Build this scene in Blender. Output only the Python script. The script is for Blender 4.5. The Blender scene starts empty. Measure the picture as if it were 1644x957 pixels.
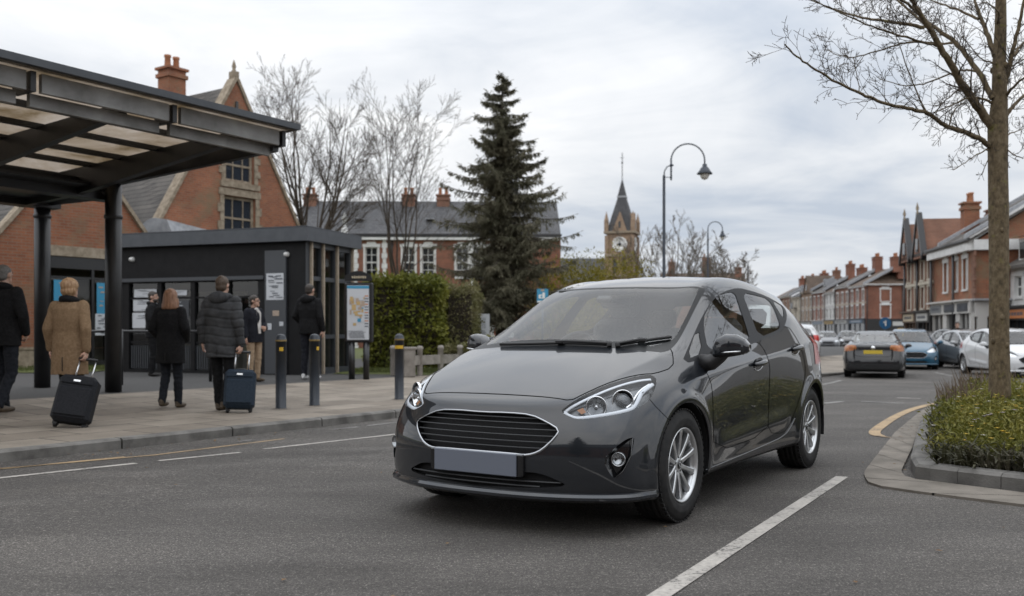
import bpy, bmesh, math, random
import numpy as np
from mathutils import Vector, Matrix, Euler, noise
from mathutils.bvhtree import BVHTree
R = math.radians
PI = math.pi
rnd = random.Random(7)

# ------------------------------------------------------------------ camera, light, exposure
scene = bpy.context.scene
COL = scene.collection
HOR, FPX, CAMH = 533.0, 1520.0, 1.05          # horizon row, focal length in photo pixels, eye height
cam_d = bpy.data.cameras.new("camera"); cam = bpy.data.objects.new("camera", cam_d); COL.objects.link(cam)
cam.location = (0, 0, CAMH); cam.rotation_euler = (R(90), 0, 0)
cam_d.sensor_width = 36.0; cam_d.lens = 36.0 * FPX / 1644.0
cam_d.shift_y = (HOR - 478.5) / 1644.0
cam_d.clip_start = 0.05; cam_d.clip_end = 2000
cam_d.dof.use_dof = True; cam_d.dof.focus_distance = 5.6; cam_d.dof.aperture_fstop = 2.6
scene.camera = cam
scene.view_settings.view_transform = 'Standard'; scene.view_settings.look = 'None'
scene.view_settings.gamma = 1; scene.view_settings.exposure = 0.08
scene.view_settings.use_curve_mapping = False

SUN_EL, SUN_ROT = R(52), R(215)
w = bpy.data.worlds.new("World"); scene.world = w; w.use_nodes = True
nt = w.node_tree; nt.nodes.clear()
def wn(t, **k):
    n = nt.nodes.new(t)
    for a, b in k.items(): setattr(n, a, b)
    return n
def wmath(op, a, b=None, c=None, clamp=False):
    n = wn('ShaderNodeMath', operation=op); n.use_clamp = clamp
    for i, v in enumerate((a, b, c)):
        if v is None: continue
        if isinstance(v, (int, float)): n.inputs[i].default_value = v
        else: nt.links.new(v, n.inputs[i])
    return n.outputs[0]
sky = wn('ShaderNodeTexSky', sky_type='NISHITA'); sky.sun_disc = False
sky.sun_elevation = SUN_EL; sky.sun_rotation = SUN_ROT; sky.air_density = 1.3; sky.dust_density = 2.5
tc = wn('ShaderNodeTexCoord'); sp = wn('ShaderNodeSeparateXYZ'); nt.links.new(tc.outputs['Generated'], sp.inputs[0])
zc = wmath('MAXIMUM', sp.outputs[2], 0.0)
den = wmath('ADD', zc, 0.16)
cx = wmath('DIVIDE', sp.outputs[0], den); cy = wmath('DIVIDE', sp.outputs[1], den)
cmb = wn('ShaderNodeCombineXYZ'); nt.links.new(cx, cmb.inputs[0]); nt.links.new(cy, cmb.inputs[1])
def wnoise(scale, detail, rough, off, sx=1, sy=1, dist=0.0):
    m = wn('ShaderNodeMapping'); m.inputs['Location'].default_value = off; m.inputs['Scale'].default_value = (sx, sy, 1)
    nt.links.new(cmb.outputs[0], m.inputs[0])
    n = wn('ShaderNodeTexNoise'); n.inputs['Scale'].default_value = scale; n.inputs['Detail'].default_value = detail
    n.inputs['Roughness'].default_value = rough; n.inputs['Distortion'].default_value = dist
    nt.links.new(m.outputs[0], n.inputs['Vector']); return n.outputs['Fac']
n1 = wnoise(0.62, 6, 0.52, (3.1, 1.7, 0), 1.0, 1.1, 0.7)
n2 = wnoise(1.9, 6, 0.6, (8.2, 4.4, 0), 0.85, 1.1, 0.8)
nn = wmath('ADD', wmath('MULTIPLY', n1, 0.68), wmath('MULTIPLY', n2, 0.32))
ramp = wn('ShaderNodeValToRGB'); nt.links.new(nn, ramp.inputs[0])
e = ramp.color_ramp.elements
e[0].position = 0.36; e[0].color = (0.50, 0.555, 0.64, 1)
e[1].position = 0.62; e[1].color = (0.90, 0.905, 0.915, 1)
m_ = e.new(0.47); m_.color = (0.685, 0.715, 0.76, 1)
zen = wmath('ADD', wmath('MULTIPLY', wmath('MULTIPLY', zc, zc), 1.5), 0.94)      # an overcast sky is brighter overhead
sc = wn('ShaderNodeVectorMath', operation='SCALE'); nt.links.new(ramp.outputs[0], sc.inputs[0])
nt.links.new(wmath('MULTIPLY', zen, 11.1), sc.inputs['Scale'])
mix = wn('ShaderNodeMix', data_type='RGBA'); mix.inputs[0].default_value = 0.95
nt.links.new(sky.outputs[0], mix.inputs[6]); nt.links.new(sc.outputs[0], mix.inputs[7])
bg = wn('ShaderNodeBackground'); bg.inputs[1].default_value = 0.1
out = wn('ShaderNodeOutputWorld'); nt.links.new(mix.outputs[2], bg.inputs[0]); nt.links.new(bg.outputs[0], out.inputs[0])

sl = bpy.data.lights.new("sun", 'SUN'); sl.energy = 0.7; sl.angle = R(130); sl.color = (1.0, 0.95, 0.88)
sun = bpy.data.objects.new("sun", sl); COL.objects.link(sun)
sd = Vector((math.sin(SUN_ROT) * math.cos(SUN_EL), math.cos(SUN_ROT) * math.cos(SUN_EL), math.sin(SUN_EL)))
sun.rotation_euler = sd.to_track_quat('Z', 'Y').to_euler()
scene.cycles.use_denoising = True
scene.cycles.max_bounces = 8; scene.cycles.transparent_max_bounces = 24
scene.cycles.caustics_reflective = False; scene.cycles.caustics_refractive = False

# ------------------------------------------------------------------ object helpers
def setp(o, label=None, cat=None, group=None, kind=None):
    if label: o['label'] = label
    if cat: o['category'] = cat
    if group: o['group'] = group
    if kind: o['kind'] = kind
    return o
def empty(name, loc=(0, 0, 0), rz=0.0, label=None, cat=None, group=None):
    o = bpy.data.objects.new(name, None); COL.objects.link(o); o.empty_display_size = 0.2
    o.location = loc; o.rotation_euler = (0, 0, rz)
    return setp(o, label, cat, group)
def link(name, me, parent=None):
    o = bpy.data.objects.new(name, me); COL.objects.link(o)
    if parent is not None: o.parent = parent
    return o
def mesh_np(name, V, F, mats, parent=None, nors=None, mi=None, smooth=True):
    me = bpy.data.meshes.new(name)
    me.from_pydata([tuple(v) for v in V], [], [tuple(int(i) for i in f) for f in F])
    if not isinstance(mats, (list, tuple)): mats = [mats]
    for m in mats: me.materials.append(m)
    if mi is not None: me.polygons.foreach_set('material_index', np.asarray(mi, dtype=np.int32))
    if smooth: me.polygons.foreach_set('use_smooth', np.ones(len(me.polygons), dtype=bool))
    if nors is not None: me.normals_split_custom_set_from_vertices([tuple(n) for n in nors])
    me.update()
    return link(name, me, parent)
def copy_tree(o, parent=None):
    c = o.copy(); COL.objects.link(c)
    if parent is not None: c.parent = parent
    for ch in [x for x in CHILDREN(o)]: copy_tree(ch, c)
    return c
def CHILDREN(o):
    return [x for x in bpy.data.objects if x.parent == o]

class MB:
    """collects shapes for ONE mesh object"""
    def __init__(s): s.V = []; s.F = []; s.M = []; s.S = []; s.mats = []
    def mat(s, m):
        if m not in s.mats: s.mats.append(m)
        return s.mats.index(m)
    def add(s, V, F, m, smooth=False):
        b = len(s.V); k = s.mat(m)
        s.V.extend([tuple(v) for v in V])
        for f in F: s.F.append(tuple(i + b for i in f)); s.M.append(k); s.S.append(smooth)
    def box(s, c, d, m, rz=0.0, taper=1.0, M=None, bev=0.0):
        hx, hy, hz = d[0] / 2, d[1] / 2, d[2] / 2
        if bev > 0:
            b = min(bev, hx * .9, hy * .9, hz * .9)
            V = []; 
            for sz in (-1, 1):
                for lv in ((0, 1) if sz < 0 else (1, 0)):
                    ins = b if lv == 0 else 0
                    z = sz * (hz if lv == 0 else hz - b)
                    for (sx, sy) in ((-1, -1), (1, -1), (1, 1), (-1, 1)):
                        # two points per corner
                        if (sx * sy) > 0:
                            pts = [(sx * (hx - ins), sy * (hy - b - ins * .0) if lv else sy * (hy - b - 0)), (sx * (hx - b), sy * (hy - ins))]
                        else:
                            pts = [(sx * (hx - b), sy * (hy - ins)), (sx * (hx - ins), sy * (hy - b))]
                        for p in pts: V.append(Vector((p[0], p[1], z)))
            F = [tuple(reversed(range(8)))]
            for r_ in range(3):
                for i in range(8):
                    j = (i + 1) % 8
                    F.append((r_ * 8 + i, r_ * 8 + j, (r_ + 1) * 8 + j, (r_ + 1) * 8 + i))
            F.append(tuple(range(24, 32)))
        else:
            V = [Vector((x * (taper if z > 0 else 1), y * (taper if z > 0 else 1), z)) for z in (-hz, hz) for (x, y) in ((-hx, -hy), (hx, -hy), (hx, hy), (-hx, hy))]
            F = [(3, 2, 1, 0), (4, 5, 6, 7), (0, 1, 5, 4), (1, 2, 6, 5), (2, 3, 7, 6), (3, 0, 4, 7)]
        if rz: V = [Matrix.Rotation(rz, 3, 'Z') @ v for v in V]
        V = [v + Vector(c) for v in V]
        if M is not None: V = [M @ v for v in V]
        s.add(V, F, m)
        return s
    def quad(s, pts, m): s.add(pts, [tuple(range(len(pts)))], m); return s
    def prism(s, poly, z0, z1, m, M=None):
        n = len(poly)
        V = [Vector((p[0], p[1], z0)) for p in poly] + [Vector((p[0], p[1], z1)) for p in poly]
        F = [tuple(reversed(range(n))), tuple(range(n, 2 * n))] + [(i, (i + 1) % n, n + (i + 1) % n, n + i) for i in range(n)]
        if M is not None: V = [M @ v for v in V]
        s.add(V, F, m); return s
    def tube(s, pts, rad, m, n=8, cap=True, flat=1.0, up=None, smooth=True, closed=False):
        pts = [Vector(p) for p in pts]; k = len(pts)
        if not hasattr(rad, '__len__'): rad = [rad] * k
        V = []; F = []; prev = None
        for i in range(k):
            if closed: t = pts[(i + 1) % k] - pts[i - 1]
            else: t = pts[min(i + 1, k - 1)] - pts[max(i - 1, 0)]
            if t.length < 1e-9: t = Vector((0, 0, 1))
            t.normalize()
            if up is not None:
                a = Vector(up[i] if hasattr(up[0], '__len__') else up)
            elif prev is None: a = Vector((0, 0, 1)) if abs(t.z) < .9 else Vector((1, 0, 0))
            else: a = prev
            a = a - t * a.dot(t)
            if a.length < 1e-6: a = t.orthogonal()
            a.normalize(); b = t.cross(a); prev = a
            for j in range(n):
                an = 2 * PI * j / n
                V.append(pts[i] + (a * math.cos(an) * flat + b * math.sin(an)) * rad[i])
        for i in range(k if closed else k - 1):
            i2 = (i + 1) % k
            for j in range(n):
                F.append((i * n + j, i * n + (j + 1) % n, i2 * n + (j + 1) % n, i2 * n + j))
        if cap and not closed: F.append(tuple(reversed(range(n)))); F.append(tuple(range((k - 1) * n, k * n)))
        s.add(V, F, m, smooth); return s
    def lathe(s, prof, m, n=24, M=None, smooth=True, closed=False):
        """prof: (r, z) pairs, spun about Z"""
        V = []; F = []; k = len(prof)
        for (r_, z) in prof:
            for j in range(n):
                a = 2 * PI * j / n; V.append(Vector((r_ * math.cos(a), r_ * math.sin(a), z)))
        for i in range(k - 1):
            for j in range(n):
                F.append((i * n + j, i * n + (j + 1) % n, (i + 1) * n + (j + 1) % n, (i + 1) * n + j))
        if M is not None: V = [M @ v for v in V]
        s.add(V, F, m, smooth); return s
    def ball(s, c, r_, m, M=None, n=12, k=8):
        if not hasattr(r_, '__len__'): r_ = (r_, r_, r_)
        V = []; F = []
        for i in range(k + 1):
            a = PI * i / k - PI / 2
            for j in range(n):
                b = 2 * PI * j / n
                V.append(Vector((c[0] + r_[0] * math.cos(a) * math.cos(b), c[1] + r_[1] * math.cos(a) * math.sin(b), c[2] + r_[2] * math.sin(a))))
        for i in range(k):
            for j in range(n): F.append((i * n + j, i * n + (j + 1) % n, (i + 1) * n + (j + 1) % n, (i + 1) * n + j))
        if M is not None: V = [M @ v for v in V]
        s.add(V, F, m, True); return s
    def build(s, name, parent=None, sharp=None):
        me = bpy.data.meshes.new(name); me.from_pydata(s.V, [], s.F)
        for m in s.mats: me.materials.append(m)
        me.polygons.foreach_set('material_index', np.array(s.M, dtype=np.int32))
        me.polygons.foreach_set('use_smooth', np.array(s.S, dtype=bool))
        me.validate(); me.update()
        return link(name, me, parent)

def at(u, v, Y=None, z=None):
    """a point of the place from the measured row and column and its distance or height"""
    if Y is None: Y = FPX * (CAMH - z) / (v - HOR)
    return Vector(((u - 822) / FPX * Y, Y, CAMH - (v - HOR) / FPX * Y))

# ------------------------------------------------------------------ material helpers
MATS = {}
def P(name, col, rough=0.6, metal=0.0, coat=0.0, spec=0.5, emit=None, alpha=None, coat_r=0.03):
    m = bpy.data.materials.new(name); m.use_nodes = True; b = m.node_tree.nodes['Principled BSDF']
    b.inputs['Base Color'].default_value = (*col, 1); b.inputs['Roughness'].default_value = rough
    b.inputs['Metallic'].default_value = metal; b.inputs['Coat Weight'].default_value = coat; b.inputs['Coat Roughness'].default_value = coat_r
    b.inputs['Specular IOR Level'].default_value = spec
    MATS[name] = m; return m
class NT:
    def __init__(s, m): s.m = m; s.t = m.node_tree; s.b = s.t.nodes.get('Principled BSDF')
    def n(s, t, **k):
        x = s.t.nodes.new(t)
        for a, b in k.items(): setattr(x, a, b)
        return x
    def l(s, a, b): s.t.links.new(a, b)
    def coord(s, kind='Object', scale=(1, 1, 1), rot=(0, 0, 0)):
        c = s.n('ShaderNodeTexCoord'); mp = s.n('ShaderNodeMapping'); mp.inputs['Scale'].default_value = scale; mp.inputs['Rotation'].default_value = rot
        s.l(c.outputs[kind], mp.inputs[0]); return mp.outputs[0]
    def world(s, scale=(1, 1, 1), rot=(0, 0, 0)):
        g = s.n('ShaderNodeNewGeometry'); mp = s.n('ShaderNodeMapping'); mp.inputs['Scale'].default_value = scale; mp.inputs['Rotation'].default_value = rot
        s.l(g.outputs['Position'], mp.inputs[0]); return mp.outputs[0]
    def noise(s, vec, scale, detail=4, rough=.55, dist=0):
        x = s.n('ShaderNodeTexNoise'); x.inputs['Scale'].default_value = scale; x.inputs['Detail'].default_value = detail
        x.inputs['Roughness'].default_value = rough; x.inputs['Distortion'].default_value = dist; s.l(vec, x.inputs['Vector']); return x.outputs['Fac']
    def ramp(s, fac, stops):
        r_ = s.n('ShaderNodeValToRGB'); s.l(fac, r_.inputs[0]); e = r_.color_ramp.elements
        while len(e) < len(stops): e.new(.5)
        for k, (p, c) in enumerate(stops): e[k].position = p; e[k].color = (*c, 1) if len(c) == 3 else c
        return r_.outputs[0]
    def mix(s, f, a, b, mode='MIX'):
        x = s.n('ShaderNodeMix', data_type='RGBA', blend_type=mode)
        for i, v in ((0, f), (6, a), (7, b)):
            if isinstance(v, (int, float)): x.inputs[i].default_value = v
            elif isinstance(v, tuple): x.inputs[i].default_value = (*v, 1) if len(v) == 3 else v
            else: s.l(v, x.inputs[i])
        return x.outputs[2]
    def math(s, op, a, b=None, clamp=False):
        x = s.n('ShaderNodeMath', operation=op); x.use_clamp = clamp
        for i, v in enumerate((a, b)):
            if v is None: continue
            if isinstance(v, (int, float)): x.inputs[i].default_value = v
            else: s.l(v, x.inputs[i])
        return x.outputs[0]
    def base(s, c): s.l(c, s.b.inputs['Base Color'])
    def bump(s, h, strength=.3, dist=.01):
        x = s.n('ShaderNodeBump'); x.inputs['Strength'].default_value = strength; x.inputs['Distance'].default_value = dist
        s.l(h, x.inputs['Height']); s.l(x.outputs[0], s.b.inputs['Normal'])
def noisy(name, c1, c2, scale=8, rough=.7, metal=0, coat=0, bump=0, bscale=None, detail=5, lo=.35, hi=.65, spec=.5, kind='Object', dist=.01, stretch=(1, 1, 1)):
    m = P(name, c1, rough, metal, coat, spec); t = NT(m); v = t.world(stretch) if kind == 'World' else t.coord(kind, stretch)
    t.base(t.ramp(t.noise(v, scale, detail), [(lo, c1), (hi, c2)]))
    if bump: t.bump(t.noise(v, bscale or scale * 4, 4), bump, dist)
    return m
def glassy(name, tint=(.75, .8, .8), ior=1.5, rough=0.0, opaque=0.0, dark=(.01, .012, .014)):
    """thin pane: clear body with a mirror-like skin"""
    m = bpy.data.materials.new(name); m.use_nodes = True; t = NT(m); t.t.nodes.remove(t.b)
    o = t.t.nodes['Material Output']
    tr = t.n('ShaderNodeBsdfTransparent'); tr.inputs[0].default_value = (*tint, 1)
    body = tr.outputs[0]
    if opaque > 0:
        df = t.n('ShaderNodeBsdfDiffuse'); df.inputs[0].default_value = (*dark, 1)
        mx = t.n('ShaderNodeMixShader'); mx.inputs[0].default_value = opaque; t.l(body, mx.inputs[1]); t.l(df.outputs[0], mx.inputs[2]); body = mx.outputs[0]
    gl = t.n('ShaderNodeBsdfGlossy'); gl.inputs['Roughness'].default_value = rough; gl.inputs['Color'].default_value = (1, 1, 1, 1)
    fr = t.n('ShaderNodeFresnel'); ge = t.n('ShaderNodeNewGeometry')     # the same skin from either side of the pane
    t.l(t.math('ADD', t.math('MULTIPLY', ge.outputs['Backfacing'], 1 / ior - ior), ior), fr.inputs[0])
    mx = t.n('ShaderNodeMixShader'); t.l(fr.outputs[0], mx.inputs[0]); t.l(body, mx.inputs[1]); t.l(gl.outputs[0], mx.inputs[2])
    t.l(mx.outputs[0], o.inputs[0]); MATS[name] = m; return m

black_plastic = P('black_plastic', (.012, .012, .013), .45)
gloss_black = P('gloss_black', (.008, .008, .009), .12, coat=.6)
rubber = noisy('rubber', (.012, .012, .012), (.022, .021, .02), 30, .75)
chrome = P('chrome', (.78, .79, .80), .08, 1.0)
satin = P('satin_silver', (.72, .73, .74), .28, 1.0)
white_paint = P('white_paint', (.78, .78, .76), .5)
# ------------------------------------------------------------------ the hatchback
CAR_TH = R(56.93); CAR_P = Vector((.2433, 5.6932, 0))
_r = np.array([math.cos(CAR_TH), math.sin(CAR_TH)]); _l = np.array([math.sin(CAR_TH), -math.cos(CAR_TH)])
def car_px(V):
    """photo column and row of points of the car's near side (mirrored points give their mirror's)"""
    ya = np.abs(V[:, 1]); p = np.array([CAR_P.x, CAR_P.y]) + V[:, :1] * _r + ya[:, None] * _l
    return np.stack([822 + FPX * p[:, 0] / p[:, 1], HOR - FPX * (V[:, 2] - CAMH) / p[:, 1]], 1)
def chaikin(pts, it=1, closed=True):
    p = np.array(pts, float)
    for _ in range(it):
        q = np.roll(p, -1, 0) if closed else p[1:]
        a = p if closed else p[:-1]
        n = np.empty((2 * len(a), 2)); n[0::2] = .75 * a + .25 * q; n[1::2] = .25 * a + .75 * q
        if not closed: n = np.vstack([p[:1], n, p[-1:]])
        p = n
    return p
def sdf(Q, poly):
    """signed distance, positive inside"""
    poly = np.asarray(poly, float); n = len(poly); d = np.full(len(Q), 1e9); ins = np.zeros(len(Q), bool)
    for i in range(n):
        a = poly[i]; b = poly[(i + 1) % n]; e_ = b - a; w_ = Q - a
        t = np.clip((w_ @ e_) / max(e_ @ e_, 1e-12), 0, 1); d = np.minimum(d, np.hypot(*(w_ - t[:, None] * e_).T))
        c = (a[1] > Q[:, 1]) != (b[1] > Q[:, 1])
        with np.errstate(divide='ignore', invalid='ignore'):
            xi = a[0] + (Q[:, 1] - a[1]) * (b[0] - a[0]) / (b[1] - a[1] if b[1] != a[1] else 1e-12)
        ins ^= c & (Q[:, 0] < xi)
    return np.where(ins, d, -d)
def sline(Q, pl):
    pl = np.asarray(pl, float); d = np.full(len(Q), 1e9); s = np.zeros(len(Q))
    for i in range(len(pl) - 1):
        a, b = pl[i], pl[i + 1]; e_ = b - a; w_ = Q - a
        t = np.clip((w_ @ e_) / (e_ @ e_), 0, 1); dd = np.hypot(*(w_ - t[:, None] * e_).T)
        cr = np.sign(e_[0] * w_[:, 1] - e_[1] * w_[:, 0]); m = dd < d
        d = np.where(m, dd, d); s = np.where(m, cr, s)
    return d, d * s
class Surf:
    def __init__(s, V, N, T): s.V, s.N, s.T = V, N, T; s.L = np.zeros(len(T), int)
    def split(s, d, sel=None):
        """cut the triangles along d = 0 (vectorised)"""
        d = np.where(np.abs(d) < 1e-7, 1e-7, d); T = s.T; D = d[T]; pos = (D > 0).sum(1); cut = (pos == 1) | (pos == 2)
        if sel is not None: cut &= sel
        if not cut.any(): return
        C = T[cut]; DC = D[cut]; LC = s.L[cut]; odd = np.where((DC > 0).sum(1) == 1, 1, -1)
        iso = np.argmax(np.sign(DC) == odd[:, None], 1); k = np.arange(len(C))
        a, b, c = C[k, iso], C[k, (iso + 1) % 3], C[k, (iso + 2) % 3]
        def mid(p, q):
            lo, hi = np.minimum(p, q), np.maximum(p, q); key = lo.astype(np.int64) * 10000000 + hi
            u, inv = np.unique(key, return_inverse=True); lo_, hi_ = u // 10000000, u % 10000000
            t = (d[lo_] / (d[lo_] - d[hi_]))[:, None]
            return u, inv, s.V[lo_] * (1 - t) + s.V[hi_] * t, s.N[lo_] * (1 - t) + s.N[hi_] * t
        u, inv, nv, nn_ = mid(np.concatenate([a, a]), np.concatenate([b, c]))
        base = len(s.V); ab = base + inv[:len(a)]; ac = base + inv[len(a):]
        s.V = np.vstack([s.V, nv]); nn_ /= np.linalg.norm(nn_, axis=1)[:, None]; s.N = np.vstack([s.N, nn_])
        new = np.vstack([np.stack([a, ab, ac], 1), np.stack([ab, b, c], 1), np.stack([ab, c, ac], 1)])
        s.T = np.vstack([T[~cut], new]); s.L = np.concatenate([s.L[~cut], LC, LC, LC])
    def cen(s): return s.V[s.T].mean(1)
    def region(s, fn, lab, only=None, gap=None, gaplab=9):
        """label the triangles where fn > 0; gap: half width of a shut line left round it"""
        offs = (0,) if gap is None else (-gap, gap)
        for o in offs: s.split(fn(s.V) + o)
        dc = fn(s.cen()); ok = np.ones(len(s.T), bool) if only is None else np.isin(s.L, only)
        if gap is None: s.L[ok & (dc > 0)] = lab
        else:
            s.L[ok & (np.abs(dc) < gap)] = gaplab; s.L[ok & (dc >= gap)] = lab
    def part(s, labs, flip=False, off=0.0):
        m = np.isin(s.L, labs); T = s.T[m]; u, inv = np.unique(T, return_inverse=True); T = inv.reshape(T.shape)
        return s.V[u] + s.N[u] * off, T, s.N[u]
    def rim(s, labs):
        """open boundary edges of a label set, as directed pairs into s.V"""
        T = s.T[np.isin(s.L, labs)]; E_ = np.vstack([T[:, [0, 1]], T[:, [1, 2]], T[:, [2, 0]]])
        key = {}
        for a, b in E_: key[(int(a), int(b))] = 1
        return [(a, b) for (a, b) in key if (b, a) not in key]

def subsurf(V, F, level, creases=None, fit=2):
    me = bpy.data.meshes.new('tmp'); me.from_pydata([tuple(v) for v in V], [], F); me.update()
    if creases:
        at_ = me.attributes.new('crease_edge', 'FLOAT', 'EDGE'); lut = {tuple(sorted(e.vertices)): e.index for e in me.edges}
        for (a, b), w_ in creases.items():
            k = lut.get(tuple(sorted((a, b))))
            if k is not None: at_.data[k].value = w_
    o = bpy.data.objects.new('tmp', me); COL.objects.link(o); md = o.modifiers.new('s', 'SUBSURF'); md.levels = md.render_levels = 3
    tgt = np.array(V, float); cur = tgt.copy()
    def ev():
        dg = bpy.context.evaluated_depsgraph_get(); dg.update(); oe = o.evaluated_get(dg); return bpy.data.meshes.new_from_object(oe, depsgraph=dg)
    for _ in range(fit):
        m = ev(); L = np.array([v.co for v in m.vertices[:len(V)]]); bpy.data.meshes.remove(m)
        cur += .75 * (tgt - L); me.vertices.foreach_set('co', cur.ravel()); me.update()
    md.levels = level; m = ev()
    P_ = np.empty(len(m.vertices) * 3); m.vertices.foreach_get('co', P_); P_ = P_.reshape(-1, 3)
    Q = np.array([p.vertices[:] for p in m.polygons if len(p.vertices) == 4])
    bpy.data.meshes.remove(m); bpy.data.objects.remove(o); bpy.data.meshes.remove(me)
    # triangulate along the shorter diagonal
    d1 = np.linalg.norm(P_[Q[:, 0]] - P_[Q[:, 2]], axis=1); d2 = np.linalg.norm(P_[Q[:, 1]] - P_[Q[:, 3]], axis=1); s_ = (d1 <= d2)[:, None]
    T = np.vstack([np.where(s_, Q[:, [0, 1, 2]], Q[:, [0, 1, 3]]), np.where(s_, Q[:, [0, 2, 3]], Q[:, [1, 2, 3]])])
    return P_, T
def vnormals(V, T):
    n = np.cross(V[T[:, 1]] - V[T[:, 0]], V[T[:, 2]] - V[T[:, 0]]); N = np.zeros_like(V)
    for k in range(3): np.add.at(N, T[:, k], n)
    return N / np.maximum(np.linalg.norm(N, axis=1), 1e-12)[:, None]

def cage(kind='hatch'):
    Y_ = lambda *a: list(a)
    B = []       # stations of the lower band, 7 rows of (x, y, z) from the underside to the shoulder
    def st(xs, ys, zs):
        n = 7; f = lambda q: [q] * n if not hasattr(q, '__len__') else q
        B.append(list(zip(f(xs), f(ys), f(zs))))
    st((-.60, -.765, -.790, -.800, -.780, -.718, -.655), 0, (.165, .180, .235, .38, .52, .640, .708))
    st((-.59, -.757, -.782, -.792, -.773, -.711, -.648), .22, (.165, .180, .235, .38, .52, .640, .710))
    st((-.56, -.715, -.740, -.752, -.735, -.672, -.608), .44, (.165, .182, .238, .38, .52, .643, .718))
    st((-.48, -.615, -.645, -.660, -.645, -.585, -.520), (.60, .645, .650, .645, .63, .605, .57), (.168, .187, .245, .39, .53, .657, .738))
    st((-.38, -.46, -.495, -.515, -.50, -.44, -.38), (.70, .80, .808, .795, .78, .745, .685), (.172, .20, .26, .40, .55, .675, .772))
    st((-.2, -.2, -.2, -.2, -.2, -.2, -.18), (.72, .832, .852, .856, .85, .812, .735), (.18, .21, .27, .42, .58, .72, .803))
    st(.08, (.72, .832, .855, .866, .866, .838, .768), (.18, .21, .28, .44, .62, .77, .853))
    st(.42, (.70, .815, .842, .856, .862, .846, .795), (.18, .21, .28, .45, .64, .80, .896))
    st(.76, (.70, .812, .840, .846, .858, .850, .80), (.18, .215, .285, .45, .65, .83, .922))
    st(1.02, (.70, .812, .840, .845, .858, .852, .80), (.18, .218, .288, .455, .66, .85, .943))
    st(1.38, (.70, .812, .840, .845, .858, .854, .797), (.18, .22, .29, .46, .67, .88, .978))
    st(1.84, (.70, .818, .845, .855, .864, .856, .785), (.18, .22, .29, .46, .68, .915, 1.045))
    st(2.18, (.72, .832, .855, .868, .872, .858, .765), (.18, .22, .29, .46, .68, .945, 1.125))
    st((2.58, 2.58, 2.58, 2.58, 2.58, 2.57, 2.52), (.72, .83, .85, .866, .868, .843, .735), (.19, .23, .30, .47, .70, .955, 1.15))
    st((2.84, 2.95, 2.99, 3.0, 2.99, 2.96, 2.86), (.68, .77, .79, .80, .79, .755, .665), (.21, .25, .32, .48, .70, .93, 1.065))
    st((2.88, 3.04, 3.07, 3.08, 3.05, 3.00, 2.95), (.56, .60, .61, .61, .60, .58, .54), (.21, .25, .32, .48, .70, .90, 1.065))
    for y, dx in ((.40, .04), (.20, .06), (0, .065)):
        st(tuple(a + dx for a in (2.88, 3.04, 3.07, 3.08, 3.05, 3.00, 2.95)), y, (.21, .25, .32, .48, .70, .90, 1.065))
    n = len(B); s0, s1 = 4, 14       # ring stations of the two corners
    U = {}
    U[0] = [B[4 - k][6] for k in range(5)]
    U[1] = [B[5][6], (-.22, .62, .845), (-.26, .44, .854), (-.285, .22, .860), (-.295, 0, .864)]
    U[2] = [B[6][6], (.09, .685, .929), (.05, .47, .946), (.03, .23, .954), (.025, 0, .956)]
    U[3] = [B[7][6], (.40, .690, 1.015), (.33, .49, 1.072), (.275, .25, 1.096), (.26, 0, 1.10)]
    U[4] = [B[8][6], (.74, .632, 1.190), (.63, .485, 1.222), (.53, .25, 1.230), (.50, 0, 1.233)]
    U[5] = [B[9][6], (1.02, .588, 1.318), (.93, .465, 1.348), (.80, .24, 1.362), (.76, 0, 1.366)]
    U[6] = [B[10][6], (1.38, .572, 1.378), (1.36, .44, 1.422), (1.34, .22, 1.440), (1.33, 0, 1.444)]
    U[7] = [B[11][6], (1.84, .585, 1.385), (1.84, .44, 1.432), (1.84, .22, 1.452), (1.84, 0, 1.456)]
    U[8] = [B[12][6], (2.22, .603, 1.335), (2.26, .45, 1.405), (2.28, .22, 1.43), (2.29, 0, 1.437)]
    U[9] = [B[13][6], (2.60, .610, 1.255), (2.72, .46, 1.355), (2.78, .22, 1.392), (2.80, 0, 1.40)]
    U[10] = [B[14 + k][6] for k in range(5)]
    if kind == 'sedan':
        # taller boot: the roof ends sooner, a deck runs to the tail
        U[7][1:] = [(1.80, .56, 1.375), (1.76, .43, 1.415), (1.74, .22, 1.43), (1.73, 0, 1.435)]
        U[8][1:] = [(2.20, .57, 1.26), (2.16, .44, 1.30), (2.14, .22, 1.315), (2.13, 0, 1.32)]
        U[9][1:] = [(2.62, .64, 1.10), (2.66, .46, 1.095), (2.70, .22, 1.10), (2.72, 0, 1.10)]
        B[13][6] = (2.55, .735, 1.06); U[9][0] = B[13][6]; B[12][6] = (2.18, .775, 1.03); U[8][0] = B[12][6]; B[11][6] = (1.84, .79, 1.01); U[7][0] = B[11][6]
        for i in range(14, n):
            B[i] = [(x + .34, y, z * (1.0 if j < 5 else .985)) for j, (x, y, z) in enumerate(B[i])]
        U[10] = [B[14 + k][6] for k in range(5)]
    V = []; idx = {}
    def vid(p, sgn):
        key = (round(p[0], 5), round(p[1] * sgn, 5), round(p[2], 5))
        if key not in idx: idx[key] = len(V); V.append(key)
        return idx[key]
    F = []; cr = {}
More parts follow.
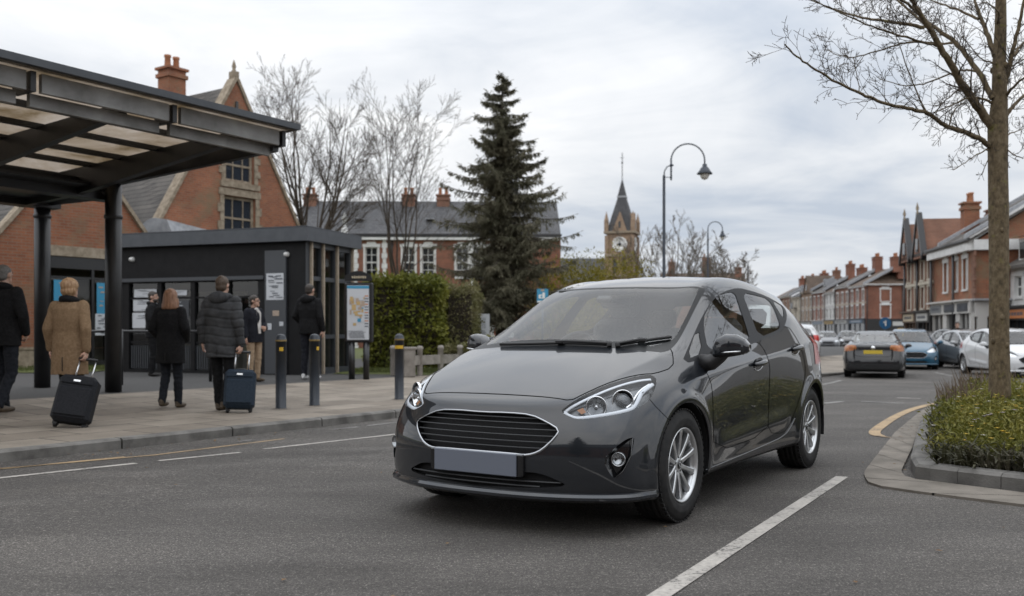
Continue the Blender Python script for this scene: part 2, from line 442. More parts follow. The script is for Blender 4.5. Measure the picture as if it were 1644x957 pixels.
    for sgn in (1, -1):
        for i in range(n - 1):
            for j in range(6):
                q = [vid(B[i][j], sgn), vid(B[i + 1][j], sgn), vid(B[i + 1][j + 1], sgn), vid(B[i][j + 1], sgn)]
                F.append(tuple(q if sgn < 0 else q[::-1]))
                if j == 5 and 6 <= i <= 13: cr[(q[0], q[1])] = .55
                if j == 1 and i < 5: cr[(q[0], q[1])] = .5
        for i in range(10):
            for k in range(4):
                q = [vid(U[i][k], sgn), vid(U[i + 1][k], sgn), vid(U[i + 1][k + 1], sgn), vid(U[i][k + 1], sgn)]
                F.append(tuple(q if sgn < 0 else q[::-1]))
                if k == 1 and i <= 1: cr[(q[0], q[1])] = .85
                if k == 0 and 3 <= i <= 8: cr[(q[0], q[1])] = .45
                if i == 2 and k >= 1: cr[(q[0], q[3])] = .6
        for k in range(3): cr[(vid(U[9][k + 1], sgn), vid(U[9][k + 2], sgn))] = .7
    return V, F, cr

# outlines measured on the photograph's near side (photo pixels), laid on the modelled skin
PX = dict(
 dlo=[(1093,585.3),(1108,550),(1122.9,516.3),(1133,498),(1144.8,479.7),(1163.6,467.2),(1184.5,461.6),(1206.5,467),(1230.2,475),(1250.8,487),(1259.5,493.3),(1263.5,503),(1262.5,517),(1255.5,531.2),(1242.9,538.3),(1217.6,547.8),(1199,556),(1140.6,573.8)],
 tri=[(1119.8,524),(1129,566),(1102,577.5)],
 fglass=[(1127.5,514),(1142.7,484),(1152,475.5),(1163,470.8),(1179,468),(1188,494),(1198,524),(1204.5,547.5),(1170,556.5),(1137.5,566.5)],
 rglass=[(1191,469),(1215.9,474.5),(1233.6,479.9),(1245,498.5),(1253.9,525.7),(1245,531.5),(1219,542),(1203,500)],
 qglass=[(1239,481.5),(1248,486),(1256.8,492),(1258.5,503),(1258.3,513)],
 ws=[(880,425),(1160,425),(1131.5,467.5),(1120.6,486.6),(1104.4,519),(1093,541),(1083.5,555),(1070,566),(900,600)],
 wsclear=[(880,430),(1138,430),(1124,458),(1117,476),(1110,492),(1091,530),(1083,543),(1074,549),(1060,552),(900,600)],
 door1=[(1121.5,574),(1124.5,580),(1132,594),(1138,605),(1143,620.6),(1145,654),(1145.5,728),(1233,695),(1234,650),(1236,602),(1235.7,586),(1230.5,567.5),(1215,545),(1170,559)],
 door2=[(1215,545),(1230.5,567.5),(1235.7,586),(1236,602),(1234,650),(1233,695),(1256,696),(1265,687),(1277.7,658),(1288,625),(1294,596),(1290,570),(1282,548),(1263,520),(1250,536)],
 bonnet=[(640,633.5),(716,630.7),(787,632),(854,635.7),(892,639),(916,643.5),(934.3,634),(969.6,617.5),(1002.2,606.5),(1032,600.6),(1050,600.3),(1081,590),(1080.5,569),(1076,559),(1066,550),(900,520),(640,520)],
 lamp=[(899,660.9),(909.9,652),(934.3,635.7),(969.6,619.4),(1002.2,608.5),(1032,602.3),(1047,601.8),(1054.6,609),(1052.5,623.5),(1044.3,639.8),(1032,651.2),(1010.4,661.5),(969.6,669.1),(928.9,673.9),(915.3,669.5)],
 grille=[(700,662),(778,661.8),(815.6,662.5),(853.2,665.8),(878.3,677.8),(898.2,689.9),(891,703),(871,722.5),(856,729.5),(840.7,731.5),(825.7,729.3),(773,725),(700,722)],
 lgrille=[(700,752),(773,756),(830,757),(866,759.4),(891,769.4),(913.5,780.7),(866,783.7),(773,780.7),(700,777)],
 fog=[(1015.8,702.2),(1018.5,706),(1013.5,732),(1001,757),(990,767.8),(982,766.5),(966.9,737.5),(988.6,717.5),(1006,704.5)],
)
for k_, it in (('dlo', 1), ('tri', 1), ('fglass', 1), ('rglass', 1), ('qglass', 1), ('ws', 1), ('wsclear', 2), ('lamp', 2), ('fog', 1), ('door1', 1), ('door2', 1), ('lgrille', 1), ('grille', 1), ('bonnet', 1)):
    PX[k_] = chaikin(PX[k_], it)
def pxreg(name, mask=None, sc=1.0):
    def fn(V):
        d = sdf(car_px(V), PX[name]) / 250.0 * sc
        if mask is not None: d = np.minimum(d, mask(V))
        return d
    return fn
LAB = dict(paint=0, gone=1, trim=2, glass=3, lamp=4, ws=5, wsband=6, door1=7, door2=8, gap=9, bonnet=10, grille=11, lgrille=12, fog=13, tri=14, fgl=15, rgl=16, qgl=17, rwin=18, tail=19, hatch=20, sill=21, rplate=22)
def car_surface(kind='hatch', level=4):
    V, F, cr = cage(kind); P_, T = subsurf(V, F, level, cr)
    # wheel arch flares
    for cx_ in (0.0, 2.493):
        dd = np.hypot(P_[:, 0] - cx_, P_[:, 2] - .315); k = np.clip(1 - np.abs(dd - .375) / .055, 0, 1) * (np.abs(P_[:, 1]) > .7)
        P_[:, 1] += np.sign(P_[:, 1]) * .013 * (k * k * (3 - 2 * k))
    # scalloped lower door
    k = np.clip(1 - np.abs(P_[:, 2] - (.36 + .06 * (P_[:, 0] - .4))) / .10, 0, 1) * np.clip((P_[:, 0] - .45) / .15, 0, 1) * np.clip((2.0 - P_[:, 0]) / .2, 0, 1) * (np.abs(P_[:, 1]) > .7)
    P_[:, 1] += np.sign(P_[:, 1]) * .010 * k * k * (3 - 2 * k)
    s = Surf(P_, vnormals(P_, T), T); L = LAB
    front = lambda V: -(V[:, 0] - (-.05)); nose = lambda V: -(V[:, 0] + .30)
    s.region(lambda V: np.minimum(np.maximum(.345 - np.hypot(V[:, 0], V[:, 2] - .315), .345 - np.hypot(V[:, 0] - 2.493, V[:, 2] - .315)), np.abs(V[:, 1]) - .5), L['gone'])
    side = lambda V: np.minimum(np.abs(V[:, 1]) - .42, np.minimum(V[:, 2] - .80, np.minimum(V[:, 0] + .05, 2.62 - V[:, 0])))
    dlo = 'dlo' if kind == 'hatch' else 'dlo'
    s.region(pxreg('dlo', side), L['trim'], [0])
    for nm in ('tri', 'fglass', 'rglass', 'qglass'):
        s.region(pxreg(nm, side), L[dict(tri='tri', fglass='fgl', rglass='rgl', qglass='qgl')[nm]], [L['trim']])
    head = lambda V: .715 + .90 * V[:, 1] ** 2 - V[:, 0]
    cowl = lambda V: np.minimum(V[:, 0] - (.035 + .12 * V[:, 1] ** 2), head(V))
    cowl2 = lambda V: np.minimum(V[:, 0] - (.105 + .12 * V[:, 1] ** 2), head(V) - .028)
    s.region(pxreg('ws', cowl), L['wsband'], [0])
    s.region(pxreg('wsclear', cowl2), L['ws'], [L['wsband']])
    s.region(pxreg('lamp', front), L['lamp'], [0])
    s.region(pxreg('grille', nose), L['grille'], [0]); s.region(pxreg('lgrille', nose), L['lgrille'], [0]); s.region(pxreg('fog', nose), L['fog'], [0])
    s.region(pxreg('door1', lambda V: np.minimum(np.abs(V[:, 1]) - .5, np.minimum(V[:, 0] - .1, V[:, 2] - .2))), L['door1'], [0], gap=.0022)
    s.region(pxreg('door2', lambda V: np.minimum(np.abs(V[:, 1]) - .5, np.minimum(V[:, 0] - .8, V[:, 2] - .2))), L['door2'], [0], gap=.0022)
    s.region(pxreg('bonnet', lambda V: np.minimum(V[:, 2] - .64, .40 - V[:, 0])), L['bonnet'], [0], gap=.0032)
    # the bumper's shut line from the lamp to the arch
    d, sg = sline(car_px(s.V), [(1042, 640), (1052, 652), (1062, 662), (1076, 676)])
    ok = (d[s.T].min(1) < 12) & (s.V[s.T][:, :, 0].max(1) < .2)
    for o_ in (-.5, .5):
        d, sg = sline(car_px(s.V), [(1042, 640), (1052, 652), (1062, 662), (1076, 676)])
        ok = (d[s.T].min(1) < 12) & (s.V[s.T][:, :, 0].max(1) < .2)
        s.split(sg + o_, ok)
    c = s.cen(); d, _ = sline(car_px(c), [(1042, 640), (1052, 652), (1062, 662), (1076, 676)])
    s.L[(d < .5) & (c[:, 0] < .2) & (s.L == 0)] = L['gap']
    # sill below the doors
    s.region(lambda V: np.minimum(.232 - V[:, 2], np.minimum(V[:, 0] - .2, 2.3 - V[:, 0])), L['sill'], [0])
    # tail
    xo = 0.0 if kind == 'hatch' else .34
    tailm = lambda V: V[:, 0] - (2.55 + xo)
    yz = lambda V: np.stack([np.abs(V[:, 1]), V[:, 2]], 1)
    if kind == 'hatch':
        rw = chaikin([(-.6, 1.30), (.40, 1.29), (.46, 1.24), (.54, 1.10), (.50, 1.08), (-.6, 1.075)], 1)
        tl = chaikin([(.50, 1.00), (.56, 1.035), (.80, 1.03), (.90, .95), (.90, .80), (.74, .80), (.54, .90)], 1)
        ht = chaikin([(-.7, 1.06), (.52, 1.055), (.56, .99), (.53, .60), (.48, .55), (-.7, .55)], 1)
    else:
        rw = chaikin([(-.7, 1.315), (.46, 1.30), (.62, 1.11), (.60, 1.085), (-.7, 1.10)], 1)
        tl = chaikin([(.46, .99), (.50, 1.01), (.90, 1.02), (.95, .92), (.90, .82), (.70, .83), (.46, .86)], 1)
        ht = chaikin([(-.7, 1.08), (.56, 1.06), (.50, .72), (.45, .66), (-.7, .66)], 1)
    rwm = (lambda V: np.minimum(V[:, 0] - 2.55, V[:, 2] - 1.0)) if kind == 'hatch' else (lambda V: np.minimum(V[:, 0] - 2.02, V[:, 2] - 1.0))
    s.region(lambda V: np.minimum(sdf(yz(V), rw), rwm(V)), L['rwin'], [0])
    s.region(lambda V: np.minimum(sdf(yz(V), tl), tailm(V)), L['tail'], [0])
    s.region(lambda V: np.minimum(sdf(yz(V), ht), tailm(V)), L['hatch'], [0], gap=.004)
    return s

def biggest(V, Tk, u, inv):
    """keep only the largest connected piece"""
    T = inv.reshape(-1, 3); lab = np.arange(len(u))
    while True:
        m = lab[T].min(1); new = lab.copy()
        for c in range(3): np.minimum.at(new, T[:, c], m)
        if (new == lab).all(): break
        lab = new
    tl = lab[T[:, 0]]; vals, cnt = np.unique(tl, return_counts=True); keep = tl == vals[np.argmax(cnt)]
    return np.unique(Tk[keep], return_inverse=True)
def bridge(s, labs, off):
    """inner walls along the edge of a cut-out"""
    E_ = s.rim(labs); V = []; F = []; k = {}
    for a, b in E_:
        q = []
        for i in (a, b):
            if i not in k:
                k[i] = len(V); V.append(s.V[i]); V.append(s.V[i] - s.N[i] * off)
            q.append(k[i])
        F.append((q[0], q[1], q[1] + 1, q[0] + 1))
    return V, F

def car_paint(name, base, flake=.35, metal=.65, rough=.38):
    m = P(name, base, rough, metal, 1.0, .15, coat_r=.012); t = NT(m)
    v = t.coord('Object'); n = t.noise(v, 900, 2, .6)
    t.base(t.mix(t.math('MULTIPLY', n, flake), base, tuple(min(1, c * 1.9 + .01) for c in base)))
    m.node_tree.nodes['Principled BSDF'].inputs['Coat IOR'].default_value = 1.68
    return m

glass_car = glassy('car_glass', (.74, .78, .78), 2.1)
glass_ws = glassy('windscreen_glass', (.88, .92, .93), 1.62)
glass_lens = glassy('lamp_lens', (.97, .98, .99), 1.35)
frit = P('screen_border', (.010, .011, .012), .35, 0, 0, .2)
trim_m = P('window_trim', (.018, .019, .021), .45, 0, 0, .15)
inner_m = P('shell_inside', (.006, .006, .007), .8)
seat_m = noisy('seat_cloth', (.09, .093, .10), (.14, .143, .15), 60, .85)
dash_m = noisy('dashboard', (.075, .078, .082), (.11, .113, .118), 200, .6)
amber = P('amber', (.30, .13, .05), .3)
red_lens = P('red_lens', (.45, .02, .015), .15, coat=.5)
plate_grey = P('plate_grey', (.135, .15, .185), .45)
plate_yellow = P('plate_yellow', (.55, .40, .04), .45)
tyre_m = noisy('tyre', (.011, .011, .0115), (.024, .023, .022), 22, .72, spec=.35)
rim_m = noisy('alloy', (.55, .56, .57), (.66, .67, .68), 14, .3, .85)
dark_metal = P('disc_brake', (.10, .10, .10), .45, .8)

def make_wheel(parent, loc, side, n=48):
    """side = -1: outer face towards -y"""
    M = Matrix.Translation(loc) @ (Matrix.Rotation(R(90), 4, 'X') if side < 0 else Matrix.Rotation(R(-90), 4, 'X'))
    wo = empty('wheel', (0, 0, 0)); wo.parent = parent
    t = MB(); h = .098
    prof = [(.205, -h + .01), (.215, -h + .002), (.25, -h - .004), (.285, -h + .002), (.303, -h + .014), (.312, -h + .03)]
    for k in range(4):
        z0 = -h + .036 + k * .0345
        prof += [(.3145, z0), (.3145, z0 + .026), (.306, z0 + .028), (.306, z0 + .033)]
    prof = prof[:-2] + [(.312, h - .03), (.303, h - .014), (.285, h - .002), (.262, h + .004), (.258, h + .0055), (.25, h + .004), (.228, h + .003), (.214, h - .002), (.206, h - .012)]
    t.lathe(prof, tyre_m, 64, M)
    for k in range(60):                      # shoulder blocks
        a = 2 * PI * k / 60
        for sg in (-1, 1):
            B_ = M @ Matrix.Rotation(a, 4, 'Z') @ Matrix.Translation((.3095, 0, sg * (h - .022)))
            t.box((0, 0, 0), (.009, .020, .026), tyre_m, M=B_)
    t.build('tyre', wo)
    r_ = MB()
    r_.lathe([(.206, -.08), (.19, -.07), (.188, .05), (.196, .075), (.207, .088), (.2075, .094), (.203, .096), (.196, .090), (.190, .078)], rim_m, 64, M)
    for k in range(10):                      # ten spokes, dished
        a = 2 * PI * (k + .5) / 10
        Mk = M @ Matrix.Rotation(a, 4, 'Z'); V = []; F = []
        st_ = ((.030, .017, .062, .03), (.06, .0135, .068, .034), (.10, .0125, .074, .034), (.15, .0145, .080, .03), (.180, .018, .083, .024), (.198, .023, .082, .02))
        for (rr, hw, zz, th_) in st_:
            V += [(rr, -hw, zz - th_), (rr, -hw, zz - .004), (rr, -hw * .62, zz), (rr, hw * .62, zz), (rr, hw, zz - .004), (rr, hw, zz - th_)]
        for i in range(len(st_) - 1):
            for j in range(6): F.append((i * 6 + j, i * 6 + (j + 1) % 6, (i + 1) * 6 + (j + 1) % 6, (i + 1) * 6 + j))
        r_.add([Mk @ Vector(v) for v in V], F, rim_m)
    r_.lathe([(.0, .066), (.022, .068), (.034, .066), (.047, .060), (.056, .045), (.058, .02)], rim_m, 32, M)
    for k in range(5):
        a = 2 * PI * k / 5 + .3
        r_.lathe([(.0, .006), (.007, .006), (.008, 0)], dark_metal, 8, M @ Matrix.Translation((.042 * math.cos(a), .042 * math.sin(a), .060)))
    r_.build('rim', wo)
    c = MB(); c.lathe([(0, .0725), (.02, .072), (.0245, .069), (.026, .063)], gloss_black, 24, M)
    c.tube([M @ Vector((.010 * math.cos(q), .012 * math.sin(q), .0735)) for q in (2.6, 1.9, 1.2, .5, -.1)], .0018, satin, 5)
    c.tube([M @ Vector((.010 * math.cos(q), .012 * math.sin(q), .0735)) for q in (5.7, 5.0, 4.3, 3.6, 3.0)], .0018, satin, 5)
    c.build('centre_cap', wo)
    d = MB(); d.lathe([(.06, .02), (.142, .02), (.145, .012), (.142, .0), (.06, 0)], dark_metal, 40, M)
    d.lathe([(.0, -.03), (.187, -.03), (.187, -.06)], inner_m, 40, M)
    d.box((.115, 0, .012), (.05, .12, .05), black_plastic, M=M)
    d.build('brake_disc', wo)
    return wo

def build_car(name, paint, label, kind='hatch', detail=True):
    s = car_surface(kind, 4 if detail else 3); L = LAB; root = empty(name, CAR_P, CAR_TH, label, 'car')
    def part(nm, labs, mat, off=0.0):
        V, T, N = s.part([L[q] for q in labs], off=off)
        return mesh_np(nm, V, T, mat, root, N) if len(T) else None
    bvh = BVHTree.FromPolygons([Vector(v) for v in s.V], [tuple(int(i) for i in t) for t in s.T])
    # painted shell with a dark inside
    V, T, N = s.part([0, L['gone']][:1]); 
    Vi, Ti, Ni = s.part([L[q] for q in ('paint', 'door1', 'door2', 'bonnet', 'gap', 'trim', 'wsband', 'hatch', 'tail', 'sill')], off=-.013)
    mesh_np('body', np.vstack([V, Vi]), np.vstack([T, Ti[:, ::-1] + len(V)]), [paint, inner_m], root, np.vstack([N, -Ni]), [0] * len(T) + [1] * len(Ti))
    part('bonnet', ['bonnet'], paint); part('boot_lid' if kind == 'sedan' else 'tailgate', ['hatch'], paint)
    doors = {}
    for q in ('door1', 'door2'):
        V, T, N = s.part([L[q]])
        for sg in (-1, 1):
            k = np.sign(V[T].mean(1)[:, 1]) == sg; u, inv = np.unique(T[k], return_inverse=True)
            u, inv = biggest(V, T[k], u, inv)
            doors[q, sg] = mesh_np('door', V[u], inv.reshape(-1, 3), paint, root, N[u])
    part('window_trim', ['trim'], trim_m)
    for q in ('tri', 'fgl', 'rgl', 'qgl'):
        V, T, N = s.part([L[q]], off=-.003)
        for sg in (-1, 1):
            k = np.sign(V[T].mean(1)[:, 1]) == sg; u, inv = np.unique(T[k], return_inverse=True)
            if k.any(): mesh_np('side_window', V[u], inv.reshape(-1, 3), glass_car, root, N[u])
    part('windscreen', ['ws'], glass_ws, -.001); part('windscreen_border', ['wsband'], frit)
    part('rear_window', ['rwin'], glass_car, -.002); part('sill', ['sill'], black_plastic)
    V, T, N = s.part([L['tail']], off=.003)
    for sg in (-1, 1):
        k = np.sign(V[T].mean(1)[:, 1]) == sg; u, inv = np.unique(T[k], return_inverse=True)
        if k.any(): mesh_np('tail_light', V[u], inv.reshape(-1, 3), red_lens if detail else TAIL, root, N[u])
    d_cam = Vector((-CAR_P.x, -CAR_P.y, CAMH)); d_cam = Matrix.Rotation(-CAR_TH, 3, 'Z') @ d_cam
    def hit(u, v, off=0.0):
        """point of the skin under a photo pixel of the near side"""
        dw = Matrix.Rotation(-CAR_TH, 3, 'Z') @ Vector(((u - 822) / FPX, 1, -(v - HOR) / FPX))
        p, n_, _, _ = bvh.ray_cast(d_cam, dw.normalized())
        if p is None: return None, None
        if n_.dot(dw) > 0: n_ = -n_
        return p + n_ * off, n_
    def skin(pl, off):
        q = [hit(*p, off) for p in pl]; q = [a for a in q if a[0] is not None]
        return [a[0] for a in q], [a[1] for a in q]
    mir = lambda p: Vector((p[0], -p[1], p[2]))
    front_x = lambda y, z: (lambda h: h[0].x if h[0] is not None else None)(bvh.ray_cast(Vector((-2, y, z)), Vector((1, 0, 0))))
    # ---- lamps
    V, T, N = s.part([L['lamp']]); ang = None
    for sg in (-1, 1):
        k = np.sign(V[T].mean(1)[:, 1]) == sg; u, inv = np.unique(T[k], return_inverse=True); Tk = inv.reshape(-1, 3); Vk, Nk = V[u], N[u]
        hl = mesh_np('headlight', Vk, Tk, glass_lens, root, Nk)
        hb = MB(); hb.add(Vk - Nk * .045 + np.array([.0, 0, 0]), [tuple(t) for t in Tk], lamp_in if detail else satin, True)
        E_ = [(a, b) for a, b in s.rim([L['lamp']]) if np.sign(s.V[a][1]) == sg]
        for a, b in E_:
            hb.add([s.V[a], s.V[b], s.V[b] - s.N[b] * .045, s.V[a] - s.N[a] * .045], [(0, 1, 2, 3)], gloss_black)
        hb.build('lamp_housing', hl)
        if not detail: continue
        W = (lambda p: p) if sg < 0 else mir
        rb = MB()
        for (uu, vv, rr, dp) in ((958.5, 648.5, .052, .030), (1002.5, 638.5, .054, .026)):
            p, n_ = hit(uu, vv, -dp); axis = Vector((-.88, -.45, .06)).normalized()
            c_ = W(p); ax = axis if sg < 0 else mir(axis)
            Mx = Matrix.Translation(c_) @ ax.to_track_quat('Z', 'Y').to_matrix().to_4x4()
            rb.lathe([(rr * .96, .006), (rr, .010), (rr * 1.06, .008), (rr * 1.08, -.006)], chrome, 28, Mx)
            if rr > .053:
                rb.lathe([(rr * .96, .006), (rr * .80, -.012), (rr * .70, -.014)], gloss_black, 28, Mx)
                rb.lathe([(rr * .70, -.014), (rr * .62, .004), (rr * .40, .016), (0.0, .022)], projector, 28, Mx)
            else:
                rb.lathe([(rr * .96, .006), (rr * .75, -.014), (rr * .4, -.03), (rr * .2, -.034), (0, -.034)], chrome, 28, Mx)
                rb.ball((0, 0, -.01), (.012, .012, .016), satin, Mx)
                for q in range(8):
                    a = 2 * PI * q / 8
                    rb.tube([Mx @ Vector((rr * .3 * math.cos(a), rr * .3 * math.sin(a), -.028)), Mx @ Vector((rr * .9 * math.cos(a), rr * .9 * math.sin(a), .001))], .0012, dark_metal, 4)
        rb.build('reflector', hl)
        am = MB()
        pts, ns = skin([(926, 656.5), (936, 652), (941, 659.5), (933.5, 663)], -.020); am.quad([W(p) for p in pts], amber); am.build('indicator', hl)
        dr = MB()
        for pl, rr in (([(905, 661.5), (916, 653), (938, 640), (970, 625), (1002, 613.5), (1030, 607.5), (1046, 606.5)], .0085), ([(905, 662), (917, 669), (930, 671), (970, 665.5), (1008, 658), (1020, 653), (1027, 640), (1032, 628), (1050, 614.5)], .0115)):
            pl = chaikin(pl, 2, False); pts, ns = skin(pl, -.013)
            dr.tube([W(p) for p in pts], rr, drl, 8, flat=.55, up=[tuple(W(n_)) for n_ in ns])
        dr.build('daytime_strip', hl)
        dk = MB()
        pl = chaikin([(1008, 652), (1017, 645), (1024, 632), (1031, 622), (1046, 612)], 2, False); pts, ns = skin(pl, -.020)
        dk.tube([W(p) for p in pts], .006, chrome, 8, flat=.5, up=[tuple(W(n_)) for n_ in ns]); dk.build('lamp_trim', hl)
    # ---- grilles
    def grille(lab, nm, zs, depth, bar, mat):
        V, T, N = s.part([L[lab]]); g = MB(); inw = np.array([1.0, 0, 0])
        g.add(V + inw * depth, [tuple(t) for t in T], inner_m, True)
        for a, b in s.rim([L[lab]]):
            g.add([s.V[a], s.V[b], s.V[b] + inw * depth, s.V[a] + inw * depth], [(0, 1, 2, 3)], gloss_black)
        o = g.build(nm, root); sl_ = MB()
        for z in zs:
            ys = np.linspace(-.62, .62, 125); pts = []
            for y in ys:
                x = front_x(float(y), z)
                if x is None: continue
                q = np.array([[x, y, z]])
                if sdf(car_px(q), PX[lab])[0] > 1.0: pts.append(Vector((x + .012, y, z)))
            if len(pts) > 2: sl_.tube(pts, bar, mat, 6, flat=.55, up=(0, 0, 1))
        sl_.build('grille_bars', o)
        return o
    if True:
        g1 = grille('grille', 'grille', [.452, .483, .514, .545, .575, .600], .05, .0075, slat_m)
        grille('lgrille', 'lower_grille', [.255, .280], .04, .010, slat_m)
        ring = [p for p in PX['grille'] if p[0] > 776]
        i0 = int(np.argmin([abs(p[0] - 778) + 100 * (p[1] > 690) for p in ring]))
        ring = ring[i0:] + ring[:i0]
        pts, ns = skin(ring, .001); order = [(p, n_) for p, n_ in zip(pts, ns) if p.y < -.004]
        full = [p for p, _ in order] + [mir(p) for p, _ in reversed(order)]
        fn_ = [n_ for _, n_ in order] + [mir(n_) for _, n_ in reversed(order)]
        rg = MB(); zz = [p.z for p in full]; rad = [.0048 + .0040 * max(0, min(1, (.53 - p.z) / .08)) for p in full]
        rg.tube(full, rad, ring_m, 8, flat=.7, up=[tuple(q) for q in fn_], closed=True); rg.build('grille_surround', root)
        # fog lamp recesses
        V, T, N = s.part([L['fog']])
        for sg in (-1, 1):
            W = (lambda p: p) if sg < 0 else mir
            k = np.sign(V[T].mean(1)[:, 1]) == sg; u, inv = np.unique(T[k], return_inverse=True); Tk = inv.reshape(-1, 3)
            inw = np.array([.045, 0.012 * -sg * -1, .0]); fb = MB(); fb.add(V[u] + inw, [tuple(t) for t in Tk], gloss_black, True)
            for a, b in s.rim([L['fog']]):
                if np.sign(s.V[a][1]) == sg: fb.add([s.V[a], s.V[b], s.V[b] + inw, s.V[a] + inw], [(0, 1, 2, 3)], gloss_black)
            fo = fb.build('fog_lamp_recess', root)
            p, n_ = hit(994, 738, -.012); ax = Vector((-.93, -.33, .03)); c_ = W(p); ax = ax if sg < 0 else mir(ax)
            Mx = Matrix.Translation(c_) @ ax.to_track_quat('Z', 'Y').to_matrix().to_4x4()
            fl = MB(); fl.lathe([(0, -.012), (.018, -.008), (.030, .004), (.034, .010), (.037, .008), (.038, -.03)], fog_m, 24, Mx)
            fl.lathe([(.030, .007), (.02, .011), (0, .013)], glass_lens, 24, Mx); fl.build('fog_lamp', fo)
            ed = MB(); pts, ns = skin([(1015.5, 704), (1013, 732), (1000, 757), (989, 766.5)], .001); ed.tube([W(q) for q in pts], .003, gloss_black, 6); ed.build('fog_lamp_trim', fo)
    # ---- splitter lip
    lp = MB(); V = []; F = []; rows = []; plan = []
    for y in np.linspace(0, .62, 22):
        h = bvh.ray_cast(Vector((-2, -y, .235)), Vector((1, 0, 0)))
        if h[0] is not None: plan.append((h[0], h[1]))
    for x in np.linspace(plan[-1][0].x + .02, -.352, 14):
        h = bvh.ray_cast(Vector((x, -2, .235)), Vector((0, 1, 0)))
        if h[0] is not None: plan.append((h[0], h[1]))
    plan = [(Vector((p.x, -p.y, p.z)), Vector((n_.x, -n_.y, n_.z))) for p, n_ in plan[:0:-1]] + plan
    for i, (p, n_) in enumerate(plan):
        o_ = Vector((n_.x, n_.y, 0)).normalized()
        if o_.x > 0 and abs(p.y) < .5: o_ = -o_
        f_ = min(1, min(i, len(plan) - 1 - i) / 9); e_ = .004 + .015 * f_
        rows.append([p - o_ * .01 + Vector((0, 0, -.002)), p + o_ * (e_ * .45) + Vector((0, 0, -.012)), p + o_ * e_ + Vector((0, 0, -.026)), p + o_ * e_ + Vector((0, 0, -.040)), p - o_ * .01 + Vector((0, 0, -.056)), p - o_ * .12 + Vector((0, 0, -.058))])
    for r0 in rows: V += r0
    for i in range(len(rows) - 1):
        for j in range(5): F.append((i * 6 + j, i * 6 + j + 1, (i + 1) * 6 + j + 1, (i + 1) * 6 + j))
    lp.add(V, F, paint, False); lp.build('front_lip', root)
    # ---- number plates
    if detail:
        pl = MB(); c0 = hit(764, 744, 0)[0]; x = min(front_x(float(y), .36) for y in (-.2, 0, .2)) - .012
        pl.box((x, 0, .362), (.010, .53, .118), plate_grey, bev=.004); pl.build('number_plate', root)
        ph = MB(); ph.box((x + .022, 0, .362), (.034, .60, .115), gloss_black, bev=.006); ph.build('plate_holder', root)
    rp = MB(); xr = bvh.ray_cast(Vector((5, 0, .62 if kind == 'hatch' else .78)), Vector((-1, 0, 0)))[0].x
    rp.box((xr + .008, 0, .60 if kind == 'hatch' else .80), (.01, .52, .11), plate_yellow, bev=.003); rp.build('number_plate', root)
    # ---- mirrors
    for sg in (-1, 1):
        my = (lambda p: Vector((p[0] - .10, -p[1], p[2] + .012))) if sg < 0 else (lambda p: Vector((p[0] + .06, p[1] - .03, p[2] + .01)))
        cageV = []; fr = 1
        # rounded housing: stations along y
        V = []; F = []; st_ = ((.845, .028, .030, .885, .50), (.875, .050, .052, .915, .495), (.905, .070, .066, .945, .49), (.955, .076, .074, .955, .495), (1.005, .070, .066, .957, .505), (1.045, .050, .044, .950, .525), (1.068, .02, .020, .946, .54))
        nseg = 20
        for (y, hx, hz, zc_, xc) in st_:
            for j in range(nseg):
                a = 2 * PI * j / nseg; ca, sa = math.cos(a), math.sin(a); e_ = .60
                V.append(my((xc + hx * math.copysign(abs(ca) ** e_, ca), y, zc_ + hz * (1.0 if sa > 0 else .86) * math.copysign(abs(sa) ** e_, sa))))
        for i in range(len(st_) - 1):
            for j in range(nseg): 
                q = (i * nseg + j, i * nseg + (j + 1) % nseg, (i + 1) * nseg + (j + 1) % nseg, (i + 1) * nseg + j); F.append(q if sg > 0 else q[::-1])
        F.append(tuple(range(nseg - 1, -1, -1))); F.append(tuple(range((len(st_) - 1) * nseg, len(st_) * nseg)))
        mo = empty('door_mirror', (0, 0, 0)); mo.parent = root
        mm = MB(); up_ = [f for f in F if sum(V[i].z for i in f) / len(f) > .925]; lo_ = [f for f in F if f not in up_]
        mm.add(V, up_, paint, True); mm.add(V, lo_, black_plastic, True); mm.build('mirror_housing', mo)
        ft = MB(); ft.tube([my((.47, .80, .855)), my((.475, .86, .862)), my((.49, .90, .895)), my((.495, .925, .93))], [.055, .048, .042, .045], black_plastic, 14, up=(1, 0, 0)); ft.build('mirror_foot', mo)
        if detail:
            ir = MB(); ir.tube([my((.428, .935, .918)), my((.424, .97, .921)), my((.435, 1.01, .924)), my((.462, 1.036, .926))], .0065, satin, 8, flat=.8); ir.build('mirror_indicator', mo)
            mg = MB(); mg.box(my((.572, .955, .955)), (.006, .13, .10), chrome); mg.build('mirror_glass', mo)
